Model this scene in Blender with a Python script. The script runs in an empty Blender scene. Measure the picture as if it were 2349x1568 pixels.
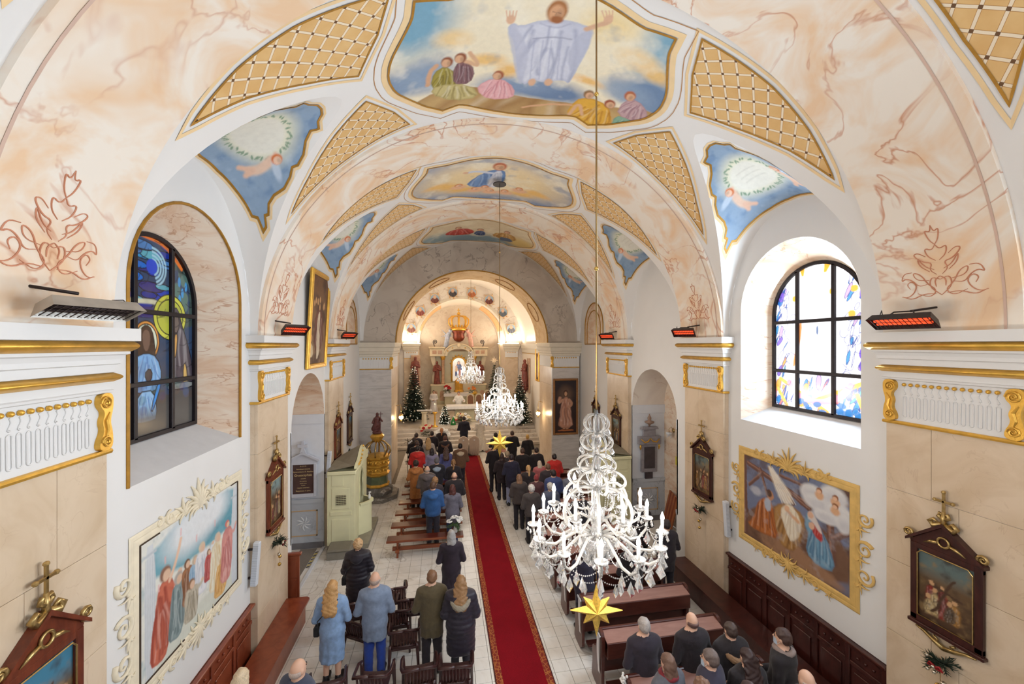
import bpy, bmesh, math, random
import numpy as np
from mathutils import Vector, Matrix

scn = bpy.context.scene
COL = scn.collection
R = math.radians
PI = math.pi
rnd = random.Random(7)

# ------------------------------------------------------------------ camera
cam = bpy.data.cameras.new('camera')
cam.sensor_width = 36.0
cam.lens = 914.0 / 2349.0 * 36.0
cam.shift_y = 6.0 / 2349.0
cam.clip_start = 0.05
camo = bpy.data.objects.new('camera', cam)
COL.objects.link(camo)
camo.location = (0, 0, 5.6)
camo.rotation_euler = (R(90), 0, -R(9.87))
scn.camera = camo

# ------------------------------------------------------------------ world (overcast winter daylight outside)
w = bpy.data.worlds.new('world')
scn.world = w
w.use_nodes = True
bg = w.node_tree.nodes['Background']
bg.inputs[0].default_value = (0.82, 0.90, 1.0, 1)
bg.inputs[1].default_value = 3.0

# ------------------------------------------------------------------ exposure
vs = scn.view_settings
vs.view_transform = 'Standard'
try:
    vs.look = 'None'
except Exception:
    pass
vs.exposure = 0.07
vs.gamma = 1.0
vs.use_curve_mapping = False
scn.cycles.max_bounces = 6
scn.cycles.diffuse_bounces = 3
scn.cycles.use_light_tree = False
scn.cycles.use_adaptive_sampling = True
scn.cycles.adaptive_threshold = 0.04
scn.cycles.adaptive_min_samples = 12
scn.cycles.glossy_bounces = 2
scn.cycles.transmission_bounces = 4
scn.cycles.transparent_max_bounces = 12
scn.cycles.caustics_reflective = False
scn.cycles.caustics_refractive = False
scn.cycles.sample_clamp_indirect = 4.0
scn.cycles.use_denoising = True

def area_light(name, loc, rot, sx, sy, power, color, spread=180):
    l = bpy.data.lights.new(name, 'AREA')
    l.shape = 'RECTANGLE'
    l.size, l.size_y = sx, sy
    l.energy = power
    l.color = color
    l.spread = R(spread)
    o = bpy.data.objects.new(name, l)
    COL.objects.link(o)
    o.location = loc
    o.rotation_euler = rot
    return o

# nave constants (metres); x right, y towards the altar, z up
XC, VA, VB, ZS = 1.34, 4.46, 4.14, 5.76
FL, FR = XC - VA, XC + VA            # pilaster faces
WL, WR = FL - 0.12, FR + 0.12        # wall planes
PIL = [(3.06, 4.36), (7.47, 8.82), (11.85, 13.45)]
BAYS = [(-0.30, 3.06), (4.36, 7.47), (8.90, 11.85), (13.45, 16.7)]
YC = 16.7                            # chancel arch wall
# daylight at the nave windows; the west lamp behind the camera is added fill
area_light('west_fill_light', (XC, -3.3, 7.4), (R(90), 0, 0), 3.2, 3.4, 85, (0.95, 0.97, 1.0))
for y, e in ((5.94, 1.0), (1.4, 1.0)):
    area_light('daylight_right_window', (WR + 0.42, y, 5.7), (R(90), 0, R(90)), 1.6, 2.4, 190 * e, (0.66, 0.83, 1.0))
area_light('daylight_left_window', (WL - 0.42, 1.4, 5.7), (R(90), 0, R(-90)), 1.6, 2.4, 25, (0.9, 0.95, 1.0))
# ================================================================== helpers
def s2l(c):
    c = c / 255.0
    return c / 12.92 if c <= 0.04045 else ((c + 0.055) / 1.055) ** 2.4
def rgb(r, g, b):
    return (s2l(r), s2l(g), s2l(b), 1.0)
def s2l_arr(a):
    a = np.asarray(a, float) / 255.0
    return np.where(a <= 0.04045, a / 12.92, ((a + 0.055) / 1.055) ** 2.4)

MATS = {}
def new_mat(name):
    m = bpy.data.materials.new(name)
    m.use_nodes = True
    nt = m.node_tree
    b = nt.nodes['Principled BSDF']
    MATS[name] = m
    return m, nt, b
def setin(b, **k):
    for n, v in k.items():
        b.inputs[n.replace('_', ' ')].default_value = v
def ramp(nt, stops, interp='LINEAR'):
    r = nt.nodes.new('ShaderNodeValToRGB')
    e = r.color_ramp.elements
    r.color_ramp.interpolation = interp
    while len(e) < len(stops):
        e.new(0.5)
    for i, (p, c) in enumerate(stops):
        e[i].position = p
        e[i].color = c
    return r
def noise(nt, scale, detail=4, rough=0.55, dist=0.0, vec=None):
    n = nt.nodes.new('ShaderNodeTexNoise')
    n.inputs['Scale'].default_value = scale
    n.inputs['Detail'].default_value = detail
    n.inputs['Roughness'].default_value = rough
    n.inputs['Distortion'].default_value = dist
    if vec:
        nt.links.new(vec, n.inputs['Vector'])
    return n
def coords(nt, kind='Object', scale=None):
    t = nt.nodes.new('ShaderNodeTexCoord')
    out = t.outputs[kind]
    if scale:
        mp = nt.nodes.new('ShaderNodeMapping')
        mp.inputs['Scale'].default_value = scale
        nt.links.new(out, mp.inputs['Vector'])
        out = mp.outputs['Vector']
    return out
def mixc(nt, fac, a, b, mode='MIX'):
    m = nt.nodes.new('ShaderNodeMix')
    m.data_type = 'RGBA'
    m.blend_type = mode
    for sock, v in ((m.inputs[0], fac), (m.inputs[6], a), (m.inputs[7], b)):
        if hasattr(v, 'links'):
            nt.links.new(v, sock)
        else:
            sock.default_value = v
    return m.outputs[2]
def bump(nt, b, height, strength=0.2, dist=0.02):
    bp = nt.nodes.new('ShaderNodeBump')
    bp.inputs['Strength'].default_value = strength
    bp.inputs['Distance'].default_value = dist
    nt.links.new(height, bp.inputs['Height'])
    nt.links.new(bp.outputs['Normal'], b.inputs['Normal'])
def mat(name, c, rough=0.6, metal=0.0, var=0.08, scale=6.0, bmp=0.0, bscale=None, sheen=0.0, coat=0.0, stretch=None):
    """plain painted / cloth / metal surface with a slight procedural variation"""
    if name in MATS:
        return MATS[name]
    m, nt, b = new_mat(name)
    base = rgb(*c)
    n = noise(nt, scale, 2, vec=coords(nt, 'Object', stretch))
    d = tuple(x * (1 - var) for x in base[:3]) + (1,)
    l = tuple(min(1, x * (1 + var)) for x in base[:3]) + (1,)
    r = ramp(nt, [(0.3, d), (0.7, l)])
    nt.links.new(n.outputs['Fac'], r.inputs['Fac'])
    nt.links.new(r.outputs['Color'], b.inputs['Base Color'])
    setin(b, Roughness=rough, Metallic=metal)
    if coat:
        b.inputs['Coat Weight'].default_value = coat
    if sheen:
        b.inputs['Sheen Weight'].default_value = sheen
    if bmp:
        n2 = noise(nt, bscale or scale * 6, 4, vec=coords(nt))
        bump(nt, b, n2.outputs['Fac'], bmp)
    return m
def marble(name, base, patch, vein, scale=0.7, vscale=1.1, vw=0.02, rough=0.45, stretch=None, vstr=0.8, plo=0.42, phi=0.68):
    m, nt, b = new_mat(name)
    v = coords(nt, 'Object', stretch)
    n = noise(nt, scale, 4, 0.55, 1.2, v)
    r = ramp(nt, [(plo, rgb(*base)), (phi, rgb(*patch))])
    nt.links.new(n.outputs['Fac'], r.inputs['Fac'])
    n2 = noise(nt, vscale, 4, 0.5, 0.9, v)
    ab = nt.nodes.new('ShaderNodeMath'); ab.operation = 'SUBTRACT'; ab.inputs[1].default_value = 0.5
    nt.links.new(n2.outputs['Fac'], ab.inputs[0])
    a2 = nt.nodes.new('ShaderNodeMath'); a2.operation = 'ABSOLUTE'
    nt.links.new(ab.outputs[0], a2.inputs[0])
    r2 = ramp(nt, [(0.0, (1, 1, 1, 1)), (vw, (0, 0, 0, 1))])
    nt.links.new(a2.outputs[0], r2.inputs['Fac'])
    n3 = noise(nt, vscale * 0.7, 2, 0.5, 0, v)
    r3 = ramp(nt, [(0.40, (0, 0, 0, 1)), (0.58, (vstr, vstr, vstr, 1))])
    nt.links.new(n3.outputs['Fac'], r3.inputs['Fac'])
    fac = mixc(nt, 1.0, r2.outputs['Color'], r3.outputs['Color'], 'MULTIPLY')
    c = mixc(nt, fac, r.outputs['Color'], rgb(*vein))
    nt.links.new(c, b.inputs['Base Color'])
    setin(b, Roughness=rough)
    return m
def wood(name, c1, c2, rough=0.35, stretch=(3, 3, 30), scale=1.0, coat=0.15):
    m, nt, b = new_mat(name)
    n = noise(nt, 2.0 * scale, 6, 0.6, 0.6, coords(nt, 'Object', stretch))
    r = ramp(nt, [(0.3, rgb(*c1)), (0.7, rgb(*c2))])
    nt.links.new(n.outputs['Fac'], r.inputs['Fac'])
    nt.links.new(r.outputs['Color'], b.inputs['Base Color'])
    setin(b, Roughness=rough)
    b.inputs['Coat Weight'].default_value = coat
    bump(nt, b, n.outputs['Fac'], 0.08, 0.01)
    return m
def emit(name, c, s):
    m, nt, b = new_mat(name)
    b.inputs['Base Color'].default_value = rgb(*c)
    b.inputs['Emission Color'].default_value = rgb(*c)
    b.inputs['Emission Strength'].default_value = s
    m.cycles.emission_sampling = 'NONE'
    return m
def paint_mat(name='painted_colour', rough=0.7):
    if name in MATS:
        return MATS[name]
    m, nt, b = new_mat(name)
    a = nt.nodes.new('ShaderNodeVertexColor')
    a.layer_name = 'paint'
    n = noise(nt, 14, 4, vec=coords(nt))
    r = ramp(nt, [(0.3, (0.93, 0.93, 0.93, 1)), (0.7, (1, 1, 1, 1))])
    nt.links.new(n.outputs['Fac'], r.inputs['Fac'])
    c = mixc(nt, 1.0, a.outputs['Color'], r.outputs['Color'], 'MULTIPLY')
    nt.links.new(c, b.inputs['Base Color'])
    setin(b, Roughness=rough)
    return m

# ------------------------------------------------------------------ mesh builder
class MB:
    def __init__(s):
        s.v = []; s.f = []
    def add(s, vs, fs, M=None):
        o = len(s.v)
        if M is not None:
            vs = [tuple(M @ Vector(p)) for p in vs]
        s.v.extend(tuple(p) for p in vs)
        s.f.extend(tuple(i + o for i in f) for f in fs)
        return s
    def box(s, x0, x1, y0, y1, z0, z1, M=None):
        vs = [(x0, y0, z0), (x1, y0, z0), (x1, y1, z0), (x0, y1, z0), (x0, y0, z1), (x1, y0, z1), (x1, y1, z1), (x0, y1, z1)]
        return s.add(vs, [(3, 2, 1, 0), (4, 5, 6, 7), (0, 1, 5, 4), (1, 2, 6, 5), (2, 3, 7, 6), (3, 0, 4, 7)], M)
    def cbox(s, x0, x1, y0, y1, z0, z1, c=0.01, M=None):
        """box with chamfered edges"""
        c = min(c, (x1 - x0) * .45, (y1 - y0) * .45, (z1 - z0) * .45)
        vs = []; idx = {}
        for ix, x in enumerate((x0, x1)):
            for iy, y in enumerate((y0, y1)):
                for iz, z in enumerate((z0, z1)):
                    sx, sy, sz = (1 - 2 * ix) * c, (1 - 2 * iy) * c, (1 - 2 * iz) * c
                    for a, p in enumerate(((x, y + sy, z + sz), (x + sx, y, z + sz), (x + sx, y + sy, z))):
                        idx[(ix, iy, iz, a)] = len(vs); vs.append(p)
        g = lambda ix, iy, iz, a: idx[(ix, iy, iz, a)]
        fs = []
        for i in (0, 1):
            q = [g(i, 0, 0, 0), g(i, 1, 0, 0), g(i, 1, 1, 0), g(i, 0, 1, 0)]; fs.append(tuple(q if i else q[::-1]))
            q = [g(0, i, 0, 1), g(1, i, 0, 1), g(1, i, 1, 1), g(0, i, 1, 1)]; fs.append(tuple(q[::-1] if i else q))
            q = [g(0, 0, i, 2), g(1, 0, i, 2), g(1, 1, i, 2), g(0, 1, i, 2)]; fs.append(tuple(q if i else q[::-1]))
        for a in (0, 1):
            for b in (0, 1):
                fs.append((g(a, b, 0, 0), g(a, b, 0, 1), g(a, b, 1, 1), g(a, b, 1, 0)))
                fs.append((g(a, 0, b, 0), g(a, 0, b, 2), g(a, 1, b, 2), g(a, 1, b, 0)))
                fs.append((g(0, a, b, 1), g(0, a, b, 2), g(1, a, b, 2), g(1, a, b, 1)))
                for cc in (0, 1):
                    fs.append((g(a, b, cc, 0), g(a, b, cc, 1), g(a, b, cc, 2)))
        return s.add(vs, fs, M)
    def tube(s, pts, r, n=8, closed=False, M=None, cap=True, flat=1.0):
        pts = [Vector(p) for p in pts]
        N = len(pts)
        rs = r if isinstance(r, (list, tuple)) else [r] * N
        vs = []; fs = []
        prev = None
        for i, p in enumerate(pts):
            if closed:
                t = pts[(i + 1) % N] - pts[i - 1]
            else:
                t = pts[min(i + 1, N - 1)] - pts[max(i - 1, 0)]
            if t.length < 1e-9:
                t = Vector((0, 0, 1))
            t.normalize()
            if prev is None:
                u = t.orthogonal().normalized()
            else:
                u = prev - t * prev.dot(t)
                u = u.normalized() if u.length > 1e-6 else t.orthogonal().normalized()
            prev = u
            w_ = t.cross(u)
            for k in range(n):
                a = 2 * PI * k / n
                vs.append(p + (u * math.cos(a) + w_ * math.sin(a) * flat) * rs[i])
        for i in range(N if closed else N - 1):
            j = (i + 1) % N
            for k in range(n):
                l = (k + 1) % n
                fs.append((i * n + k, i * n + l, j * n + l, j * n + k))
        if cap and not closed:
            fs.append(tuple(range(n - 1, -1, -1)))
            fs.append(tuple((N - 1) * n + k for k in range(n)))
        return s.add(vs, fs, M)
    def lathe(s, prof, n=16, c=(0, 0, 0), M=None, sx=1.0, sy=1.0, a0=0.0, a1=2 * PI):
        full = abs(a1 - a0 - 2 * PI) < 1e-6
        m = n if full else n + 1
        vs = []
        for r, z in prof:
            for k in range(m):
                a = a0 + (a1 - a0) * k / n
                vs.append((c[0] + r * math.cos(a) * sx, c[1] + r * math.sin(a) * sy, c[2] + z))
        fs = []
        for i in range(len(prof) - 1):
            for k in range(n):
                l = (k + 1) % m if full else k + 1
                fs.append((i * m + k, i * m + l, (i + 1) * m + l, (i + 1) * m + k))
        if full:
            if prof[0][0] > 1e-4:
                fs.append(tuple(range(n - 1, -1, -1)))
            if prof[-1][0] > 1e-4:
                fs.append(tuple((len(prof) - 1) * m + k for k in range(n)))
        return s.add(vs, fs, M)
    def sphere(s, c, r, n=10, m=6, sx=1, sy=1, sz=1, M=None):
        prof = [(max(1e-5, r * math.sin(PI * i / m)), -r * sz * math.cos(PI * i / m)) for i in range(m + 1)]
        return s.lathe(prof, n, c, M, sx, sy)
    def prism(s, poly, d0, d1, axis='y', M=None):
        """extrude a 2D polygon; axis y: poly=(x,z); x: poly=(y,z); z: poly=(x,y)"""
        f = {'y': lambda p, d: (p[0], d, p[1]), 'x': lambda p, d: (d, p[0], p[1]), 'z': lambda p, d: (p[0], p[1], d)}[axis]
        n = len(poly)
        ar = sum(poly[i][0] * poly[(i + 1) % n][1] - poly[(i + 1) % n][0] * poly[i][1] for i in range(n))
        pl = list(poly) if ar > 0 else list(poly)[::-1]
        vs = [f(p, d0) for p in pl] + [f(p, d1) for p in pl]
        sgn = (axis == 'y') != (d1 < d0)
        a = tuple(range(n)); b = tuple(range(n, 2 * n))
        fs = [a, b[::-1]] if sgn else [a[::-1], b]
        for i in range(n):
            j = (i + 1) % n
            q = (i, j, j + n, i + n)
            fs.append(q[::-1] if sgn else q)
        return s.add(vs, fs, M)
    def grid(s, rows, closed=False):
        """rows: list of equal-length lists of points"""
        n = len(rows[0]); vs = [p for r_ in rows for p in r_]
        fs = []
        for i in range(len(rows) - 1):
            for k in range(n if closed else n - 1):
                l = (k + 1) % n
                fs.append((i * n + k, i * n + l, (i + 1) * n + l, (i + 1) * n + k))
        return s.add(vs, fs)
    def mesh(s, name, m=None, smooth=False):
        me = bpy.data.meshes.new(name)
        me.from_pydata(s.v, [], s.f)
        me.validate()
        if m is not None:
            me.materials.append(m)
        if smooth:
            me.polygons.foreach_set('use_smooth', [True] * len(me.polygons))
        me.update()
        return me
    def build(s, name, m, parent=None, smooth=False, loc=None, rz=0):
        o = bpy.data.objects.new(name, s.mesh(name, m, smooth))
        COL.objects.link(o)
        if smooth == 'auto':
            smooth_by_angle(o.data)
        if parent is not None:
            o.parent = parent
        if loc:
            o.location = loc
        if rz:
            o.rotation_euler.z = rz
        return o
def smooth_by_angle(me, ang=40):
    try:
        me.set_sharp_from_angle(angle=R(ang))
    except Exception:
        pass
def tag(o, label=None, cat=None, group=None, kind=None):
    if label: o['label'] = label
    if cat: o['category'] = cat
    if group: o['group'] = group
    if kind: o['kind'] = kind
    return o
def thing(name, label=None, cat=None, loc=(0, 0, 0), rz=0, group=None, kind=None):
    o = bpy.data.objects.new(name, None)
    o.empty_display_size = 0.1
    COL.objects.link(o)
    o.location = loc
    o.rotation_euler = (0, 0, rz)
    return tag(o, label, cat, group, kind)
def put(name, me, parent=None, loc=(0, 0, 0), rot=(0, 0, 0), scale=(1, 1, 1), m=None):
    """link another object on shared mesh data; m overrides the material on the object"""
    o = bpy.data.objects.new(name, me)
    COL.objects.link(o)
    o.location = loc; o.rotation_euler = rot; o.scale = scale
    if parent is not None:
        o.parent = parent
    if m is not None:
        if not me.materials:
            me.materials.append(m)
        o.material_slots[0].link = 'OBJECT'
        o.material_slots[0].material = m
    return o
KIDS = None
def copy_tree(o, parent=None, loc=None, rz=None, label=None, group=None):
    c = o.copy()
    COL.objects.link(c)
    c.parent = parent
    if loc is not None: c.location = loc
    if rz is not None: c.rotation_euler.z = rz
    if label: c['label'] = label
    if group: c['group'] = group
    for ch in [k for k in o.children]:
        copy_tree(ch, c)
    return c
def Mt(loc=(0, 0, 0), rx=0, ry=0, rz=0, sc=(1, 1, 1)):
    return Matrix.Translation(loc) @ Matrix.Rotation(rz, 4, 'Z') @ Matrix.Rotation(ry, 4, 'Y') @ Matrix.Rotation(rx, 4, 'X') @ Matrix.Diagonal((*sc, 1))

# ------------------------------------------------------------------ value noise for painting / folds
_rs = np.random.RandomState(3)
_tab = _rs.rand(64, 64)
def vnoise(x, y):
    xi = np.floor(x).astype(int); yi = np.floor(y).astype(int)
    fx = x - xi; fy = y - yi
    fx = fx * fx * (3 - 2 * fx); fy = fy * fy * (3 - 2 * fy)
    a = _tab[xi % 64, yi % 64]; b = _tab[(xi + 1) % 64, yi % 64]
    c = _tab[xi % 64, (yi + 1) % 64]; d = _tab[(xi + 1) % 64, (yi + 1) % 64]
    return (a * (1 - fx) + b * fx) * (1 - fy) + (c * (1 - fx) + d * fx) * fy
def fbm(x, y, o=4):
    t = 0; a = 0.5; s_ = 0
    for i in range(o):
        t = t + a * vnoise(x * 2 ** i + 13.7 * i, y * 2 ** i + 7.1 * i); s_ += a; a *= 0.55
    return t / s_

# ------------------------------------------------------------------ painter: colours the vertices of a flat or curved panel
class Painter:
    def __init__(s, u, v, base=(255, 255, 255)):
        s.u = np.asarray(u, float); s.v = np.asarray(v, float)
        s.c = np.tile(s2l_arr(base), (len(s.u), 1))
        s.wu = s.u; s.wv = s.v
    def warp(s, amp, sc):
        s.wu = s.u + amp * (fbm(s.u * sc, s.v * sc) - 0.5) * 2
        s.wv = s.v + amp * (fbm(s.u * sc + 31, s.v * sc + 17) - 0.5) * 2
        return s
    def put(s, a, col):
        a = np.clip(a, 0, 1)[:, None]
        s.c = s.c * (1 - a) + s2l_arr(col) * a
    def grad(s, v0, c0, v1, c1, axis='v'):
        t = np.clip(((s.wv if axis == 'v' else s.wu) - v0) / (v1 - v0), 0, 1)[:, None]
        s.c = s2l_arr(c0) * (1 - t) + s2l_arr(c1) * t
    def blob(s, cx, cy, rx, ry, col, soft=0.3, alpha=1.0, rot=0.0):
        ca, sa = math.cos(rot), math.sin(rot)
        du, dv = s.wu - cx, s.wv - cy
        d = np.sqrt(((du * ca + dv * sa) / rx) ** 2 + ((-du * sa + dv * ca) / ry) ** 2)
        s.put(alpha * np.clip((1 + soft / 2 - d) / max(soft, 1e-3), 0, 1), col)
    def dist(s, pts, closed=True):
        p = np.asarray(pts, float); n = len(p)
        best = np.full(len(s.u), 1e9)
        for i in range(n if closed else n - 1):
            a = p[i]; b = p[(i + 1) % n]; ab = b - a
            L = max(ab.dot(ab), 1e-12)
            t = np.clip(((s.wu - a[0]) * ab[0] + (s.wv - a[1]) * ab[1]) / L, 0, 1)
            best = np.minimum(best, (s.wu - a[0] - t * ab[0]) ** 2 + (s.wv - a[1] - t * ab[1]) ** 2)
        return np.sqrt(best)
    def inside(s, pts):
        p = np.asarray(pts, float); n = len(p)
        ins = np.zeros(len(s.u), bool)
        for i in range(n):
            a = p[i]; b = p[(i + 1) % n]
            if a[1] == b[1]: continue
            cond = ((a[1] > s.wv) != (b[1] > s.wv))
            ins ^= cond & (s.wu < (b[0] - a[0]) * (s.wv - a[1]) / (b[1] - a[1]) + a[0])
        return ins
    down = -1
    def poly(s, pts, col, soft=0.01, alpha=1.0, shade=None, edge=None):
        pts = smooth_poly(pts, 1)
        d = s.dist(pts); ins = s.inside(pts)
        sd = np.where(ins, d, -d)
        a = alpha * np.clip(sd / max(soft, 1e-4) + 0.5, 0, 1)
        s.put(a, col)
        if shade is not None:     # brush-drawn drapery: folds running from the gathers to the hem, lit ridges, darker rim
            q = np.asarray(pts); lo, hi_ = q.min(0), q.max(0); size = max(hi_ - lo)
            rr = random.Random(int(abs(shade[1] * 131 + shade[2] * 17 + q.sum() * 29)))
            light = tuple(c + (255 - c) * .5 for c in col)
            n1 = fbm((s.u - lo[0]) / size * 3 + shade[1], (s.v - lo[1]) / size * 3 + shade[2], 3)
            s.put(a * np.clip((n1 - .5) * 4, 0, 1) * .45 * shade[3], shade[0])
            top, bot = (hi_[1], lo[1]) if s.down < 0 else (lo[1], hi_[1])
            gx = lo[0] + (hi_[0] - lo[0]) * rr.uniform(.4, .6)
            act = a > .01
            if act.any():
                su, sv = s.wu, s.wv
                for k in range(13):
                    x1 = lo[0] + (hi_[0] - lo[0]) * (k + rr.uniform(.2, .8)) / 13
                    y0 = top + (bot - top) * rr.uniform(.05, .4); y1 = top + (bot - top) * rr.uniform(.7, 1.0)
                    x0 = gx + (x1 - gx) * rr.uniform(.3, .7); xm = (x0 + x1) / 2 + size * rr.uniform(-.07, .07)
                    st = [(x0, y0), (xm, (y0 * .5 + y1 * .5)), (x1, y1)]
                    dd = s.dist(smooth_poly(st, 2, False), False)
                    w_ = size * rr.uniform(.022, .045)
                    if k % 3 == 2: s.put(a * np.clip(1 - dd / w_, 0, 1) * .5, light)
                    else: s.put(a * np.clip(1 - dd / w_, 0, 1) * .85 * shade[3], shade[0])
            s.put(a * np.clip(1 - sd / (size * .05), 0, 1) * .45, shade[0])
        if edge is not None:
            s.put(np.clip((edge[1] / 2 - d) / (edge[1] * .5) + .5, 0, 1) * alpha, edge[0])
    def line(s, pts, wd, col, soft=None, alpha=1.0, closed=False, sm=2):
        if sm: pts = smooth_poly(pts, sm, closed)
        d = s.dist(pts, closed)
        soft = soft or wd * 0.6
        s.put(alpha * np.clip((wd / 2 - d) / soft + 0.5, 0, 1), col)
    def clouds(s, col, sc, lo, hi, alpha=1.0, ox=0, stretch=1.0):
        f = fbm(s.u * sc + ox, s.v * sc * stretch + ox)
        s.put(alpha * np.clip((f - lo) / (hi - lo), 0, 1), col)
def smooth_poly(pts, it=2, closed=True):
    for _ in range(it):
        n = len(pts); q = []
        if not closed: q.append(pts[0])
        for i in range(n if closed else n - 1):
            a = pts[i]; b = pts[(i + 1) % n]
            q.append((a[0] * .75 + b[0] * .25, a[1] * .75 + b[1] * .25))
            q.append((a[0] * .25 + b[0] * .75, a[1] * .25 + b[1] * .75))
        if not closed: q.append(pts[-1])
        pts = q
    return pts
def painted_grid(name, nu, nv, mapf, paintf, parent=None, mask=None, u0=0, u1=1, v0=0, v1=1, mat_=None, flip=False, thick=0):
    """a dense grid over (u,v), placed by mapf(u,v)->xyz arrays, coloured by paintf(Painter)"""
    uu, vv = np.meshgrid(np.linspace(u0, u1, nu), np.linspace(v0, v1, nv))
    u = uu.ravel(); v = vv.ravel()
    P = Painter(u, v)
    paintf(P)
    x, y, z = mapf(u, v)
    co = np.stack([x, y, z], 1)
    idx = np.arange(nu * nv).reshape(nv, nu)
    q = np.stack([idx[:-1, :-1], idx[:-1, 1:], idx[1:, 1:], idx[1:, :-1]], -1).reshape(-1, 4)
    if mask is not None:
        ok = mask(P)
        q = q[ok[q].all(1)]
    if flip:
        q = q[:, ::-1]
    used = np.unique(q)
    re = np.zeros(nu * nv, int); re[used] = np.arange(len(used))
    q = re[q]
    me = bpy.data.meshes.new(name)
    me.vertices.add(len(used)); me.vertices.foreach_set('co', co[used].ravel())
    me.loops.add(q.size); me.loops.foreach_set('vertex_index', q.ravel().astype(np.int32))
    me.polygons.add(len(q))
    me.polygons.foreach_set('loop_start', np.arange(0, q.size, 4).astype(np.int32))
    try:
        me.polygons.foreach_set('loop_total', np.full(len(q), 4, np.int32))
    except Exception:
        pass
    me.update(calc_edges=True)
    at = me.color_attributes.new('paint', 'FLOAT_COLOR', 'POINT')
    c4 = np.ones((len(used), 4)); c4[:, :3] = P.c[used]
    at.data.foreach_set('color', c4.ravel())
    me.polygons.foreach_set('use_smooth', [True] * len(me.polygons))
    me.materials.append(mat_ or paint_mat())
    o = bpy.data.objects.new(name, me)
    COL.objects.link(o)
    if parent is not None: o.parent = parent
    return o

# ------------------------------------------------------------------ signed distance modelling + surface nets
class SDF:
    def __init__(s, lo, hi, h):
        s.h = h; s.lo = np.array(lo, float)
        n = np.ceil((np.array(hi) - s.lo) / h).astype(int) + 1
        s.n = n
        g = [s.lo[i] + h * np.arange(n[i]) for i in range(3)]
        s.X, s.Y, s.Z = np.meshgrid(*g, indexing='ij')
        s.d = np.full(s.X.shape, 1e3)
    def un(s, d, k=0.0):
        if k <= 0:
            s.d = np.minimum(s.d, d)
        else:
            hh = np.clip(0.5 + 0.5 * (s.d - d) / k, 0, 1)
            s.d = s.d * (1 - hh) + d * hh - k * hh * (1 - hh)
        return s
    def sub(s, d, k=0.0):
        s.d = np.maximum(s.d, -d); return s
    def ell(s, c, r, k=0.0, rx=0.0):
        x, y, z = s.X - c[0], s.Y - c[1], s.Z - c[2]
        if rx:
            y, z = y * math.cos(rx) + z * math.sin(rx), -y * math.sin(rx) + z * math.cos(rx)
        q = np.sqrt((x / r[0]) ** 2 + (y / r[1]) ** 2 + (z / r[2]) ** 2)
        q2 = np.sqrt((x / r[0] ** 2) ** 2 + (y / r[1] ** 2) ** 2 + (z / r[2] ** 2) ** 2) + 1e-9
        return s.un(q * (q - 1) / q2, k)
    def cap(s, a, b, ra, rb, k=0.0, sx=1.0, sy=1.0):
        a = np.array(a, float); b = np.array(b, float); ab = b - a
        px, py, pz = s.X - a[0], s.Y - a[1], s.Z - a[2]
        t = np.clip((px * ab[0] + py * ab[1] + pz * ab[2]) / ab.dot(ab), 0, 1)
        d = np.sqrt(((px - t * ab[0]) / sx) ** 2 + ((py - t * ab[1]) / sy) ** 2 + (pz - t * ab[2]) ** 2) - (ra + (rb - ra) * t)
        return s.un(d * min(1, sx, sy), k)
    def mesh(s, name, m=None):
        d = s.d; n = s.n
        ins = d < 0
        cnt = np.zeros(n - 1, int)
        for i in (0, 1):
            for j in (0, 1):
                for k in (0, 1):
                    cnt += ins[i:n[0] - 1 + i, j:n[1] - 1 + j, k:n[2] - 1 + k]
        act = (cnt > 0) & (cnt < 8)
        ids = -np.ones(n - 1, int)
        ci = np.argwhere(act)
        ids[tuple(ci.T)] = np.arange(len(ci))
        acc = np.zeros((len(ci), 3)); wt = np.zeros(len(ci))
        cor = [(i, j, k) for i in (0, 1) for j in (0, 1) for k in (0, 1)]
        for a in cor:
            for ax in range(3):
                if a[ax]: continue
                b = list(a); b[ax] = 1
                da = d[ci[:, 0] + a[0], ci[:, 1] + a[1], ci[:, 2] + a[2]]
                db = d[ci[:, 0] + b[0], ci[:, 1] + b[1], ci[:, 2] + b[2]]
                cr = (da < 0) != (db < 0)
                t = np.where(cr, da / np.where(np.abs(da - db) < 1e-12, 1, da - db), 0)
                p = np.array(a, float)[None, :].repeat(len(ci), 0)
                p[:, ax] += t
                acc += p * cr[:, None]; wt += cr
        V = s.lo + s.h * (ci + acc / wt[:, None])
        F = []
        for ax in range(3):
            o1, o2 = [(1, 2), (2, 0), (0, 1)][ax]
            sl0 = [slice(1, -1)] * 3; sl1 = [slice(1, -1)] * 3
            sl0[ax] = slice(0, n[ax] - 1); sl1[ax] = slice(1, n[ax])
            A = ins[tuple(sl0)]; B_ = ins[tuple(sl1)]
            for pos, flip in (((A & ~B_), False), ((~A & B_), True)):
                e = np.argwhere(pos)
                off = np.ones(3, int); off[ax] = 0
                e = e + off
                e1 = e.copy(); e1[:, o1] -= 1
                e2 = e1.copy(); e2[:, o2] -= 1
                e3 = e.copy(); e3[:, o2] -= 1
                q = np.stack([ids[tuple(x.T)] for x in (e, e1, e2, e3)], 1)
                F.append(q[:, ::-1] if flip else q)
        F = np.concatenate(F)
        F = F[(F >= 0).all(1)]
        me = bpy.data.meshes.new(name)
        me.from_pydata(V.tolist(), [], F.tolist())
        me.polygons.foreach_set('use_smooth', [True] * len(me.polygons))
        if m: me.materials.append(m)
        me.update()
        return me
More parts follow.
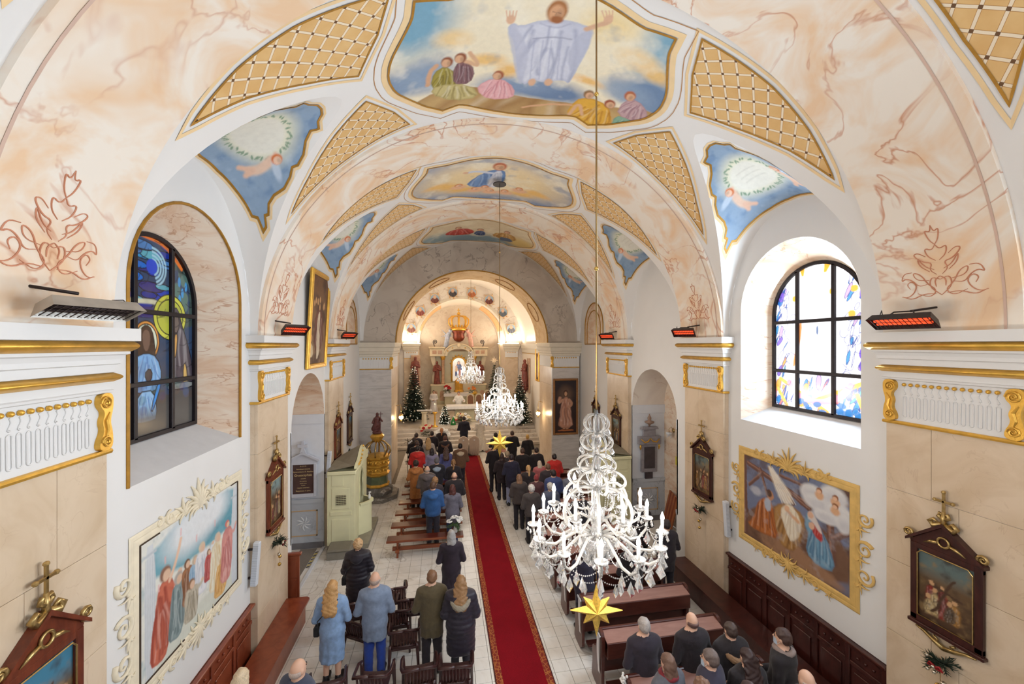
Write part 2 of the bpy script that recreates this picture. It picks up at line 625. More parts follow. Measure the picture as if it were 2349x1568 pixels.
# ================================================================== materials of the building
M_PLASTER = mat('white_plaster', (238, 236, 234), 0.85, var=0.015, scale=1.5)
M_VAULT = mat('vault_plaster', (240, 236, 232), 0.85, var=0.015, scale=1.2)
M_PEACH = marble('peach_marbling', (248, 237, 223), (242, 206, 168), (208, 142, 104), 1.2, 1.15, 0.018, 0.7, (1, 0.8, 0.8), vstr=0.85, plo=0.44, phi=0.66)
M_SOFFIT = marble('reveal_marbling', (240, 222, 202), (226, 190, 158), (196, 142, 106), 1.6, 2.2, 0.02, 0.7, (0.6, 1, 2.4))
M_GREYM = marble('grey_marbling', (206, 194, 180), (186, 172, 158), (120, 106, 96), 0.8, 1.3, 0.018, 0.6, vstr=0.7)
M_TRAV = marble('travertine', (225, 203, 176), (211, 186, 155), (182, 150, 118), 1.6, 3.0, 0.012, 0.35, vstr=0.35)
M_GREYTRAV = marble('grey_travertine', (214, 208, 204), (196, 190, 186), (168, 160, 156), 1.2, 2.0, 0.02, 0.4, (1, 1, 5), vstr=0.4)
M_GOLD = mat('gilding', (228, 178, 78), 0.38, 0.65, var=0.12, scale=9, bmp=0.15, bscale=40)
M_GOLDP = mat('gold_paint', (176, 128, 44), 0.5, 0.4, var=0.15, scale=12)
M_PEACHP = mat('peach_paint_line', (246, 214, 164), 0.8, var=0.04)
M_PINKP = mat('dusty_pink_paint_line', (218, 186, 168), 0.8, var=0.04)
M_BROWNP = mat('thin_brown_paint', (190, 140, 90), 0.8, var=0.04)
M_TILE = marble('floor_marble_tile', (240, 236, 230), (220, 212, 202), (156, 140, 120), 1.3, 1.3, 0.015, 0.25, vstr=0.6)
M_GROUT = mat('tile_grout', (138, 126, 112), 0.9)
M_STEP = marble('step_marble', (226, 216, 204), (204, 190, 174), (160, 140, 120), 1.0, 1.5, 0.02, 0.3)
M_BLACKM = mat('black_iron', (34, 28, 34), 0.45, 0.3, var=0.1)
M_WARMW = mat('warm_plaster', (240, 228, 212), 0.8, var=0.02)
M_CREAM = mat('cream_moulding', (226, 216, 198), 0.6, var=0.03)

def zmain(o, b=VB):
    return ZS + b * math.sqrt(max(0.0, 1 - (o / VA) ** 2))
def rl(o):                               # rise of the side lunette at offset o from the axis
    return 2.30 + (VA + 0.12 - o) / (VA + 0.12 - 2.68) * (3.30 - 2.30)
def zlun(o, t):
    return ZS + rl(o) * math.sqrt(max(0.0, 1 - t * t))
def groin(t):
    lo, hi = 2.0, VA
    for _ in range(40):
        m = (lo + hi) / 2
        if zmain(m) > zlun(m, t): lo = m
        else: hi = m
    return (lo + hi) / 2

# ------------------------------------------------------------------ floor
fl = MB().box(WL - 1.4, WR + 1.4, -3.5, 32.0, -0.2, -0.012).build('floor', M_GROUT)
tag(fl, kind='structure')
T = 0.27
cells = []
for i in range(-14, 28):
    for j in range(8, 82):
        x, y = WL + (i + 14) * T, j * T + 0.1
        if x + T > WR + 0.1 or y + T > 21.75: continue
        if 0.95 < x and x + T < 1.8: continue          # under the runner
        if abs(x + T / 2 - XC) > 3.3 and y + T > YC - 0.1: continue
        d = math.hypot(x, y)
        seen = y > 5.6 and not (2.45 < x + T / 2 < 4.7 and y < 16)
        if y < 3.0: continue
        cells.append((0 if seen else 1, d, x, y))
cells.sort()
me_t = MB().cbox(0.0035, T - 0.0035, 0.0035, T - 0.0035, -0.02, 0, 0.003).mesh('tile', M_TILE)
rest = MB()
for k, (s_, d, x, y) in enumerate(cells):
    if k < 300 and not s_:
        put('tile', me_t, fl, (x, y, 0))
    else:
        rest.box(x + 0.003, x + T - 0.003, y + 0.003, y + T - 0.003, -0.02, 0)
tag(rest.build('tiles_beyond', M_TILE, fl), kind='stuff')

# ------------------------------------------------------------------ side walls, column by column, with arched openings
def arch(y0, y1, zb, zsp):
    c, h = (y0 + y1) / 2, (y1 - y0) / 2
    return (y0, y1, lambda y: zb, lambda y: zsp + math.sqrt(max(0, h * h - (y - c) ** 2)))
def wall_top(y):
    for a, b in BAYS:
        if a < y < b:
            t = (y - (a + b) / 2) / ((b - a) / 2)
            return max(ZS + 0.02, zlun(VA + 0.12, t))
    return ZS + 0.12
def breaks(y0, y1, ops):
    ys = set(np.round(np.linspace(y0, y1, int((y1 - y0) / 0.09) + 2), 4).tolist())
    for a, b in BAYS:
        for k in range(25):
            ys.add(round((a + b) / 2 + (b - a) / 2 * math.sin((k / 24 - .5) * PI), 4))
    for o in ops:
        for k in range(33):
            ys.add(round((o[0] + o[1]) / 2 + (o[1] - o[0]) / 2 * math.sin((k / 32 - .5) * PI), 4))
    hard = sorted({round(e, 4) for o in ops for e in o[:2]} | {round(e, 4) for b_ in BAYS for e in b_} | {y0, y1})
    out = []
    for y in sorted(y for y in ys | set(hard) if y0 <= y <= y1):
        if out and y - out[-1] < .004:
            if y in hard and out[-1] not in hard: out[-1] = y
            elif y in hard: out.append(y)
            continue
        out.append(y)
    return out
def side_wall(name, X, ops, flip):
    mb = MB()
    ys = breaks(-3.5, YC, ops)
    for a, b in zip(ys[:-1], ys[1:]):
        if b - a < 1e-6: continue
        cuts = sorted([o for o in ops if o[0] <= a + 1e-4 and o[1] >= b - 1e-4], key=lambda o: o[2](a))
        segs = []; lo = (0.0, 0.0)
        for o in cuts:
            segs.append((lo, (o[2](a), o[2](b)))); lo = (o[3](a), o[3](b))
        segs.append((lo, (wall_top(a), wall_top(b))))
        for (l0, l1), (h0, h1) in segs:
            if h0 - l0 < 1e-4 and h1 - l1 < 1e-4: continue
            q = [(X, a, l0), (X, b, l1), (X, b, h1), (X, a, h0)]
            mb.add(q if flip else q[::-1], [(0, 1, 2, 3)])
    return tag(mb.build(name, M_PLASTER), kind='structure')
WIN = [(1.38, 0), (5.95, 1)]
NY0, NY1 = 9.35, 11.78
OPS = [arch(c - 1.17, c + 1.17, 4.10, 6.25) for c, _ in WIN] + [arch(NY0, NY1, 0.0, 3.68)]
wall_l = side_wall('wall_left', WL, OPS, False)
wall_r = side_wall('wall_right', WR, OPS, True)
bw = MB()
bw.box(WL - .5, WR + .5, -3.7, -3.5, 0, 10.3)
tag(bw.build('wall_back', M_PLASTER), kind='structure')
wf = thing('window_5', kind='structure')  # unseen window, added to the back wall to match the fill lamp
MB().cbox(XC - 1.7, XC + 1.7, -3.5, -3.46, 5.6, 9.2, .02).build('pane', mat('frosted_glass', (226, 232, 240), .3), wf)
for k_ in range(4):
    MB().cbox(XC - 1.72 + 1.12 * k_, XC - 1.64 + 1.12 * k_, -3.5, -3.42, 5.55, 9.25, .01).build('mullion', M_BLACKM, wf)
for k_ in range(4):
    MB().cbox(XC - 1.72, XC + 1.72, -3.5, -3.42, 5.55 + 1.2 * k_, 5.63 + 1.2 * k_, .01).build('transom', M_BLACKM, wf)

# ------------------------------------------------------------------ vault
ceil = thing('ceiling', kind='structure')
def vault_cell(a, b, lun=True):
    mb = MB(); c, h = (a + b) / 2, (b - a) / 2
    ts = [math.sin((k / 40 - .5) * PI) for k in range(41)] if lun else [k / 4 * 2 - 1 for k in range(5)]
    rows = []; lrow = {-1: [], 1: []}
    for t in ts:
        og = groin(t) if lun else VA
        ph = math.acos(min(1, og / VA))
        y = c + h * t
        rows.append([(XC + VA * math.cos(p), y, ZS + VB * math.sin(p)) for p in [ph + (PI - 2 * ph) * k / 56 for k in range(57)]])
        for sd in (-1, 1):
            lrow[sd].append([(XC + sd * o, y, zlun(o, t) if k else zmain(og)) for k, o in enumerate([og + (VA + 0.12 - og) * k / 12 for k in range(13)])])
    o = mb.grid(rows).build('vault_cell', M_VAULT, ceil, True)
    if lun:
        for sd in (-1, 1):
            MB().grid(lrow[sd]).build('lunette', M_VAULT, ceil, True)
    return o
for a, b in BAYS: vault_cell(a, b)
vault_cell(-3.5, -0.3, False)
BANDS = [(-1.7, -0.3), (3.06, 4.36), (7.47, 8.90), (11.85, 13.45)]
for a, b in BANDS:
    mb = MB(); e = 0.05
    n = 64
    prof = []
    for k in range(n + 1):
        p = PI * k / n
        ci, si = math.cos(p), math.sin(p)
        A1, B1 = VA - 0.0, VB - e
        prof.append(((XC + (VA - e) * ci, ZS + B1 * si), (XC + VA * ci, ZS + (VB + .01) * si)))
    rows = [[(p[1][0], a, p[1][1]) for p in prof], [(p[0][0], a, p[0][1]) for p in prof]]
    mb.grid([[(p[1][0], a - .002, p[1][1]) for p in prof], [(p[0][0], a, p[0][1]) for p in prof],
             [(p[0][0], b, p[0][1]) for p in prof], [(p[1][0], b + .002, p[1][1]) for p in prof]])
    mb.build('arch_band', M_PEACH, ceil, 'auto')
    for yy in (a + 0.13,):
        MB().grid([[(XC + (VA - e - .004) * math.cos(PI * k / n), yy + d, ZS + (VB - e - .004) * math.sin(PI * k / n)) for k in range(n + 1)] for d in (-0.012, 0.012)]).build('painted_line', M_PINKP, ceil)

# ------------------------------------------------------------------ pilasters
def u_sweep(mb, side, face, wall, y0, y1, prof):
    """sweep a (protrusion,z) profile round the three free sides of a pilaster"""
    rows = []
    for p, z in prof:
        f = face - side * p
        rows.append([(wall, y0 - p, z), (f, y0 - p, z), (f, y1 + p, z), (wall, y1 + p, z)])
    mb.grid(rows)
    return mb
me_bead = MB().sphere((0, 0, 0), 0.028, 10, 6).mesh('bead', M_GOLD, True)
def scroll_path(h, w):
    pts = []
    for k in range(26):                      # upper volute
        a = -PI * 0.5 + k / 25 * 3.4 * PI; r = 0.02 + 0.10 * w * (1 - k / 25)
        pts.append((w * 0.45 + r * math.cos(-a), h * 0.84 + r * math.sin(-a)))
    pts = pts[::-1]
    pts += [(w * .25, h * .60), (w * .62, h * .42), (w * .40, h * .22)]
    for k in range(18):
        a = PI * 0.9 + k / 17 * 2.6 * PI; r = 0.016 + 0.075 * w * (1 - k / 17)
        pts.append((w * 0.42 + r * math.cos(a), h * 0.12 + r * math.sin(a)))
    return pts
def scroll_mesh(h, w, d):
    mb = MB()
    # bracket body with a wavy outline
    out = smooth_poly([(0, 0), (w * .9, 0), (w, h * .14), (w * .62, h * .34), (w * .80, h * .50), (w * .55, h * .66), (w, h * .80), (w * .85, h), (0, h), (-w * .05, h * .75), (w * .22, h * .5), (0, h * .3)], 2)
    mb.prism(out, 0, d, 'y')
    for (cx, cz, r0) in ((w * .5, h * .83, w * .42), (w * .48, h * .15, w * .36)):
        pts = []
        for k in range(30):
            a = k / 29 * 4.2 * PI; r = r0 * (1 - k / 31)
            pts.append((cx + r * math.cos(a), d + 0.004, cz + r * math.sin(a)))
        mb.tube(pts, w * .07, 6)
    mb.tube([(w * .25, d, h * .66), (w * .52, d, h * .52), (w * .40, d, h * .36), (w * .55, d, h * .22)], [w * .05, w * .12, w * .12, w * .05], 6)
    return mb
me_scroll = scroll_mesh(0.53, 0.15, 0.05).mesh('scroll_bracket', M_GOLD)
def pilaster(name, side, y0, y1, shaft_mat, base_z=0.0):
    face = FR if side > 0 else FL
    wall = WR + .02 if side > 0 else WL - .02
    inn = -side
    root = thing(name, kind='structure')
    core = MB(); u_sweep(core, side, face, wall, y0, y1, [(-0.012, 0), (-0.012, 4.6), (0, 4.6), (0, 5.70)])
    core.build('core', M_PLASTER, root)
    # stone slabs with open joints
    zs = [0.0, 0.92, 1.86, 2.80, 3.72, 4.58]
    for k in range(5):
        cut = y0 + (y1 - y0) * (0.42 if k % 2 else 0.62)
        for a, b in ((y0, cut), (cut, y1)):
            mb = MB().cbox(min(face, face + side * .05) , max(face, face + side * .05), a + .002, b - .002, zs[k] + .002, zs[k + 1] - .002, 0.003)
            mb.build('slab', shaft_mat, root)
        for yy in (y0, y1):                    # returns to the wall
            s2 = 1 if yy == y0 else -1
            MB().box(min(face + side * .05, wall), max(face + side * .05, wall), min(yy, yy + s2 * .02), max(yy, yy + s2 * .02), zs[k] + .002, zs[k + 1] - .002).build('slab', shaft_mat, root)
    u_sweep(MB(), side, face, wall, y0, y1, [(0, 4.57), (.025, 4.575), (.03, 4.595), (.025, 4.615), (0, 4.62)]).build('gold_fillet', M_GOLD, root)
    u_sweep(MB(), side, face, wall, y0, y1, [(0, 5.14), (.03, 5.15), (.035, 5.17), (.02, 5.18), (.02, 5.25)]).build('necking', M_PLASTER, root)
    u_sweep(MB(), side, face, wall, y0, y1, [(.02, 5.25)] + [(.03 + .05 * math.sin(PI * k / 8), 5.25 + .085 * k / 8) for k in range(9)] + [(.03, 5.335)]).build('gold_moulding', M_GOLD, root, True)
    u_sweep(MB(), side, face, wall, y0, y1, [(.03, 5.335), (.045, 5.34), (.045, 5.41), (.07, 5.42), (.07, 5.46), (.09, 5.50), (.115, 5.51), (.115, 5.535)]).build('architrave', M_PLASTER, root)
    u_sweep(MB(), side, face, wall, y0, y1, [(.11, 5.535)] + [(.12 + .045 * math.sin(PI * k / 8 * .9), 5.535 + .095 * k / 8) for k in range(9)]).build('gold_moulding', M_GOLD, root, True)
    u_sweep(MB(), side, face, wall, y0, y1, [(.13, 5.63), (.17, 5.635), (.17, 5.755), (.0, 5.76), (-.1, 5.76)]).build('ledge', M_PLASTER, root)
    # fluted frieze: raised outlines, hooks, beads
    n = int((y1 - y0 - 0.36) / 0.072)
    fx = face + inn * 0.004
    fm = MB()
    for k in range(n):
        yy = y0 + 0.18 + (y1 - y0 - 0.36) * (k + .5) / n
        loop = [(fx, yy + 0.020 * math.cos(a), (4.92 if math.sin(a) > 0 else 4.70) + 0.020 * math.sin(a)) for a in [2 * PI * q / 14 for q in range(14)]]
        fm.tube(loop, 0.006, 5, closed=True)
        hook = [(fx, yy + 0.012 * math.sin(q * .9), 5.06 - 0.018 * q) for q in range(5)] + [(fx, yy - .012, 4.972), (fx, yy - .004, 4.962), (fx, yy + .006, 4.97)]
        fm.tube(hook, 0.006, 5)
    fm.build('flutes', M_PLASTER, root, True)
    for k in range(n):
        yy = y0 + 0.18 + (y1 - y0 - 0.36) * (k + .5) / n
        put('bead', me_bead, root, (face + inn * 0.012, yy, 5.09), scale=(0.8, 0.8, 0.8))
    for yy, fl_ in ((y0, 1), (y1, -1)):
        # mesh: x along pilaster, y outwards
        o = put('scroll_bracket', me_scroll, root, (face, yy, 4.62), (0, 0, R(90) if side > 0 else R(-90)), (fl_ * (1 if side > 0 else -1), 1, 1))
    return root
pil_no = 0
for side in (-1, 1):
    for (a, b) in PIL:
        pil_no += 1
        pilaster('trim_%d' % pil_no, side, a, b, M_TRAV)
        
# ------------------------------------------------------------------ chancel arch wall
CX0, CHW, CZ, CAR = 1.30, 3.33, 5.68, 3.14
def ellz(x, hw, zs, rise, c=CX0):
    return zs + rise * math.sqrt(max(0, 1 - ((x - c) / hw) ** 2))
mb = MB()
xs = sorted(set([round(CX0 + CHW * math.sin((k / 60 - .5) * PI), 4) for k in range(61)] + [round(XC + (VA + .1) * math.sin((k / 60 - .5) * PI), 4) for k in range(61)] + [CX0 - CAR, CX0 + CAR, WL, WR, FL, FR]))
for a, b in zip(xs[:-1], xs[1:]):
    if b - a < 1e-4: continue
    m_ = (a + b) / 2
    tp = lambda x: ZS + (VB + .03) * math.sqrt(max(0, 1 - ((x - XC) / (VA + .12)) ** 2))
    lo = (0, 0) if abs(m_ - CX0) > CHW else ((CZ, CZ) if abs(m_ - CX0) > CAR else (ellz(a, CAR, CZ, 2.99), ellz(b, CAR, CZ, 2.99)))
    mb.add([(a, YC, lo[0]), (b, YC, lo[1]), (b, YC, tp(b)), (a, YC, tp(a))], [(0, 1, 2, 3)])
tag(mb.build('wall_chancel_arch', M_GREYM), kind='structure')
arc = [(CX0 + CAR * math.cos(PI * k / 48), CZ + 2.99 * math.sin(PI * k / 48)) for k in range(49)]
YA2 = 18.8
M_OCHRE = marble('ochre_soffit', (236, 204, 152), (220, 178, 116), (186, 140, 86), 1.4, 2.2, 0.02, 0.6)
so = MB().grid([[(x, y, z) for x, z in arc] for y in (YC - .02, YA2)]).build('trim_7', M_OCHRE, None, True)
tag(so, kind='structure')
for r_, wd in ((0.0, .05),):
    MB().grid([[(CX0 + (CAR + q) * math.cos(PI * k / 48), YC - .025, CZ + (2.99 + q) * math.sin(PI * k / 48)) for k in range(49)] for q in (0, wd)]).build('arch_moulding', M_GOLDP, so)
# painted ovals on the soffit
for k, a in enumerate((28, 62, 118, 152)):
    pts = [(CX0 + (CAR - .012) * math.cos(R(a + 9 * math.cos(t))), 17.7 + .5 * math.sin(t), CZ + (2.99 - .012) * math.sin(R(a + 9 * math.cos(t)))) for t in [2 * PI * q / 24 for q in range(24)]]
    MB().tube(pts, 0.02, 5, closed=True).build('painted_oval', M_BROWNP, so)
jt = 0
def straight_pilaster(root, x0, x1, y, mat_shaft, z0, zc, top, gold=True, prot=0.12, depth=0.0):
    """pilaster with slabs and capital on a wall facing the camera (y = face)"""
    rows = int((zc - z0) / 0.75)
    for k in range(rows):
        a, b = z0 + (zc - z0) * k / rows, z0 + (zc - z0) * (k + 1) / rows
        MB().cbox(x0 + .001, x1 - .001, y, y + prot, a + .002, b - .002, .004).build('slab', mat_shaft, root)
    h = top - zc
    MB().box(x0, x1, y + .005, y + prot, zc, zc + h * .45).build('frieze', M_PLASTER, root)
    fm = MB(); n = int((x1 - x0 - .2) / 0.1)
    for k in range(n):
        xx = x0 + .1 + (x1 - x0 - .2) * (k + .5) / n
        loop = [(xx + .03 * math.cos(a), y, zc + h * (.30 if math.sin(a) > 0 else .08) + .03 * math.sin(a)) for a in [2 * PI * q / 10 for q in range(10)]]
        fm.tube(loop, .008, 4, closed=True)
    fm.build('flutes', M_PLASTER, root)
    MB().tube([(x0, y, zc), (x1, y, zc)], .02, 6).build('gold_fillet', M_GOLD, root)
    bm_ = MB()
    for k in range(n):
        bm_.sphere((x0 + .1 + (x1 - x0 - .2) * (k + .5) / n, y, zc + h * .39), .03, 7, 4)
    bm_.build('bead_row', M_GOLD, root, True)
    prof = [(.0, .45), (.03, .47), (.03, .55), (.07, .58), (.07, .64), (.10, .68), (.10, .80), (.15, .84), (.15, 1.0)]
    mb = MB()
    mb.grid([[(x0 - p, y + prot + depth, zc + h * q), (x0 - p, y - p, zc + h * q), (x1 + p, y - p, zc + h * q), (x1 + p, y + prot + depth, zc + h * q)] for p, q in prof])
    mb.add([(x0 - .15, y + prot + depth, top), (x0 - .15, y - .15, top), (x1 + .15, y - .15, top), (x1 + .15, y + prot + depth, top)], [(0, 1, 2, 3)])
    mb.build('entablature', M_CREAM, root)
for sd in (-1, 1):
    root = thing('trim_%d' % (8 if sd < 0 else 9), kind='structure')
    xi, xo = CX0 + sd * CHW, CX0 + sd * (CHW + 1.22)
    x0, x1 = min(xi, xo), max(xi, xo)
    straight_pilaster(root, x0, x1, YC - .14, M_GREYTRAV, 0, 4.62, CZ, prot=.14, depth=2.1)
    for k in range(6):                       # reveal slabs, warm stone
        a, b = k * .77, (k + 1) * .77
        MB().cbox(min(xi, xi + sd * .06), max(xi, xi + sd * .06), YC - .02, YA2, a + .002, b - .002, .004).build('slab', M_TRAV, root)
    MB().box(min(xi, xi + sd * .5), max(xi, xi + sd * .5), YC, YA2, 4.62, CZ - .01).build('impost_block', M_PLASTER, root)
    o = put('scroll_bracket', me_scroll, root, (xi + sd * .06, YC - .14, 4.62), (0, 0, PI), (sd * 1.0, 1, .9))

# ------------------------------------------------------------------ chancel and apse
CH, AY, AH, EY = 4.1, 27.0, 3.03, 31.6
PZ = 0.8
cw = []
for sd, nm in ((-1, 'wall_chancel_left'), (1, 'wall_chancel_right')):
    x = CX0 + sd * CH
    m_ = MB().box(min(x, x + sd * .3), max(x, x + sd * .3), YA2 - 1.9, AY, 0, 5.7)
    o = tag(m_.build(nm, M_WARMW), kind='structure')
    MB().box(min(x, x - sd * .12), max(x, x - sd * .12), YA2, AY - .2, 5.35, 5.66).build('cornice', M_CREAM, o)
    MB().box(min(x, x - sd * .06), max(x, x - sd * .06), YA2, AY - .2, 5.1, 5.35).build('architrave', M_CREAM, o)
    MB().box(min(x, x - sd * .03), max(x, x - sd * .03), YA2, AY - .2, 5.02, 5.06).build('gold_fillet', M_GOLD, o)
MB().grid([[(CX0 + CH * math.cos(PI * k / 48), y, 5.66 + 4.1 * math.sin(PI * k / 48)) for k in range(49)] for y in (YA2 - .05, AY + .05)]).build('chancel_vault', M_WARMW, ceil, True)
# closing wall above the arch, towards the chancel
mb = MB()
for k in range(48):
    a, b = PI * k / 48, PI * (k + 1) / 48
    mb.add([(CX0 + CAR * math.cos(a), YA2, CZ + 2.99 * math.sin(a)), (CX0 + CAR * math.cos(b), YA2, CZ + 2.99 * math.sin(b)), (CX0 + 4.3 * math.cos(b), YA2, 5.66 + 4.35 * math.sin(b)), (CX0 + 4.3 * math.cos(a), YA2, 5.66 + 4.35 * math.sin(a))], [(0, 1, 2, 3)])
tag(mb.build('wall_chancel_back_of_arch', M_WARMW), kind='structure')
# apse arch wall with medallions
mb = MB()
for k in range(48):
    a, b = PI * k / 48, PI * (k + 1) / 48
    mb.add([(CX0 + AH * math.cos(a), AY, 5.66 + AH * math.sin(a)), (CX0 + AH * math.cos(b), AY, 5.66 + AH * math.sin(b)), (CX0 + 4.3 * math.cos(b), AY, 5.66 + 4.35 * math.sin(b)), (CX0 + 4.3 * math.cos(a), AY, 5.66 + 4.35 * math.sin(a))], [(0, 1, 2, 3)])
for sd in (-1, 1):
    x0, x1 = CX0 + sd * AH, CX0 + sd * 4.3
    mb.add([(x0, AY, 0), (x1, AY, 0), (x1, AY, 5.66), (x0, AY, 5.66)], [(0, 1, 2, 3)])
M_WARMM = marble('pale_marbling', (243, 234, 222), (228, 216, 206), (196, 170, 150), 0.8, 1.2, 0.02, 0.7)
aw = tag(mb.build('wall_apse_arch', M_WARMM), kind='structure')
MB().grid([[(CX0 + (AH + q) * math.cos(PI * k / 48), AY - .03, 5.66 + (AH + q) * math.sin(PI * k / 48)) for k in range(49)] for q in (-.02, .16)]).build('arch_moulding', M_CREAM, aw)
for sd, nn in ((-1, 10), (1, 11)):
    root = thing('trim_%d' % nn, kind='structure')
    xi, xo = CX0 + sd * (AH - .12), CX0 + sd * (AH + .75)
    straight_pilaster(root, min(xi, xo), max(xi, xo), AY - .12, M_TRAV, PZ, 4.7, 5.66, prot=.12, depth=.1)
av = MB().grid([[(CX0 + AH * math.cos(PI * k / 40), y, 5.66 + AH * math.sin(PI * k / 40)) for k in range(41)] for y in (AY, EY)]).build('apse_vault', M_WARMW, ceil, True)
M_STONE = marble('apse_stone', (226, 214, 196), (214, 198, 178), (190, 170, 150), 1.2, 2.0, 0.015, 0.6)
ae = MB()
ae.box(CX0 - AH - .3, CX0 + AH + .3, EY, EY + .2, 0, 9)
tag(ae.build('wall_apse', M_STONE), kind='structure')
for sd, nm in ((-1, 'wall_apse_left'), (1, 'wall_apse_right')):
    x = CX0 + sd * AH
    tag(MB().box(min(x, x + sd * .2), max(x, x + sd * .2), AY, EY, 0, 5.66).build(nm, M_WARMW), kind='structure')
# orange painted panels inside the apse vault
M_ORP = mat('orange_fresco_ornament', (240, 186, 132), 0.8, var=0.2, scale=7)
for a0, a1 in ((18, 62), (118, 162)):
    MB().grid([[(CX0 + (AH - .015) * math.cos(R(a)), y, 5.66 + (AH - .015) * math.sin(R(a))) for a in np.linspace(a0, a1, 12)] for y in (28.0, 30.6)]).build('fresco_panel', M_ORP, av)
# steps and platform
st = thing('floor_chancel', kind='structure')
for k in range(5):
    MB().cbox(CX0 - CH, CX0 + CH, 21.75 + .34 * k, AY + .2 if k == 4 else 21.75 + .34 * (k + 1) + .05, .16 * k - (.0 if k else 0), .16 * (k + 1), .012).build('step', M_STEP, st)
MB().box(CX0 - AH, CX0 + AH, AY + .2, EY, 0, PZ).build('platform', M_STEP, st)
# ================================================================== measured points of the photograph -> places on surfaces
_s, _c = math.sin(R(9.87)), math.cos(R(9.87))
def pray(u, v):
    a = (u - 1174.5) / 914.0
    return (_s + a * _c, _c - a * _s, -(v - 790.0) / 914.0)
def pX(u, v, X): d = pray(u, v); t = X / d[0]; return (X, d[1] * t, 5.6 + d[2] * t)
def pY(u, v, Y): d = pray(u, v); t = Y / d[1]; return (d[0] * t, Y, 5.6 + d[2] * t)
def pZ(u, v, Z): d = pray(u, v); t = (Z - 5.6) / d[2]; return (d[0] * t, d[1] * t, Z)
KM = 0.0748
def pV(u, v, yc):
    """point of the vault -> (metres left of the crown, metres from bay centre)"""
    d = pray(u, v)
    a = (d[0] / VA) ** 2 + (d[2] / VB) ** 2
    b = 2 * (-XC * d[0] / VA ** 2 + (5.6 - ZS) * d[2] / VB ** 2)
    c = (XC / VA) ** 2 + ((5.6 - ZS) / VB) ** 2 - 1
    t = (-b + math.sqrt(b * b - 4 * a * c)) / (2 * a)
    ph = math.degrees(math.atan2((5.6 + d[2] * t - ZS) / VB, (d[0] * t - XC) / VA))
    return ((ph - 90) * KM, d[1] * t - yc)
def vmap(yc, e=0.006):
    def f(a, b):
        p = np.radians(90 + np.asarray(a) / KM)
        return XC + (VA - e) * np.cos(p), yc + np.asarray(b), ZS + (VB - e) * np.sin(p)
    return f
def lmap(yc, hy, sd, e=0.006):
    def f(a, b):                       # a = offset from axis, b = metres along y
        a = np.asarray(a, float); t = np.clip(np.asarray(b) / hy, -.999, .999)
        rr = 2.30 + (VA + 0.12 - a) / (VA + 0.12 - 2.68)
        return XC + sd * a, yc + np.asarray(b), ZS + rr * np.sqrt(1 - t * t) - e
    return f
def dens(poly, m=0.08, closed=True):
    out = []
    n = len(poly)
    for i in range(n if closed else n - 1):
        a = poly[i]; b = poly[(i + 1) % n]
        k = max(1, int(math.hypot(b[0] - a[0], b[1] - a[1]) / m))
        out += [(a[0] + (b[0] - a[0]) * j / k, a[1] + (b[1] - a[1]) * j / k) for j in range(k)]
    if not closed: out.append(poly[-1])
    return out
def decal(name, poly, mapf, m, step, parent):
    bm = bmesh.new()
    vs = [bm.verts.new((p[0], p[1], 0)) for p in poly]
    bm.faces.new(vs)
    bmesh.ops.triangulate(bm, faces=bm.faces[:])
    xs = [p[0] for p in poly]; ys = [p[1] for p in poly]
    for ax, (lo, hi) in enumerate(((min(xs), max(xs)), (min(ys), max(ys)))):
        k = int((hi - lo) / step)
        for i in range(1, k + 1):
            co = [0, 0, 0]; no = [0, 0, 0]; co[ax] = lo + (hi - lo) * i / (k + 1); no[ax] = 1
            bmesh.ops.bisect_plane(bm, geom=bm.verts[:] + bm.edges[:] + bm.faces[:], plane_co=co, plane_no=no)
    me = bpy.data.meshes.new(name)
    uvl = bm.loops.layers.uv.new('uv')
    for f in bm.faces:
        for l in f.loops: l[uvl].uv = (l.vert.co.x, l.vert.co.y)
    a = np.array([v.co.x for v in bm.verts]); b = np.array([v.co.y for v in bm.verts])
    X, Y, Z = mapf(a, b)
    for i, v in enumerate(bm.verts): v.co = (X[i], Y[i], Z[i])
    bm.to_mesh(me); bm.free()
    me.materials.append(m)
    me.polygons.foreach_set('use_smooth', [True] * len(me.polygons))
    o = bpy.data.objects.new(name, me); COL.objects.link(o); o.parent = parent
    return o
def offset_poly(poly, d, lim=2.5):
    n = len(poly); out = []
    ar = sum(poly[i][0] * poly[(i + 1) % n][1] - poly[(i + 1) % n][0] * poly[i][1] for i in range(n))
    sg = 1 if ar > 0 else -1
    for i in range(n):
        p0, p1, p2 = poly[i - 1], poly[i], poly[(i + 1) % n]
        e1 = Vector((p1[0] - p0[0], p1[1] - p0[1])); e2 = Vector((p2[0] - p1[0], p2[1] - p1[1]))
        if e1.length < 1e-9 or e2.length < 1e-9: out.append(p1); continue
        n1 = Vector((e1.y, -e1.x)).normalized() * sg; n2 = Vector((e2.y, -e2.x)).normalized() * sg
        b = n1 + n2
        if b.length < 1e-3: b = n1
        b.normalize()
        k = min(lim, 1 / max(0.2, b.dot(n1)))
        out.append((p1[0] + b.x * d * k, p1[1] + b.y * d * k))
    return out
def strip(name, poly, mapf, d0, d1, m, parent):
    A_ = offset_poly(poly, d0); B_ = offset_poly(poly, d1)
    A_.append(A_[0]); B_.append(B_[0])
    rows = []
    for P in (A_, B_):
        X, Y, Z = mapf(np.array([p[0] for p in P]), np.array([p[1] for p in P]))
        rows.append(list(zip(X.tolist(), Y.tolist(), Z.tolist())))
    return MB().grid(rows).build(name, m, parent)

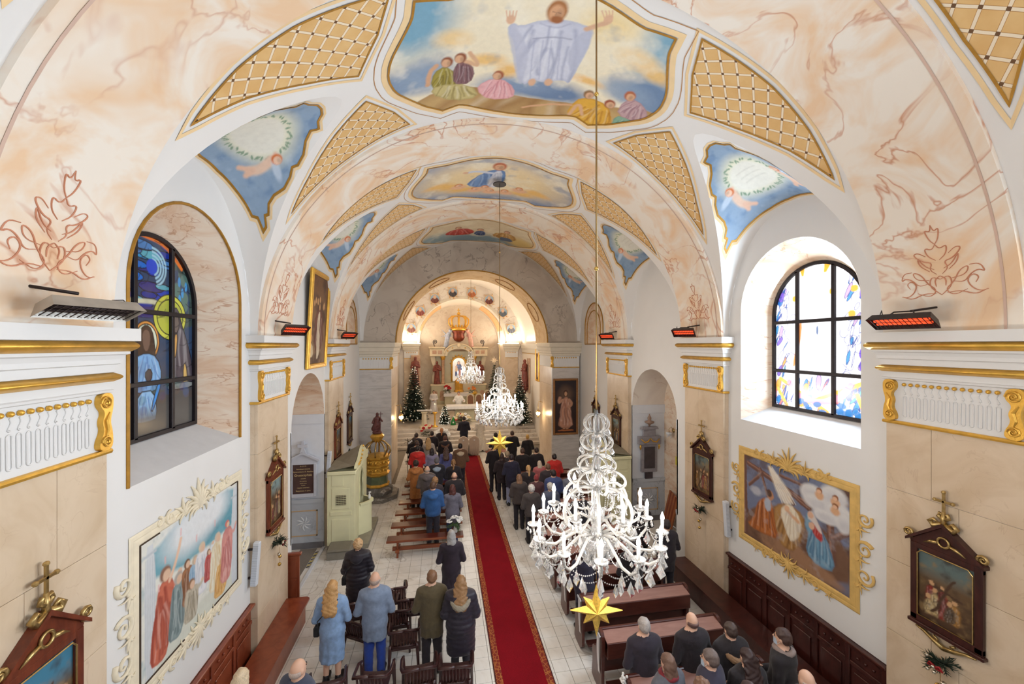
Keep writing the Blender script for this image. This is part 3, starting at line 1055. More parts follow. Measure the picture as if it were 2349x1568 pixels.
# ------------------------------------------------------------------ lattice paint
def lattice_mat():
    m, nt, b = new_mat('gilt_lattice_paint')
    uv = coords(nt, 'UV')
    sp = nt.nodes.new('ShaderNodeSeparateXYZ'); nt.links.new(uv, sp.inputs[0])
    def mth(op, x, y=None):
        n = nt.nodes.new('ShaderNodeMath'); n.operation = op
        for i, q in enumerate((x, y)):
            if q is None: continue
            if hasattr(q, 'links'): nt.links.new(q, n.inputs[i])
            else: n.inputs[i].default_value = q
        return n.outputs[0]
    edges = []
    for op in ('ADD', 'SUBTRACT'):
        p = mth(op, mth('MULTIPLY', sp.outputs[0], 0.86), sp.outputs[1])
        fr = mth('FRACT', mth('ADD', mth('DIVIDE', p, 0.245), 40.0))
        edges.append(mth('ABSOLUTE', mth('SUBTRACT', fr, 0.5)))
    mx = mth('MAXIMUM', edges[0], edges[1]); mn = mth('MINIMUM', edges[0], edges[1])
    line = mth('GREATER_THAN', mx, 0.43); dot = mth('GREATER_THAN', mn, 0.41)
    sh = mth('GREATER_THAN', mx, 0.405)
    n = noise(nt, 3, 4, vec=coords(nt))
    r = ramp(nt, [(0.3, rgb(222, 174, 108)), (0.7, rgb(234, 194, 132))])
    nt.links.new(n.outputs['Fac'], r.inputs['Fac'])
    c = mixc(nt, sh, r.outputs['Color'], rgb(190, 138, 78))
    c = mixc(nt, line, c, rgb(246, 228, 200))
    c = mixc(nt, dot, c, rgb(110, 76, 44))
    nt.links.new(c, b.inputs['Base Color'])
    setin(b, Roughness=0.7)
    return m
M_LAT = lattice_mat()
HALF = [(0, 1.42), (7, 1.32), (13.5, 1.06), (17.5, 1.19), (21.5, .95), (24.5, .66), (27.5, .36), (28.5, 0), (27.5, -.33), (24, -.75), (22.6, -.95), (22, -1.2), (16, -1.12), (8, -1.3), (0, -1.40)]
def soft_main(k):
    h = [(a * KM, b * k) for a, b in HALF]
    # round the flowing edges, keep the corners crisp
    keep = {3, 11}
    full = h + [(-a, b) for a, b in h[-2:0:-1]]
    n = len(full); kk = keep | {n - i for i in keep}
    out = []
    for i in range(n):
        p0, p1, p2 = full[i - 1], full[i], full[(i + 1) % n]
        if i in kk: out.append(p1); continue
        for t in (0.25, .5, .75):
            a = (p0[0] + p1[0]) / 2, (p0[1] + p1[1]) / 2
            b = (p1[0] + p2[0]) / 2, (p1[1] + p2[1]) / 2
            if (i - 1) % n in kk: a = (p0[0] * .25 + p1[0] * .75, p0[1] * .25 + p1[1] * .75)
            if (i + 1) % n in kk: b = (p2[0] * .25 + p1[0] * .75, p2[1] * .25 + p1[1] * .75)
            out.append(((1 - t) ** 2 * a[0] + 2 * t * (1 - t) * p1[0] + t * t * b[0], (1 - t) ** 2 * a[1] + 2 * t * (1 - t) * p1[1] + t * t * b[1]))
    return out
LATT = [(60, 1.37), (50, 1.42), (40, 1.42), (25.5, 1.33), (28.5, .82), (33.5, .28), (42, .62), (51.5, 1.05)]

def head(P, x, y, r, hair, skin=(226, 176, 138), f=1.25, side=0):
    dk = tuple(int(c * .72) for c in skin)
    P.blob(x - side * r * .18, y, r * 1.02, r * f * 1.02, hair, .35)
    P.blob(x + side * r * .22, y + r * .24, r * .74, r * f * .76, skin, .35)
    P.blob(x - side * r * .1 - r * .3, y + r * .35, r * .34, r * f * .5, dk, .9, .5)
    if r > .11:
        for q in (-.27, .27):
            P.line([(x + side * r * .25 + q * r - r * .13, y + r * .08), (x + side * r * .25 + q * r + r * .13, y + r * .06)], r * .09, (110, 74, 54), r * .1, .7, sm=0)
        P.line([(x + side * r * .3, y + r * .1), (x + side * r * .34, y + r * .45)], r * .08, dk, r * .1, .7, sm=0)
        P.line([(x + side * r * .25 - r * .18, y + r * .66), (x + side * r * .25 + r * .18, y + r * .66)], r * .1, (176, 104, 88), r * .12, .6, sm=0)
def paint_main1(P, yc):
    V = lambda *pts: [pV(u, v, yc) for u, v in pts]
    P.down = 1; K = 0.0062                         # metres per photo pixel here, roughly
    P.warp(0.06, 2.2)
    P.c[:] = s2l_arr((250, 236, 206))
    def bl(u, v, ru, rv, col, soft=.6, al=1.0):
        x, y = pV(u, v, yc); P.blob(x, y, ru * K, rv * K * .95, col, soft, al)
    bl(945, 40, 85, 110, (126, 172, 196), .9); bl(1560, 110, 70, 120, (132, 176, 198), .9)
    bl(930, 190, 90, 55, (134, 156, 184), .8); bl(985, 175, 70, 60, (150, 170, 194), .8, .8)
    bl(1245, 205, 130, 45, (110, 134, 168), .7); bl(1180, 190, 90, 40, (140, 160, 188), .8, .8)
    bl(1500, 230, 95, 60, (116, 142, 176), .7); bl(1440, 215, 70, 40, (146, 166, 190), .8, .8)
    for (u, v, a, b, c) in ((1120, 135, 40, 20, (246, 196, 110)), (1165, 160, 28, 26, (244, 190, 100)), (1040, 90, 40, 26, (250, 214, 150)), (1340, 185, 46, 14, (246, 190, 100)), (1470, 140, 50, 28, (248, 206, 130)), (1500, 170, 40, 22, (246, 200, 120)), (1400, 60, 50, 40, (250, 222, 160))):
        bl(u, v, a, b, c, .9, .85)
    P.clouds((255, 246, 226), 2.6, .55, .8, .6)
    P.clouds((120, 146, 178), 3.2, .62, .85, .35, 9)
    P.warp(0.012, 9)
    # hillside
    P.poly(V((940, 245), (1000, 208), (1090, 196), (1180, 222), (1300, 238), (1400, 246), (1490, 250), (1530, 290), (1440, 330), (1300, 300), (1150, 285), (1010, 275)), (204, 168, 112), .03, shade=((160, 116, 66), 3, 8, .8))
    # standing figure in white
    P.poly(V((1192, 60), (1245, 44), (1310, 46), (1362, 66), (1345, 120), (1318, 168), (1306, 192), (1290, 182), (1250, 188), (1222, 182), (1196, 196), (1186, 150), (1180, 100), (1164, 66), (1176, 50)), (218, 219, 232), .02, shade=((168, 172, 196), 7, 2, .9))
    P.poly(V((1176, 52), (1164, 66), (1172, 110), (1182, 160), (1192, 198), (1204, 170), (1214, 120), (1200, 84)), (196, 198, 216), .03, .8)
    P.poly(V((1340, 70), (1366, 62), (1350, 110), (1310, 172), (1300, 130), (1316, 92)), (190, 193, 212), .03, .8)
    P.line(V((1224, 88), (1250, 84), (1290, 86), (1310, 90)), .02, (150, 152, 176), .03, .8)
    for q in (1226, 1246, 1266, 1288):
        P.line(V((q, 92), (q - 6, 130), (q - 10, 180)), .012, (170, 174, 200), .03, .8)
    P.line(V((1240, 52), (1275, 66), (1308, 54)), .02, (176, 178, 200), .03, .8)
    x, y = pV(1278, 26, yc); head(P, x, y, .125, (176, 116, 66), (222, 168, 126), 1.4)
    x, y = pV(1278, 44, yc); P.blob(x, y, .08, .06, (164, 100, 56), .5)
    for hu, hv, sg in ((1172, 44, -1), (1396, 44, 1)):
        x, y = pV(hu, hv, yc); P.blob(x, y, .055, .075, (230, 184, 150), .4)
        for k in range(4): P.line(V((hu + sg * (k * 5 - 8), hv), (hu + sg * (k * 8 - 14), hv - 20)), .016, (230, 184, 150), .012)
    P.line(V((1345, 66), (1390, 52)), .07, (226, 180, 146), .03)
    for hu in (1220, 1258):
        x, y = pV(hu, 188, yc); P.blob(x, y, .06, .09, (228, 182, 148), .4)
    # figures on the left
    P.poly(V((985, 200), (995, 165), (1020, 150), (1045, 165), (1050, 195), (1020, 212)), (166, 150, 62), .02, shade=((112, 98, 40), 8, 5, .8))
    P.poly(V((1040, 195), (1040, 150), (1070, 135), (1090, 160), (1080, 190)), (140, 100, 104), .02, shade=((92, 62, 70), 8, 5, .8))
    P.poly(V((985, 215), (1000, 195), (1080, 192), (1100, 222), (1040, 232)), (206, 190, 130), .02, shade=((150, 130, 70), 5, 8, .8))
    P.line(V((980, 195), (985, 165), (1000, 150)), .08, (222, 172, 134), .03); P.line(V((1068, 140), (1100, 152), (1078, 120)), .07, (226, 180, 142), .03)
    for hu, hv in ((1024, 142), (1055, 132)):
        x, y = pV(hu, hv, yc); head(P, x, y, .085, (150, 86, 56), side=.5)
    P.poly(V((1090, 205), (1110, 185), (1150, 178), (1180, 200), (1178, 225), (1120, 228)), (238, 182, 184), .02, shade=((208, 130, 136), 6, 6, .8))
    x, y = pV(1142, 172, yc); head(P, x, y, .085, (170, 96, 62), side=.6)
    # figures on the right
    P.poly(V((1295, 262), (1320, 228), (1350, 222), (1395, 240), (1405, 280), (1390, 306), (1330, 280)), (232, 176, 62), .02, shade=((186, 120, 30), 6, 6, .8))
    P.poly(V((1400, 300), (1410, 262), (1450, 275), (1470, 300), (1420, 305)), (140, 176, 150), .02, shade=((90, 130, 110), 6, 6, .8))
    P.poly(V((1412, 262), (1430, 230), (1465, 228), (1490, 262), (1470, 285)), (200, 164, 166), .02, shade=((150, 108, 118), 6, 6, .8))
    P.line(V((1200, 245), (1260, 238), (1310, 240)), .05, (222, 172, 130), .03); P.line(V((1305, 262), (1330, 232), (1335, 262)), .06, (226, 178, 138), .03)
    for hu, hv, hc in ((1352, 216, (150, 110, 70)), (1400, 238, (160, 80, 50)), (1446, 220, (186, 104, 64))):
        x, y = pV(hu, hv, yc); head(P, x, y, .085, hc, side=-.5)
def paint_main2(P, yc):
    P.down = 1
    P.warp(0.07, 2.0)
    P.c[:] = s2l_arr((132, 150, 182))
    P.blob(0, -.2, 1.75, 1.0, (240, 220, 186), .8); P.blob(0, .0, 1.9, .75, (248, 220, 160), .8, .6)
    P.clouds((255, 244, 220), 2.2, .5, .75, .7); P.clouds((110, 132, 170), 2.4, .62, .8, .5, 5)
    for x, y in ((-1.2, .35), (-.8, .6), (1.1, .3), (.8, .55), (1.4, .1)): P.blob(x, y, .35, .16, (246, 192, 96), .9, .8)
    P.warp(0.02, 7)
    P.poly([(.75, .35), (.5, -.2), (.15, -.65), (-.15, -.7), (-.25, -.3), (-.2, .2), (.1, .5)], (120, 156, 204), .03, shade=((70, 104, 160), 5, 4, .8))
    P.poly([(.15, .4), (.15, -.1), (.05, -.6), (-.12, -.62), (-.18, .1), (-.1, .45)], (232, 232, 240), .03, shade=((180, 186, 206), 6, 3, .8))
    P.line([(.1, -.45), (.5, -.55), (.7, -.5)], .1, (214, 220, 236), .04); P.blob(.75, -.5, .07, .05, (232, 186, 150), .4)
    head(P, -.02, -.85, .16, (188, 96, 58))
    for x, y in ((.9, .25), (.45, .55), (.05, .65), (-.35, .6), (-.7, .3), (.2, .42)):
        P.blob(x, y + .12, .2, .14, (240, 190, 150), .5); head(P, x, y, .1, (216, 130, 70), (244, 196, 164), 1.0)
def paint_main3(P, yc):
    P.down = 1
    P.warp(0.08, 2.2)
    P.c[:] = s2l_arr((222, 204, 170))
    P.blob(0, .9, 2.2, .6, (130, 156, 170), .9); P.blob(1.7, .5, .7, .7, (150, 176, 186), .8); P.blob(-1.7, .4, .6, .6, (228, 200, 130), .8)
    P.clouds((246, 236, 206), 2.0, .5, .75, .6)
    P.warp(0.03, 6)
    P.poly([(1.3, .1), (1.0, -.3), (.5, -.4), (.15, -.1), (.2, .4), (.8, .5)], (196, 62, 46), .04, shade=((140, 30, 26), 4, 4, .8))
    P.poly([(.1, .5), (.15, .05), (-.15, -.1), (-.3, .3), (-.2, .6)], (70, 92, 140), .04, shade=((40, 56, 100), 5, 4, .8))
    P.poly([(-.5, .4), (-.7, -.2), (-1.3, -.3), (-1.5, .3), (-1.0, .6)], (206, 160, 84), .04, shade=((150, 100, 40), 4, 4, .8))
    P.poly([(-1.4, .6), (-1.2, .2), (-.8, .4), (-.9, .8)], (96, 112, 140), .04)
    for x, y in ((.75, -.5), (-.05, -.2), (-1.0, -.4)): head(P, x, y, .12, (150, 90, 50))
PAINTS = {1: paint_main1, 2: paint_main2, 3: paint_main3}
def fresco(yc, k, which):
    pl = soft_main(k)
    mf = vmap(yc)
    xs = [p[0] for p in pl]; ys = [p[1] for p in pl]
    st = 0.0105 if which == 1 else 0.018
    nu, nv = int((max(xs) - min(xs)) / st), int((max(ys) - min(ys)) / st)
    def msk(P):
        P.wu, P.wv = P.u, P.v
        return P.inside(pl)
    painted_grid('fresco', nu, nv, mf, lambda P: PAINTS[which](P, yc), ceil, msk, min(xs), max(xs), min(ys), max(ys))
    d = dens(pl, .06)
    strip('gilt_border', d, vmap(yc, .012), -.02, .012, M_GOLDP, ceil)
    strip('peach_border', d, vmap(yc, .005), .02, .10, M_PEACHP, ceil)
    strip('painted_line', d, vmap(yc, .006), .20, .212, M_BROWNP, ceil)
def lattices(yc, k, far=True, near=True):
    for sx in (-1, 1):
        for sy in (-1, 1):
            pl = [(sx * a * KM, sy * b * k) for a, b in LATT]
            # curve the long sides a little
            d = dens(pl, .1)
            decal('lattice_panel', d, vmap(yc, .006), M_LAT, .22, ceil)
            strip('gilt_border', d, vmap(yc, .011), -.014, .010, M_GOLDP, ceil)
            strip('peach_border', d, vmap(yc, .005), .055, .095, M_PEACHP, ceil)
CART = [(3.0, 0), (3.02, .07), (3.1, .13), (3.12, .2), (3.16, .2), (3.23, .19), (3.33, .26), (3.41, .36), (3.52, .42), (3.6, .42), (3.66, .48), (3.78, .54), (3.94, .56), (4.04, .60), (4.08, .66), (4.13, .66), (4.15, .72), (4.21, .74), (4.24, .66), (4.31, .64), (4.34, .56), (4.40, .42), (4.47, .22), (4.50, 0)]
def paint_cart(P, hy, words):
    P.warp(.04, 5)
    P.grad(3.0, (148, 172, 198), 4.5, (154, 178, 202))
    P.clouds((116, 146, 182), 6, .5, .75, .8); P.clouds((190, 208, 226), 5, .55, .8, .6, 4)
    P.wu, P.wv = P.u, P.v
    P.blob(3.78, 0, .42, .52, (238, 236, 208), .5); P.blob(3.80, 0, .31, .40, (244, 241, 228), .25)
    rr = random.Random(5)
    for k in range(46):
        a = 2 * PI * k / 46
        x, y = 3.80 + .35 * math.cos(a), .45 * math.sin(a)
        P.blob(x + rr.uniform(-.02, .02), y + rr.uniform(-.02, .02), .036, .014, (126, 158, 128), .5, .9, a + rr.uniform(-.9, .9))
    for sy in (-1, 1):
        bx, by = 3.93, sy * .52
        P.line([(bx - .1, by * .92), (bx + .08, by * 1.05), (bx + .2, by * .98)], .13, (240, 206, 182), .04)
        P.line([(bx + .18, by * .98), (bx + .30, by * .80)], .07, (238, 196, 170), .03); P.line([(bx + .16, by), (bx + .27, by * 1.06)], .07, (238, 196, 170), .03)
        P.line([(bx - .05, by), (bx - .18, by * .8)], .05, (240, 204, 180), .03)
        P.blob(bx - .12, by * 1.2, .05, .13, (206, 220, 236), .6, .8)
        head(P, bx - .17, by * .95, .07, (222, 120, 60), (246, 206, 178), 1.0)
    for k in range(words):
        P.line([(3.66 + .1 * k, -.2), (3.66 + .1 * k, .2)], .018, (196, 192, 176), .02, .35, sm=0)
def cartouche(yc, hy, sd, words=0):
    k = hy
    pl = [(a, b * k) for a, b in CART] + [(a, -b * k) for a, b in CART[-2:0:-1]]
    mf = lmap(yc, hy, sd, .006)
    def msk(P):
        P.wu, P.wv = P.u, P.v
        return P.inside(pl)
    painted_grid('cartouche', 110, 150, mf, lambda P: paint_cart(P, hy, words), ceil, msk, 2.98, 4.52, -.78 * k, .78 * k)
    d = dens(pl, .05)
    strip('gilt_border', d, lmap(yc, hy, sd, .012), -.018, .012, M_GOLDP, ceil)
    strip('peach_border', d, lmap(yc, hy, sd, .005), .02, .05, M_PEACHP, ceil)
for bi, (a, b) in enumerate(BAYS):
    yc, k = (a + b) / 2, (b - a) / 3.11
    if bi: fresco(yc + (.02 if bi != 2 else .0), k * .98, bi)
    lattices(yc, k)
    for sd in (-1, 1): cartouche(yc, (b - a) / 2, sd, 3 if (sd > 0 or bi > 1) else 0)
# painted flourish at the foot of each arch band
def flourish(mb, f):
    L = []
    def add(pts): L.append(smooth_poly(pts, 2, False))
    for s in (-1, 1):
        add([(s * .45, .02), (s * .38, .0), (s * .30, .05), (s * .26, .14), (s * .32, .2), (s * .38, .16), (s * .34, .1)])
        add([(s * .26, .04), (s * .12, -.02), (s * .04, .06), (s * .14, .14), (s * .2, .26), (s * .3, .3), (s * .26, .2), (s * .12, .18)])
        add([(0, .0), (s * .12, .1), (s * .1, .22), (0, .18)])
        add([(s * .05, .3), (s * .14, .34), (s * .22, .46), (s * .2, .36), (s * .1, .28)])
        add([(s * .02, .4), (s * .1, .46), (s * .12, .56), (s * .04, .52), (0, .58)])
        add([(0, .58), (s * .05, .64), (s * .08, .76), (s * .02, .72), (0, .8)])
        add([(s * .06, .02), (s * .2, .03), (s * .33, -.03), (s * .44, .02)])
        add([(s * .14, .14), (s * .24, .12), (s * .3, .2), (s * .38, .24), (s * .44, .2), (s * .4, .3), (s * .3, .3)])
        add([(s * .03, .24), (s * .1, .3), (s * .06, .38), (s * .16, .4), (s * .26, .5), (s * .2, .52), (s * .12, .46)])
        add([(0, .22), (s * .06, .18), (s * .05, .1)])
    for l in L:
        n_ = len(l); mb.tube([f(p) for p in l], [.003 + .004 * math.sin(PI * k / (n_ - 1)) for k in range(n_)], 4)
M_FLO = mat('terracotta_line_paint', (208, 142, 110), 0.8, var=.05)
for (a, b) in BANDS[1:]:
    for sd in (-1, 1):
        mb = MB()
        def f(p):
            z = ZS + .42 + p[1]
            q = math.asin(min(1, (z - ZS) / (VB - .05)))
            return (XC + sd * (VA - .053) * math.cos(q), (a + b) / 2 + p[0] * (.9 if b - a < 1.5 else 1), z)
        flourish(mb, f)
        mb.build('painted_flourish', M_FLO, ceil)

# ================================================================== windows
def win_geo(sd):
    X0 = WR if sd > 0 else WL
    return X0, X0 + sd * .50
HW_O, HW_I = 1.17, .90
def arch_pts(c, hw, zb, zsp, n=24):
    p = [(c - hw, zb), (c - hw, zsp)]
    p += [(c - hw * math.cos(PI * k / n), zsp + hw * math.sin(PI * k / n)) for k in range(1, n)]
    return p + [(c + hw, zsp), (c + hw, zb)]
def glass_paint(sd):
    def bright(P):                                # right window: leaded glass, daylight blown out to white in the paint
        rr = random.Random(11)
        P.c[:] = s2l_arr((252, 252, 255))
        # u from -0.9 (near) .. 0.9 (far) along y, v = z
        cols = [(40, 110, 190), (60, 150, 205), (120, 90, 200), (240, 170, 70), (236, 130, 110), (60, 170, 170), (30, 80, 170), (200, 170, 210)]
        for k in range(150):
            side = rr.random()
            if side < .36: x, y = rr.uniform(.60, .9), rr.uniform(4.4, 6.8)
            elif side < .70: x, y = rr.uniform(-.9, -.55), rr.uniform(4.4, 6.9)
            else: x, y = rr.uniform(-.8, .8), rr.uniform(4.4, 4.95)
            c = rr.choice(cols[:3] + cols) if y > 5.6 else rr.choice(cols)
            if rr.random() < .4: c = (252, 252, 255)
            w_, h_, q = rr.uniform(.03, .08), rr.uniform(.06, .17), rr.uniform(0, 3)
            P.poly([(x + w_ * math.cos(q + e) * (1 + .3 * math.sin(3 * e)), y + h_ * math.sin(q * .3 + e)) for e in (0, 1, 2.2, 3.3, 4.2, 5.3)], c, .01, .95, edge=((70, 84, 150), .010))
        for k in range(10):
            y = 5.1 + k * .19
            P.blob(-.84 + .03 * math.sin(k), y, .08, .12, (118, 92, 206) if k % 3 else (60, 120, 210), .2, 1, .4)
        P.poly([(.36, 7.1), (.20, 7.1), (.26, 6.75)], (244, 180, 64), .02); P.poly([(-.16, 7.1), (-.36, 7.1), (-.13, 6.75)], (244, 180, 64), .02)
        for x, y in ((-.66, 6.5), (-.62, 6.1), (.42, 6.45), (-.3, 6.5)): P.poly([(x - .06, y - .05), (x + .06, y - .06), (x + .06, y + .05), (x - .05, y + .05)], (244, 182, 80), .02)
        P.poly([(.34, 6.0), (.27, 6.0), (.32, 5.6), (.42, 5.2), (.48, 5.2), (.4, 5.6)], (240, 156, 96), .02)
        for a, b in (((.75, 4.95), (-.2, 4.45)), ((-.8, 5.0), (.3, 4.5)), ((.8, 4.75), (.6, 4.45)), ((-.7, 4.8), (-.85, 4.45))): P.line([a, b], .07, (246, 190, 96), .02, sm=0)
        P.line([(.55, 4.9), (.35, 4.65), (0, 4.58), (-.4, 4.68), (-.6, 4.95)], .10, (232, 170, 190), .03)
        for k in range(14): P.blob(rr.uniform(-.8, .8), rr.uniform(4.42, 4.6), .08, .05, (40, 120, 190), .3, .9, rr.uniform(0, 3))
        P.blob(-.02, 5.85, .02, .08, (110, 130, 170), .3)
        for k in range(40):
            x, y = rr.choice((-1, 1)) * rr.uniform(.45, .88), rr.uniform(4.4, 6.6); a = rr.uniform(0, 6)
            P.line([(x, y), (x + .1 * math.cos(a), y + .1 * math.sin(a)), (x + .16 * math.cos(a + .8), y + .16 * math.sin(a + .8))], .012, (60, 80, 150), .01, .8)
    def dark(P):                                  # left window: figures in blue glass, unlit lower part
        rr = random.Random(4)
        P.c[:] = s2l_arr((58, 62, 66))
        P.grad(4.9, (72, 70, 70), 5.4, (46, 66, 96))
        for k in range(46):                       # sky of blue bands
            y = 5.75 + 1.2 * (k / 46)
            c = rr.choice([(22, 60, 170), (30, 100, 190), (40, 140, 196), (70, 120, 180), (18, 44, 140), (86, 160, 180), (50, 50, 120)])
            x = rr.uniform(-.85, .45); w_, h_ = rr.uniform(.12, .28), rr.uniform(.035, .075)
            P.poly([(x - w_, y), (x - w_ * .6, y + h_), (x + w_ * .5, y + h_ * .9), (x + w_, y), (x + w_ * .6, y - h_ * .8), (x - w_ * .5, y - h_)], c, .01, edge=((22, 24, 44), .014))
        for k in range(30): P.blob(rr.uniform(.42, .9), rr.uniform(5.6, 6.9), .08, .09, rr.choice([(56, 70, 66), (66, 84, 80), (40, 60, 60), (80, 110, 104)]), .2, .95)
        for q in (.10, .15, .20, .25): P.line([(.02 + q * math.cos(a), 6.62 + q * math.sin(a)) for a in np.linspace(-1.2, 1.6, 9)], .03, (150, 190, 210), .015)
        P.blob(.0, 6.62, .1, .1, (40, 70, 190), .15)
        P.line([(-.2, 7.0), (.25, 6.98), (.6, 6.7)], .06, (226, 120, 50), .02)
        for x, y in ((.55, 6.5), (.62, 6.35), (.7, 6.45), (.56, 6.25)): P.blob(x, y, .03, .07, (60, 140, 200), .2)
        P.line([(-.85, 6.18), (-.4, 6.14), (.1, 6.17), (.3, 6.12)], .06, (196, 196, 170), .02); P.blob(-.2, 6.02, .6, .07, (44, 40, 110), .3)
        # halos and figures, each piece set in lead
        LD = ((24, 24, 32), .016)
        P.poly([(.36 + .34 * math.cos(q), 5.98 + .32 * math.sin(q)) for q in np.linspace(0, 6.1, 16)], (190, 192, 70), .01, edge=LD); P.poly([(.36 + .27 * math.cos(q), 5.98 + .25 * math.sin(q)) for q in np.linspace(0, 6.1, 16)], (172, 178, 66), .01, edge=LD)
        P.poly([(-.10 + .24 * math.cos(q), 5.64 + .27 * math.sin(q)) for q in np.linspace(0, 6.1, 16)], (206, 140, 66), .01, edge=LD); P.poly([(-.10 + .20 * math.cos(q), 5.64 + .23 * math.sin(q)) for q in np.linspace(0, 6.1, 16)], (204, 212, 190), .01, edge=LD)
        P.poly([(-.27, 5.36), (-.25, 5.62), (-.20, 5.80), (-.10, 5.86), (.0, 5.80), (.05, 5.62), (.07, 5.36), (-.02, 5.44), (-.18, 5.44)], (58, 40, 34), .01, edge=LD); P.poly([(-.17, 5.66), (-.16, 5.76), (-.10, 5.80), (-.04, 5.76), (-.03, 5.64), (-.07, 5.52), (-.13, 5.52)], (104, 80, 70), .01)
        P.poly([(-.30, 5.44), (-.10, 5.50), (.10, 5.44), (.20, 5.18), (.10, 5.06), (.06, 4.98), (-.26, 4.98), (-.34, 5.06), (-.40, 5.16)], (120, 168, 214), .01, shade=((64, 104, 170), 3, 4, .9), edge=LD)
        P.poly([(-.26, 5.0), (.06, 5.0), (.10, 4.62), (-.02, 4.60), (-.14, 4.60), (-.30, 4.62)], (134, 178, 216), .01, shade=((70, 112, 176), 5, 7, .9), edge=LD)
        P.poly([(-.14, 5.22), (-.04, 5.30), (.02, 5.2), (-.06, 5.08)], (70, 58, 62), .01, edge=LD); P.poly([(.12, 5.12), (.20, 5.12), (.02, 4.72), (-.02, 4.74)], (50, 134, 212), .01, edge=LD)
        P.poly([(.40, 6.12), (.52, 6.12), (.60, 5.90), (.72, 5.66), (.86, 5.3), (.86, 4.95), (.38, 4.95), (.36, 5.4), (.34, 5.7)], (78, 70, 80), .01, shade=((50, 44, 54), 3, 4, .7), edge=LD)
        P.poly([(.40, 5.84), (.44, 6.06), (.52, 6.06), (.56, 5.86), (.48, 5.74)], (100, 88, 84), .01, edge=LD); P.poly([(.44, 5.74), (.52, 5.76), (.48, 5.42), (.42, 5.42)], (196, 150, 84), .01, edge=LD); P.poly([(.64, 5.3), (.70, 5.34), (.76, 4.96), (.64, 4.96)], (200, 166, 96), .01, edge=LD)
        P.poly([(.3, 5.05), (.9, 5.05), (.9, 4.96), (.3, 4.96)], (132, 136, 136), .01, edge=LD)
        for k in range(26): P.blob(rr.uniform(-.88, .88), rr.uniform(4.75, 5.1), .07, .06, rr.choice([(50, 90, 90), (70, 60, 110), (40, 80, 130), (90, 70, 60)]), .3, .35)
        for k in range(60):
            x, y = rr.uniform(-.88, .88), rr.uniform(5.0, 7.0); q = rr.uniform(-.5, .5)
            if abs(x + .1) < .3 and y < 5.9: continue
            P.line([(x, y), (x + .12 * math.cos(q), y + .12 * math.sin(q)), (x + .22 * math.cos(q + .5), y + .2 * math.sin(q + .5))], .012, (28, 30, 40), .01, .7)
        P.clouds((86, 86, 84), 4, .5, .8, .3)
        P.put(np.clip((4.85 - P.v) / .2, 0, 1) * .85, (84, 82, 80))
    return bright if sd > 0 else dark
def glass_mat(name, strength):
    m, nt, b = new_mat(name)
    a = nt.nodes.new('ShaderNodeVertexColor'); a.layer_name = 'paint'
    nt.links.new(a.outputs['Color'], b.inputs['Base Color'])
    nt.links.new(a.outputs['Color'], b.inputs['Emission Color'])
    b.inputs['Emission Strength'].default_value = strength
    m.cycles.emission_sampling = 'NONE'
    setin(b, Roughness=0.15)
    return m
M_GLASS_LIT = glass_mat('backlit_stained_glass', 0.95)
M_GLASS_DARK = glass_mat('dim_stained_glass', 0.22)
M_SILL = mat('sill_plaster', (214, 214, 216), .7, var=.03)
wn = 0
for sd in (-1, 1):
    for c, main in WIN:
        wn += 1
        X0, X1 = win_geo(sd)
        root = thing('window_%d' % wn, kind='structure')
        o = arch_pts(c, HW_O, 4.10, 6.25); i_ = arch_pts(c, HW_I, 4.39, 6.15)
        MB().grid([[(X0, y, z) for y, z in o], [(X1, y, z) for y, z in i_]]).build('reveal', M_SOFFIT if sd < 0 else M_PLASTER if False else M_SOFFIT, root, True)
        MB().add([(X0, o[0][0], o[0][1]), (X0, o[-1][0], o[-1][1]), (X1, i_[-1][0], i_[-1][1]), (X1, i_[0][0], i_[0][1])], [(0, 1, 2, 3)]).build('window_sill', M_SILL, root)
        if sd < 0:
            MB().tube([(X0 + .004, y, z) for y, z in o], .02, 6).build('gilt_edge', M_GOLDP, root)
        fr = arch_pts(c, HW_I, 4.39, 6.15); fi = arch_pts(c, HW_I - .055, 4.445, 6.15)
        mb = MB()
        for xa, xb in ((X1 - sd * .03, X1 + sd * .03),):
            mb.grid([[(xb, y, z) for y, z in fr + fr[:1]], [(xa, y, z) for y, z in fr + fr[:1]], [(xa, y, z) for y, z in fi + fi[:1]], [(xb, y, z) for y, z in fi + fi[:1]]])
        mb.build('window_frame', M_BLACKM, root)
        vy = [-.33, .36]; hz = [5.10, 6.02]
        for q in vy:
            top = 6.15 + math.sqrt((HW_I - .03) ** 2 - q * q)
            MB().cbox(X1 - .03, X1 + .03, c + q - .03, c + q + .03, 4.42, top, .008).build('mullion', M_BLACKM, root)
        for z in hz:
            MB().cbox(X1 - .035, X1 + .035, c - HW_I + .03, c + HW_I - .03, z - .03, z + .03, .008).build('transom', M_BLACKM, root)
        # nine panes
        ye = [-HW_I + .02] + vy + [HW_I - .02]; ze = [4.42] + hz + [7.06]
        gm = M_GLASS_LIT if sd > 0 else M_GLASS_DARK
        for a in range(3):
            for b in range(3):
                w_, h_ = ye[a + 1] - ye[a], ze[b + 1] - ze[b]
                res = 120 if main else 6
                def mf(u, v): return np.full(len(u), X1 + sd * .012), c + u, v
                def msk(P):
                    return ((P.v < 6.15) | ((P.u ** 2 + (P.v - 6.15) ** 2) < (HW_I - .01) ** 2))
                painted_grid('pane', max(4, int(res * w_)), max(6, int(res * h_)), mf, glass_paint(sd) if main else (lambda P: P.put(np.ones(len(P.u)), (210, 220, 235) if sd > 0 else (70, 90, 120))), root, msk, ye[a], ye[a + 1], ze[b], ze[b + 1], gm, flip=sd < 0)

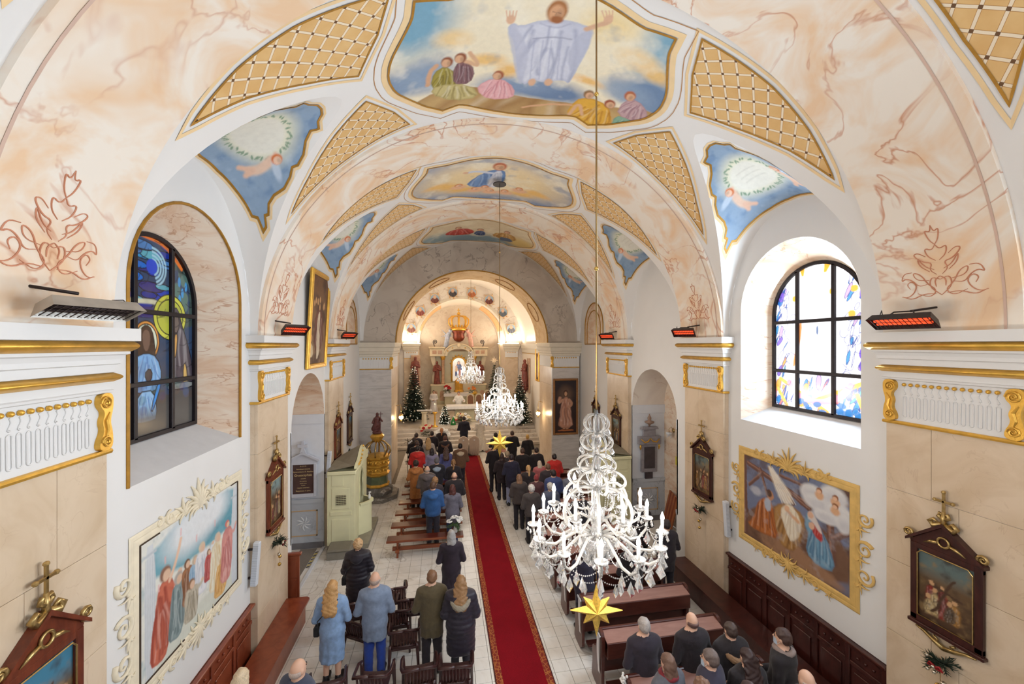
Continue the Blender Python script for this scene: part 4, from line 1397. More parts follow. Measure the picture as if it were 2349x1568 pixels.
# ================================================================== deep arched niches of the third bay
M_BLUEW = mat('pale_blue_plaster', (226, 230, 238), .8, var=.02)
M_DADO = marble('grey_blue_dado', (196, 202, 210), (180, 186, 196), (150, 156, 166), .9, 1.6, .02, .5)
ND = 1.10
for sd, nm in ((-1, 'left'), (1, 'right')):
    X0 = WR if sd > 0 else WL; X1 = X0 + sd * ND
    cy, hw = (NY0 + NY1) / 2, (NY1 - NY0) / 2
    root = thing('wall_niche_' + nm, kind='structure')
    ap = [(cy - hw * math.cos(PI * k / 32), 3.68 + hw * math.sin(PI * k / 32)) for k in range(33)]
    MB().grid([[(X0, y, z) for y, z in ap], [(X1, y, z) for y, z in ap]]).build('niche_vault', M_SOFFIT if sd < 0 else M_GREYM if False else M_WARMM, root, True)
    for yy in (NY0, NY1):
        MB().box(min(X0, X1), max(X0, X1), yy if yy == NY1 else yy - .05, yy + .05 if yy == NY1 else yy, 1.25, 3.68).build('niche_side', M_BLUEW, root)
        s2 = -1 if yy == NY1 else 1
        MB().box(min(X0, X1), max(X0, X1), min(yy, yy + s2 * .03), max(yy, yy + s2 * .03), 3.42, 3.68).build('impost', M_BLUEW, root)
        MB().box(min(X0, X1), max(X0, X1), min(yy, yy + s2 * .02), max(yy, yy + s2 * .02), 0.0, 1.25).build('dado', M_DADO, root)
        MB().box(min(X0, X1), max(X0, X1), min(yy, yy + s2 * .05), max(yy, yy + s2 * .05), 1.25, 1.36).build('dado_rail', M_DADO, root)
        MB().box(min(X0, X1), max(X0, X1), min(yy, yy + s2 * .04), max(yy, yy + s2 * .04), 0.0, .16).build('skirting', mat('dark_marble_skirting', (120, 118, 122), .3), root)
    MB().add([(X1, NY0, 0), (X1, NY1, 0)] + [(X1, y, z) for y, z in ap[::-1]], [tuple(range(35))]).build('niche_back', M_SOFFIT, root)
    MB().box(min(X0, X1), max(X0, X1), NY0, NY1, -.02, -.002).build('threshold', M_TILE, root)
    # dado frame and painted rosette on the far side
    x0, x1 = X0 + sd * .16, X0 + sd * .86
    f = MB()
    for a, b, c_, d_ in ((x0, x1, .34, .37), (x0, x1, 1.02, 1.05), (x0, x0 + sd * .03, .34, 1.05), (x1 - sd * .03, x1, .34, 1.05)):
        f.box(min(a, b), max(a, b), NY1 - .034, NY1 - .02, c_, d_)
    f.build('painted_frame', mat('tan_line_paint', (206, 176, 140), .7), root)
    rs = MB()
    for k in range(9):
        a = 2 * PI * k / 9
        rs.tube([((x0 + x1) / 2 + q * .2 * math.cos(a + q * .6), NY1 - .024, .69 + q * .2 * math.sin(a + q * .6)) for q in (0.1, .4, .7, 1)], [.006, .02, .022, .004], 5, flat=.4)
    rs.build('painted_rosette', mat('pale_line_paint', (224, 226, 228), .7), root)

# blind arched panels in the last bay
for sd, nm in ((-1, 12), (1, 13)):
    X0 = WR if sd > 0 else WL
    p = arch_pts(15.05, .95, 5.62, 6.3)
    root = tag(MB().prism([(y, z) for y, z in p], X0 - sd * .004, X0 + sd * .01, 'x').build('trim_%d' % nm, M_SOFFIT), kind='structure')
    MB().tube([(X0 - sd * .01, y, z) for y, z in p], .025, 6, closed=True).build('moulding', M_GOLDP, root)
    MB().tube([(X0 - sd * .01, y, z) for y, z in arch_pts(15.05, .7, 5.62, 6.25)], .02, 6).build('moulding', M_GOLDP, root)
# ================================================================== wall frescoes
M_FRAMEP = mat('ochre_painted_frame', (224, 184, 108), .7, var=.1, scale=8)
M_FRAMEL = mat('pale_ochre_painted_frame', (244, 232, 206), .8, var=.06, scale=8)
def paint_nativity(P):
    V = lambda *pts: [pX(u, v, WR)[1:] for u, v in pts]
    def bl(u, v, ru, rv, c, s=.4, a=1.0):
        _, y, z = pX(u, v, WR); P.blob(y, z, ru * .0085, rv * .0065, c, s, a)
    P.warp(.03, 6)
    P.c[:] = s2l_arr((96, 68, 58))
    P.poly(V((1690, 1030), (1960, 1120), (1960, 1300), (1690, 1170)), (116, 124, 152), .05)
    P.clouds((130, 136, 160), 3, .5, .8, .6)
    P.poly(V((1705, 1170), (1780, 1150), (1850, 1190), (1950, 1250), (1950, 1370), (1705, 1225)), (120, 86, 66), .05)
    P.poly(V((1720, 1225), (1790, 1215), (1900, 1310), (1950, 1365), (1860, 1320)), (170, 128, 96), .08, .8); P.clouds((90, 62, 52), 4, .55, .75, .6, 3)
    P.warp(.012, 12)
    for a, b, w_ in (((1708, 1045), (1712, 1220), .11), ((1718, 1062), (1860, 1160), .10), ((1745, 1075), (1765, 1150), .06), ((1765, 1075), (1820, 1155), .07), ((1790, 1090), (1945, 1160), .05), ((1800, 1120), (1860, 1170), .07), ((1720, 1110), (1750, 1085), .06), ((1905, 1205), (1910, 1290), .13), ((1910, 1235), (1948, 1222), .10)):
        P.line(V(a, b), w_, (112, 76, 64), .015, sm=0); P.line(V((a[0] - 2, a[1] - 3), (b[0] - 2, b[1] - 3)), w_ * .3, (166, 120, 100), .02, .8, sm=0)
    bl(1735, 1125, 16, 12, (196, 196, 204), .6, .8)
    # shaft of light
    P.poly(V((1760, 1068), (1772, 1070), (1828, 1152), (1795, 1160)), (250, 236, 214), .06, .75)
    for k in range(6): P.line(V((1764 + k * 1.5, 1070), (1796 + k * 6, 1156)), .012, (255, 248, 236), .02, .8, sm=0)
    # straw and child
    P.poly(V((1772, 1170), (1790, 1150), (1830, 1165), (1850, 1200), (1835, 1250), (1815, 1265), (1785, 1240)), (178, 132, 74), .04, shade=((120, 80, 40), 8, 8, .9))
    P.poly(V((1788, 1168), (1812, 1150), (1840, 1195), (1838, 1225), (1816, 1246), (1804, 1220)), (240, 228, 206), .03, shade=((206, 186, 156), 8, 4, .7))
    P.line(V((1803, 1166), (1815, 1180), (1832, 1196)), .06, (226, 176, 136), .03); bl(1806, 1164, 6, 6, (232, 186, 150))
    # kneeling man in ochre
    P.poly(V((1738, 1150), (1757, 1138), (1772, 1150), (1778, 1200), (1788, 1238), (1750, 1222), (1712, 1200), (1730, 1185)), (188, 108, 48), .03, shade=((122, 60, 26), 7, 4, .9))
    P.poly(V((1752, 1142), (1768, 1140), (1770, 1170), (1758, 1172)), (180, 186, 200), .03); _, y, z = pX(1768, 1136, WR); P.blob(y, z, .07, .09, (196, 140, 104), .3); P.blob(y + .03, z + .03, .06, .07, (90, 60, 46), .4)
    # woman in blue and red
    P.poly(V((1848, 1185), (1856, 1170), (1866, 1178), (1884, 1215), (1905, 1255), (1918, 1312), (1880, 1300), (1848, 1265), (1856, 1225), (1846, 1205)), (118, 162, 190), .03, shade=((60, 100, 136), 7, 4, .9))
    P.poly(V((1858, 1200), (1870, 1192), (1884, 1212), (1888, 1246), (1870, 1230)), (196, 62, 56), .03, shade=((140, 30, 34), 8, 4, .7))
    P.poly(V((1851, 1186), (1860, 1168), (1870, 1182), (1888, 1225), (1880, 1222), (1864, 1196)), (222, 210, 204), .03); bl(1860, 1180, 6, 8, (226, 180, 150)); bl(1862, 1205, 6, 9, (226, 180, 150))
    # clouds with cherubs
    for (u, v, a, b) in ((1862, 1130, 24, 22), (1880, 1155, 34, 20), (1912, 1140, 26, 26), (1925, 1180, 26, 24), (1895, 1185, 26, 16), (1935, 1200, 14, 24)): bl(u, v, a, b, (228, 226, 226), .35); bl(u + 3, v + b * .3, a * .8, b * .6, (204, 202, 208), .8, .6)
    P.clouds((190, 190, 196), 6, .6, .8, .3)
    for u, v in ((1880, 1130), (1917, 1146), (1917, 1166)):
        bl(u, v + 6, 9, 10, (226, 176, 136), .5); bl(u, v - 5, 6, 7, (150, 92, 56), .4); bl(u - 1, v - 3, 4.5, 5, (236, 190, 156), .4)
def paint_resurrection(P):
    V = lambda *pts: [pX(u, v, WL)[1:] for u, v in pts]
    def bl(u, v, ru, rv, c, s=.4, a=1.0):
        _, y, z = pX(u, v, WL); P.blob(y, z, ru * .0095, rv * .0062, c, s, a)
    P.warp(.02, 8)
    P.c[:] = s2l_arr((238, 238, 230))
    P.poly(V((345, 1240), (560, 1095), (560, 1180), (345, 1360)), (120, 176, 192), .05); P.clouds((84, 150, 172), 4, .5, .8, .8)
    bl(440, 1210, 55, 45, (238, 242, 246), .8); bl(480, 1170, 50, 40, (240, 243, 246), .8)
    P.poly(V((355, 1520), (380, 1470), (545, 1280), (548, 1340), (360, 1545)), (224, 226, 214), .05)
    P.warp(.008, 14)
    for u0, u1 in ((330, 356), (530, 547)):        # painted columns
        P.poly(V((u0, 1260 - (u0 - 330) * .69), (u1, 1260 - (u1 - 330) * .69), (u1, 1570 - (u1 - 330) * 1.0), (u0, 1590 - (u0 - 330) * 1.0)), (222, 226, 230), .01)
        for k in range(5):
            q = u0 + (u1 - u0) * (k + .5) / 5; P.line(V((q, 1290 - (q - 330) * .72), (q, 1565 - (q - 330) * 1.0)), .012, (196, 202, 210), .02, .8, sm=0)
        P.line(V((u0, 1280 - (u0 - 330) * .69), (u1, 1280 - (u1 - 330) * .69)), .03, (200, 206, 212), .02, sm=0)
    def man(u, v, h, w_, c, sh, hair, lean=0):
        sl = lambda x, y: (x, y - (x - u) * .85)
        P.poly(V(sl(u - w_ * .42, v), sl(u - w_ * .62, v + h * .25), sl(u - w_ * .6 - lean, v + h * .7), sl(u - w_ * .72 - lean, v + h * 1.06), sl(u - lean, v + h * 1.1), sl(u + w_ * .5 - lean, v + h * 1.02), sl(u + w_ * .6, v + h * .45), sl(u + w_ * .62, v + h * .2), sl(u + w_ * .4, v - h * .01)), c, .015, shade=(sh, u * .37, v * .11, .95))
        P.line(V(sl(u + w_ * .3, v + h * .1), sl(u + w_ * .75, v + h * .2), sl(u + w_ * 1.0, v + h * .05)), .055, c, .03, .9)
        bl(u + w_ * .98, v - w_ * .8 + h * .03, w_ * .12, w_ * .14, (236, 200, 172), .4)
        bl(u, v - h * .09, w_ * .30, w_ * .42, hair, .35); bl(u + w_ * .1, v - h * .075, w_ * .21, w_ * .32, (234, 198, 170), .35)
    man(378, 1330, 165, 34, (214, 118, 92), (160, 66, 50), (146, 104, 84), 12)
    P.line(V((388, 1330), (402, 1290), (414, 1235)), .05, (244, 206, 178), .02)
    man(408, 1335, 115, 28, (146, 164, 166), (96, 114, 118), (190, 180, 172), 4)
    man(428, 1300, 80, 22, (176, 122, 84), (120, 76, 48), (120, 84, 60), -4)
    man(446, 1290, 70, 22, (170, 200, 222), (120, 160, 196), (206, 190, 170), 0)
    man(462, 1262, 90, 26, (240, 240, 244), (196, 202, 214), (226, 206, 180), 0)
    man(438, 1345, 70, 26, (206, 196, 176), (150, 140, 120), (150, 110, 80), 0)
    man(478, 1270, 55, 16, (206, 96, 92), (150, 56, 60), (150, 120, 100), 0)
    man(498, 1240, 100, 26, (246, 240, 222), (226, 200, 150), (224, 202, 180), 2)
    P.line(V((500, 1300), (494, 1335), (505, 1345)), .05, (240, 196, 120), .03, .8)
    man(508, 1290, 66, 22, (236, 190, 120), (200, 140, 70), (214, 170, 130), 3)
    man(520, 1210, 110, 20, (226, 160, 152), (190, 110, 108), (220, 120, 110), 2)
    for u, v in ((378, 1290), (363, 1355), (414, 1225), (450, 1240), (492, 1205)): P.line(V((u, v), (u, v - 12)), .025, (240, 190, 190), .02, .9, sm=0)
def wall_fresco(name, label, X, sd, y0, y1, z0, z1, pf, fm, frame):
    root = thing(name, label, 'mural', (X, (y0 + y1) / 2, z0))
    loc = lambda p: (p[0] - X, p[1] - (y0 + y1) / 2, p[2] - z0)
    def mf(u, v): return np.full(len(u), -sd * .006), u - (y0 + y1) / 2, v - z0
    painted_grid('painted_scene', 190, 150, mf, pf, root, None, y0, y1, z0, z1, None, flip=sd < 0)
    f = .15
    W, Hh = (y1 - y0) / 2, z1 - z0
    fr = [(-W - f, -f), (W + f, -f), (W + f, Hh + f), (-W - f, Hh + f)]; fi = [(-W, 0), (W, 0), (W, Hh), (-W, Hh)]
    names = ('bottom_rail', 'side_rail', 'top_rail', 'side_rail')
    for k in range(4):
        a, b, c, d = fr[k], fr[(k + 1) % 4], fi[(k + 1) % 4], fi[k]
        mb = MB()
        steps = [(0, .006), (.12, .014), (.35, .014), (.45, .009), (.6, .016), (.85, .018), (1, .005)]
        mb.grid([[(-sd * h, a[0] + (d[0] - a[0]) * t, a[1] + (d[1] - a[1]) * t), (-sd * h, b[0] + (c[0] - b[0]) * t, b[1] + (c[1] - b[1]) * t)] for t, h in steps])
        mb.build(names[k], fm, root)
    return root
def acanthus(mb, sd, cy, cz, rot, s, n=7, mirror=1):
    """a fan of curling leaves in the wall plane, base at (cy,cz), pointing along rot"""
    for k in range(n):
        t = (k / (n - 1) - .5) * 2
        a = rot + t * 1.15
        L = s * (1 - .45 * abs(t))
        pts = []
        for q in range(6):
            w_ = q / 5; aa = a + t * w_ * w_ * .9
            pts.append((-sd * (.012 + .012 * math.sin(w_ * PI)), cy + L * w_ * math.cos(aa) * mirror, cz + L * w_ * math.sin(aa)))
        mb.tube(pts, [s * .05, s * .085, s * .085, s * .07, s * .045, s * .015], 6, flat=.7)
def volute(mb, sd, cy, cz, r, a0, turns, s=1, th=.016):
    pts = []
    for k in range(22):
        t = k / 21; a = a0 + s * turns * 2 * PI * t; rr = r * (1 - .85 * t)
        pts.append((-sd * .014, cy + rr * math.cos(a), cz + rr * math.sin(a)))
    mb.tube(pts, [th * (1.25 - .7 * k / 21) for k in range(22)], 6, flat=.7)
for sd, nm, lab, pf, fm in ((1, 'nativity_mural', 'nativity mural in ornate ochre painted frame on right wall below window', paint_nativity, M_FRAMEP),
                            (-1, 'procession_mural', 'pale mural of robed figures between painted columns on left wall below window', paint_resurrection, M_FRAMEL)):
    X = WR if sd > 0 else WL
    y0, y1, z0, z1 = 4.94, 7.02, 1.86, 3.42
    root = wall_fresco(nm, lab, X, sd, y0, y1, z0, z1, pf, fm, True)
    W, Hh = (y1 - y0) / 2, z1 - z0
    mb = MB(); acanthus(mb, sd, 0, Hh + .0, PI / 2, .40, 11); acanthus(mb, sd, 0, Hh - .02, PI / 2, .22, 9)
    for m_ in (-1, 1):
        acanthus(mb, sd, m_ * .30, Hh + .04, PI / 2 + m_ * -.5, .24, 6); volute(mb, sd, m_ * .55, Hh + .10, .09, PI / 2, 1.4, -m_); volute(mb, sd, m_ * .74, Hh + .12, .06, PI / 2, 1.2, m_)
    mb.build('top_crest', fm, root, True)
    mb = MB(); acanthus(mb, sd, 0, .0, -PI / 2, .32, 11); acanthus(mb, sd, 0, -.04, PI / 2, .18, 7)
    for m_ in (-1, 1):
        acanthus(mb, sd, m_ * .28, -.05, -PI / 2 + m_ * .5, .22, 6); volute(mb, sd, m_ * .5, -.12, .08, -PI / 2, 1.4, m_)
        acanthus(mb, sd, m_ * .72, -.12, -PI / 2 + m_ * .3, .12, 5)
    mb.build('bottom_crest', fm, root, True)
    for m_ in (-1, 1):
        mb = MB()
        for q, zz in enumerate((Hh * .80, Hh * .52, Hh * .28)):
            volute(mb, sd, m_ * (W + .22), zz, .13 - .02 * (q == 0), PI * (m_ < 0) + .6 * m_, 1.5, m_ if q % 2 else -m_, .022)
            acanthus(mb, sd, m_ * (W + .15), zz - .14, (0 if m_ > 0 else PI) - m_ * .7, .17, 4)
        mb.build('side_scrolls', fm, root, True)
    if sd < 0:
        for a, b in (((-W, 0), (-W, Hh)), ((-W, Hh), (-W + .3, Hh)), ((W, 0), (W, Hh)), ((W - .2, Hh), (W, Hh)), ((-W, 0), (-W + .75, 0)), ((W - .7, 0), (W, 0))):
            MB().tube([(.014, *a), (.014, *b)], .009, 5).build('dark_outline', mat('dark_line_paint', (70, 54, 40), .8), root)

# ================================================================== wainscot and wall benches
M_WOODR = wood('red_brown_wood', (120, 52, 32), (150, 74, 46), .3, (3, 3, 1.2))
M_WOODD = wood('dark_brown_wood', (58, 24, 20), (84, 38, 30), .35, (3, 3, 1.2))
M_WOODP = wood('pew_wood', (70, 34, 28), (96, 50, 40), .35, (1, 6, 6))
M_SHELF = wood('pinkish_pew_shelf', (150, 108, 98), (172, 130, 118), .35, (1, 6, 6))  # paler and pinker than the rest of the pew wood
def wainscot(label, X, sd, y0, y1, n, m, h=1.27):
    root = thing('wall_panelling', label, 'panelling', (X, (y0 + y1) / 2, 0))
    L = y1 - y0; w_ = L / n
    o = -sd
    MB().box(min(0, o * .02), max(0, o * .02), -L / 2, L / 2, 0, h).build('backing', m, root)
    for k in range(n):
        a = -L / 2 + k * w_
        MB().cbox(min(o * .02, o * .045), max(o * .02, o * .045), a, a + .07, 0, h - .04, .006).build('stile', m, root)
        for z0_, z1_, nmn in ((0, .14, 'lower_rail'), (h - .34, h - .28, 'middle_rail'), (h - .1, h - .04, 'upper_rail')):
            MB().cbox(min(o * .02, o * .042), max(o * .02, o * .042), a + .07, a + w_, z0_, z1_, .006).build(nmn, m, root)
        pn = MB().cbox(min(o * .02, o * .038), max(o * .02, o * .038), a + .13, a + w_ - .06, .22, h - .42, .014).build('panel', m, root)
        for q in (.25, .5, .75):
            MB().sphere((o * .03, a + .07 + (w_ - .07) * q, h - .19), .02, 8, 5).build('boss', m, root, True)
    MB().cbox(min(0, o * .09), max(0, o * .09), -L / 2 - .01, L / 2 + .01, h - .04, h, .01).build('cap_rail', m, root)
    return root
wainscot('dark wooden wall panelling under the nativity mural', WR - .005, 1, 4.40, 7.44, 6, M_WOODD)
wainscot('reddish wooden wall panelling under the procession mural', WL + .005, -1, 4.40, 7.44, 5, M_WOODR, 1.20)
def wall_bench(label, X, sd, y0, y1, m, depth, mb_=None):
    root = thing('wall_bench', label, 'bench', (X, (y0 + y1) / 2, 0))
    L = (y1 - y0) / 2; o = -sd
    pts = [(-L, 0), (-L, depth), (L - .05, depth), (L, depth - .06), (L, 0)] if o > 0 else [(-L, 0), (-L, -depth), (L - .05, -depth), (L, -depth + .06), (L, 0)]
    MB().prism([(b, a) for a, b in pts], .43, .47, 'z').build('seat', m, root)
    MB().box(min(o * (depth - .1), o * (depth - .07)), max(o * (depth - .1), o * (depth - .07)), -L + .05, L - .08, 0.0, .43).build('front_board', m, root)
    k = 5
    for i in range(k):
        y = -L + .1 + (2 * L - .3) * i / (k - 1)
        MB().box(min(0.0, o * (depth - .1)), max(0.0, o * (depth - .1)), y, y + .03, 0, .43).build('support', m, root)
    return root
wall_bench('polished reddish wall bench along the left wall below the procession mural', FL + .01, -1, 4.42, 8.72, M_WOODR, .45)
wall_bench('dark wall bench along the right wall below the nativity mural', FR - .01, 1, 4.42, 8.8, M_WOODD, .46)
t = thing('bench_end_panel', 'upright reddish wooden panel with carved top past the left wall bench', 'panel', (FL + .02, 8.92, 0))
MB().cbox(-.12, .16, 0, .05, 0, 1.22, .006).build('board', M_WOODR, t); MB().cbox(-.15, .20, -.02, .07, 1.22, 1.27, .01).build('cap', M_WOODR, t)
for z in (.95, .55): MB().cbox(-.08, .12, -.012, 0, z - .18, z + .18, .006).build('panel', M_WOODR, t)

# ================================================================== heaters
M_STEELW = mat('grey_heater_steel', (176, 168, 158), .4, .5, var=.12, scale=8)
M_DARKST = mat('dark_heater_steel', (58, 48, 46), .4, .6, var=.15)
M_GLOW = emit('glowing_heater_element', (236, 78, 40), 1.3)
M_COLD = mat('cold_heater_grille', (70, 56, 56), .5, .4)
def heater(label, side, y, m, lit, yaw, tilt=28, L=.62):
    f = FR if side > 0 else FL
    root = thing('infrared_heater', label, 'heater', (f, y, 5.95), 0, 'infrared heaters above the pilasters')
    o = -side
    MB().lathe([(.05, 0), (.05, .012), (.025, .02), (.02, .06)], 12, M=Mt((0, 0, .10), ry=R(90) * o)).build('wall_flange', M_DARKST, root, True)
    MB().tube([(0.0, 0, .10), (o * .30, .12, .05)], .013, 8).build('arm', M_DARKST, root, True)
    # body: local length along x, tilted face downwards
    B = Mt((o * .36, .16, -.06), rz=R(yaw), ry=0) @ Mt(rx=R(tilt))
    b = MB()
    outer = [(-L / 2, -.12), (L / 2, -.12), (L / 2, .12), (-L / 2, .12)]
    top = [(-L / 2 + .03, -.085), (L / 2 - .03, -.085), (L / 2 - .03, .085), (-L / 2 + .03, .085)]
    b.add([(x, q, -.05) for x, q in outer] + [(x, q, .045) for x, q in top], [(4, 5, 6, 7), (0, 1, 5, 4), (1, 2, 6, 5), (2, 3, 7, 6), (3, 0, 4, 7)], B)
    b.add([(x, q, -.05) for x, q in outer] + [(x * .94, q * .8, .0) for x, q in outer], [(0, 4, 5, 1), (1, 5, 6, 2), (2, 6, 7, 3), (3, 7, 4, 0)], B)
    b.build('housing', m, root)
    g = MB().add([(-L / 2 * .94, -.096, 0), (L / 2 * .94, -.096, 0), (L / 2 * .94, .096, 0), (-L / 2 * .94, .096, 0)], [(0, 1, 2, 3)], B)
    g.build('reflector', M_COLD, root)
    for q in (-.035, .035):
        MB().tube([(-L / 2 * .85, q, -.02), (L / 2 * .85, q, -.02)], .016, 8, M=B).build('heating_tube', M_GLOW if lit else M_COLD, root, True)
    gr = MB()
    for k in range(13):
        x = -L / 2 * .88 + L * .88 * k / 12
        gr.tube([(x, -.1, -.042), (x, .1, -.042)], .004, 4, M=B)
    gr.build('grille', M_DARKST, root)
    gb = MB().tube([(-.12, .05, .05), (-.09, .04, .10), (.09, .04, .10), (.12, .05, .05)], .009, 6, M=B)
    gb.build('mounting_bracket', M_DARKST, root)
    MB().tube([(L * .3, .05, .045), (L * .34, .06, .12), (L * .4, 0, .1), (L * .42, -.02, .04)], .005, 5, M=B).build('cable', M_DARKST, root, True)
heater('large pale unlit heater on the nearest left pilaster', -1, 3.55, M_STEELW, False, 70, -22)
heater('dark glowing heater on the second left pilaster, beside the tall gilt painting', -1, 8.0, M_DARKST, True, 55, -42, .5)
heater('small dark heater on the far left pilaster, above the confessional', -1, 12.4, M_DARKST, True, 55, -42, .5)
heater('large dark glowing heater on the nearest right pilaster', 1, 3.75, M_DARKST, True, 100, 30)
heater('glowing heater on the second right pilaster, past the bright window', 1, 8.15, M_DARKST, True, 128, 42, .5)
heater('small heater on the far right pilaster, near the chancel arch', 1, 12.5, M_DARKST, True, 128, 42, .5)

# ================================================================== stations of the cross
M_MAHO = wood('mahogany_frame', (88, 36, 22), (124, 58, 34), .35, (8, 8, 1.5))
M_MAHOD = wood('dark_mahogany_frame', (50, 22, 18), (74, 34, 26), .4, (8, 8, 1.5))
M_OLDG = mat('old_gilt_carving', (186, 158, 104), .35, .9, var=.15, scale=20)
def paint_station(seed):
    def pf(P):
        rr = random.Random(seed)
        P.grad(0, (74, 48, 28), .62, (110, 84, 54)); P.warp(.03, 9)
        top = [(60, 122, 150), (96, 112, 110), (128, 150, 150), (80, 96, 100)][seed % 4]
        P.put(np.clip((P.v - .48) / .18, 0, 1), top)
        P.clouds((52, 36, 26), 9, .5, .75, .7, seed); P.clouds((150, 120, 76), 8, .58, .78, .6, seed * 3)
        for k in range(7):
            x, h = rr.uniform(-.2, .2), rr.uniform(.2, .42)
            c = rr.choice([(140, 40, 30), (176, 126, 60), (90, 70, 50), (196, 170, 120), (120, 60, 40), (70, 80, 90)])
            P.poly([(x - .05, .08), (x - .045, h), (x, h + .06), (x + .045, h), (x + .06, .08)], c, .02, .9, shade=((40, 26, 20), 20, 8, .8))
            P.blob(x, h + .08, .025, .03, (200, 156, 112), .3)
        P.line([(-.12, .12), (.08, .58)], .03, (74, 48, 30), .01, sm=0); P.line([(-.1, .45), (.14, .38)], .03, (74, 48, 30), .01, sm=0)
    return pf
me_carve = {}
def station(label, X, sd, y, seed, m, wreath=True, detail=True):
    """local frame: built facing -y (wall plane at y=0), then turned to the wall"""
    root = thing('station_of_the_cross', label, 'painting', (X, y, 2.17), R(-90) if sd > 0 else R(90), 'stations of the cross')
    W, Hh = .34, 1.0
    for x0, x1 in ((-W, -W + .075), (W - .075, W)):
        MB().cbox(x0, x1, -.05, 0, .05, Hh, .008).build('frame_side', m, root)
    MB().cbox(-W, W, -.05, 0, .04, .12, .008).build('frame_bottom', m, root)
    MB().cbox(-W - .02, W + .02, -.07, 0, 0, .045, .01).build('base_moulding', m, root)
    MB().prism([(-W, Hh), (W, Hh), (W, Hh + .02), (0, Hh + .30), (-W, Hh + .02)], -.045, 0, 'y').build('pediment', m, root)
    for s in (-1, 1):
        MB().prism([(s * (W + .03), Hh), (s * (W + .03), Hh + .035), (0, Hh + .345), (0, Hh + .30)], -.085, 0, 'y').build('raking_cornice', m, root)
    MB().cbox(-W, W, -.045, 0, Hh - .07, Hh, .006).build('frame_top', m, root)
    def mf(u, v): return u, np.full(len(u), -.022), v + .12
    painted_grid('painting', 46, 70, mf, paint_station(seed), root, None, -W + .07, W - .07, 0, .82)
    MB().tube([(-W + .08, -.052, .13), (W - .08, -.052, .13), (W - .08, -.052, .88), (W - .12, -.052, .925), (-W + .12, -.052, .925), (-W + .08, -.052, .88)], .008, 5, closed=True).build('gilt_slip', M_OLDG, root)
    # carved gilt ornament
    c = MB()
    ring = [(0.055 * math.cos(a), -.055, Hh + .12 + .055 * math.sin(a)) for a in [2 * PI * k / 14 for k in range(14)]]
    c.tube(ring, .014, 6, closed=True)
    for s in (-1, 1): c.tube([(s * .06, -.05, Hh + .10), (s * .12, -.05, Hh + .085), (s * .20, -.05, Hh + .04)], [.02, .022, .004], 6)
    c.build('pediment_carving', M_OLDG, root, True)
    for s in (-1, 1):
        c = MB()
        pts = [(s * (W - .02), -.06, Hh + .05)]
        for k in range(14):
            a = k / 13 * 3.0 * PI; r = .05 * (1 - k / 16)
            pts.append((s * (W + .01 - r * math.cos(a) * 1), -.06, Hh + .10 + r * math.sin(a)))
        c.tube(pts, [.020 - .0008 * k for k in range(15)], 6); c.build('corner_scroll', M_OLDG, root, True)
    c = MB()
    for s in (-1, 1):
        c.tube([(s * .02, -.05, Hh + .33), (s * .10, -.055, Hh + .29), (s * .13, -.06, Hh + .33), (s * .09, -.06, Hh + .37), (s * .05, -.055, Hh + .34)], [.03, .034, .028, .02, .01], 6)
        c.tube([(0, -.05, Hh + .38), (s * .05, -.05, Hh + .42), (s * .04, -.05, Hh + .46), (0, -.05, Hh + .44)], [.02, .022, .018, .01], 6)
    c.tube([(0, -.05, Hh + .30), (0, -.05, Hh + .48)], [.035, .018], 6)
    c.build('finial_carving', M_OLDG, root, True)
    cr = MB().cbox(-.014, .014, -.06, -.04, Hh + .46, Hh + .70, .004).cbox(-.08, .08, -.06, -.04, Hh + .585, Hh + .613, .004)
    for p in ((0, Hh + .71), (-.085, Hh + .6), (.085, Hh + .6)): cr.sphere((p[0], -.05, p[1]), .022, 8, 5)
    cr.build('cross', M_OLDG, root)
    c = MB()
    for s in (-1, 1):
        c.tube([(s * .28, -.04, -.02), (s * .2, -.04, -.035), (s * .10, -.045, -.08), (0, -.05, -.11)], [.012, .02, .024, .03], 6)
        c.tube([(s * .10, -.045, -.02), (s * .06, -.045, -.05), (s * .09, -.045, -.07)], .014, 6)
    c.build('bottom_carving', M_OLDG, root, True)
    return root
M_FIR = mat('fir_green', (38, 52, 38), .7, var=.25, scale=20)
M_SILVB = mat('silver_bauble', (206, 196, 178), .15, .9)
M_GOLDB = mat('gold_bauble', (214, 176, 96), .15, .9)
M_REDB = mat('red_ribbon', (170, 30, 36), .5)
M_WHITEC = mat('white_cloth', (240, 238, 234), .8, var=.03)
def fir_spray(mb, c, n, L, r, seed, droop=.3):
    rr = random.Random(seed)
    for k in range(n):
        a = rr.uniform(0, 2 * PI); e = rr.uniform(-.5, 1.0)
        l = L * rr.uniform(.6, 1.1)
        d = Vector((math.cos(a) * math.cos(e), math.sin(a) * math.cos(e), math.sin(e)))
        p0 = Vector(c); p1 = p0 + d * l * .6; p2 = p0 + d * l + Vector((0, 0, -droop * l))
        mb.tube([p0, p1, p2], [r, r * .8, r * .15], 4, cap=False)
        for q in (.4, .6, .8):
            b = p0.lerp(p1, q) if q < .6 else p1.lerp(p2, (q - .6) * 2)
            for s in (-1, 1):
                sd_ = d.cross(Vector((0, 0, 1))); sd_ = sd_.normalized() if sd_.length > .1 else Vector((1, 0, 0))
                mb.tube([b, b + d * .05 * l / L * 1.2 + sd_ * s * l * .28], [r * .7, r * .1], 4, cap=False)
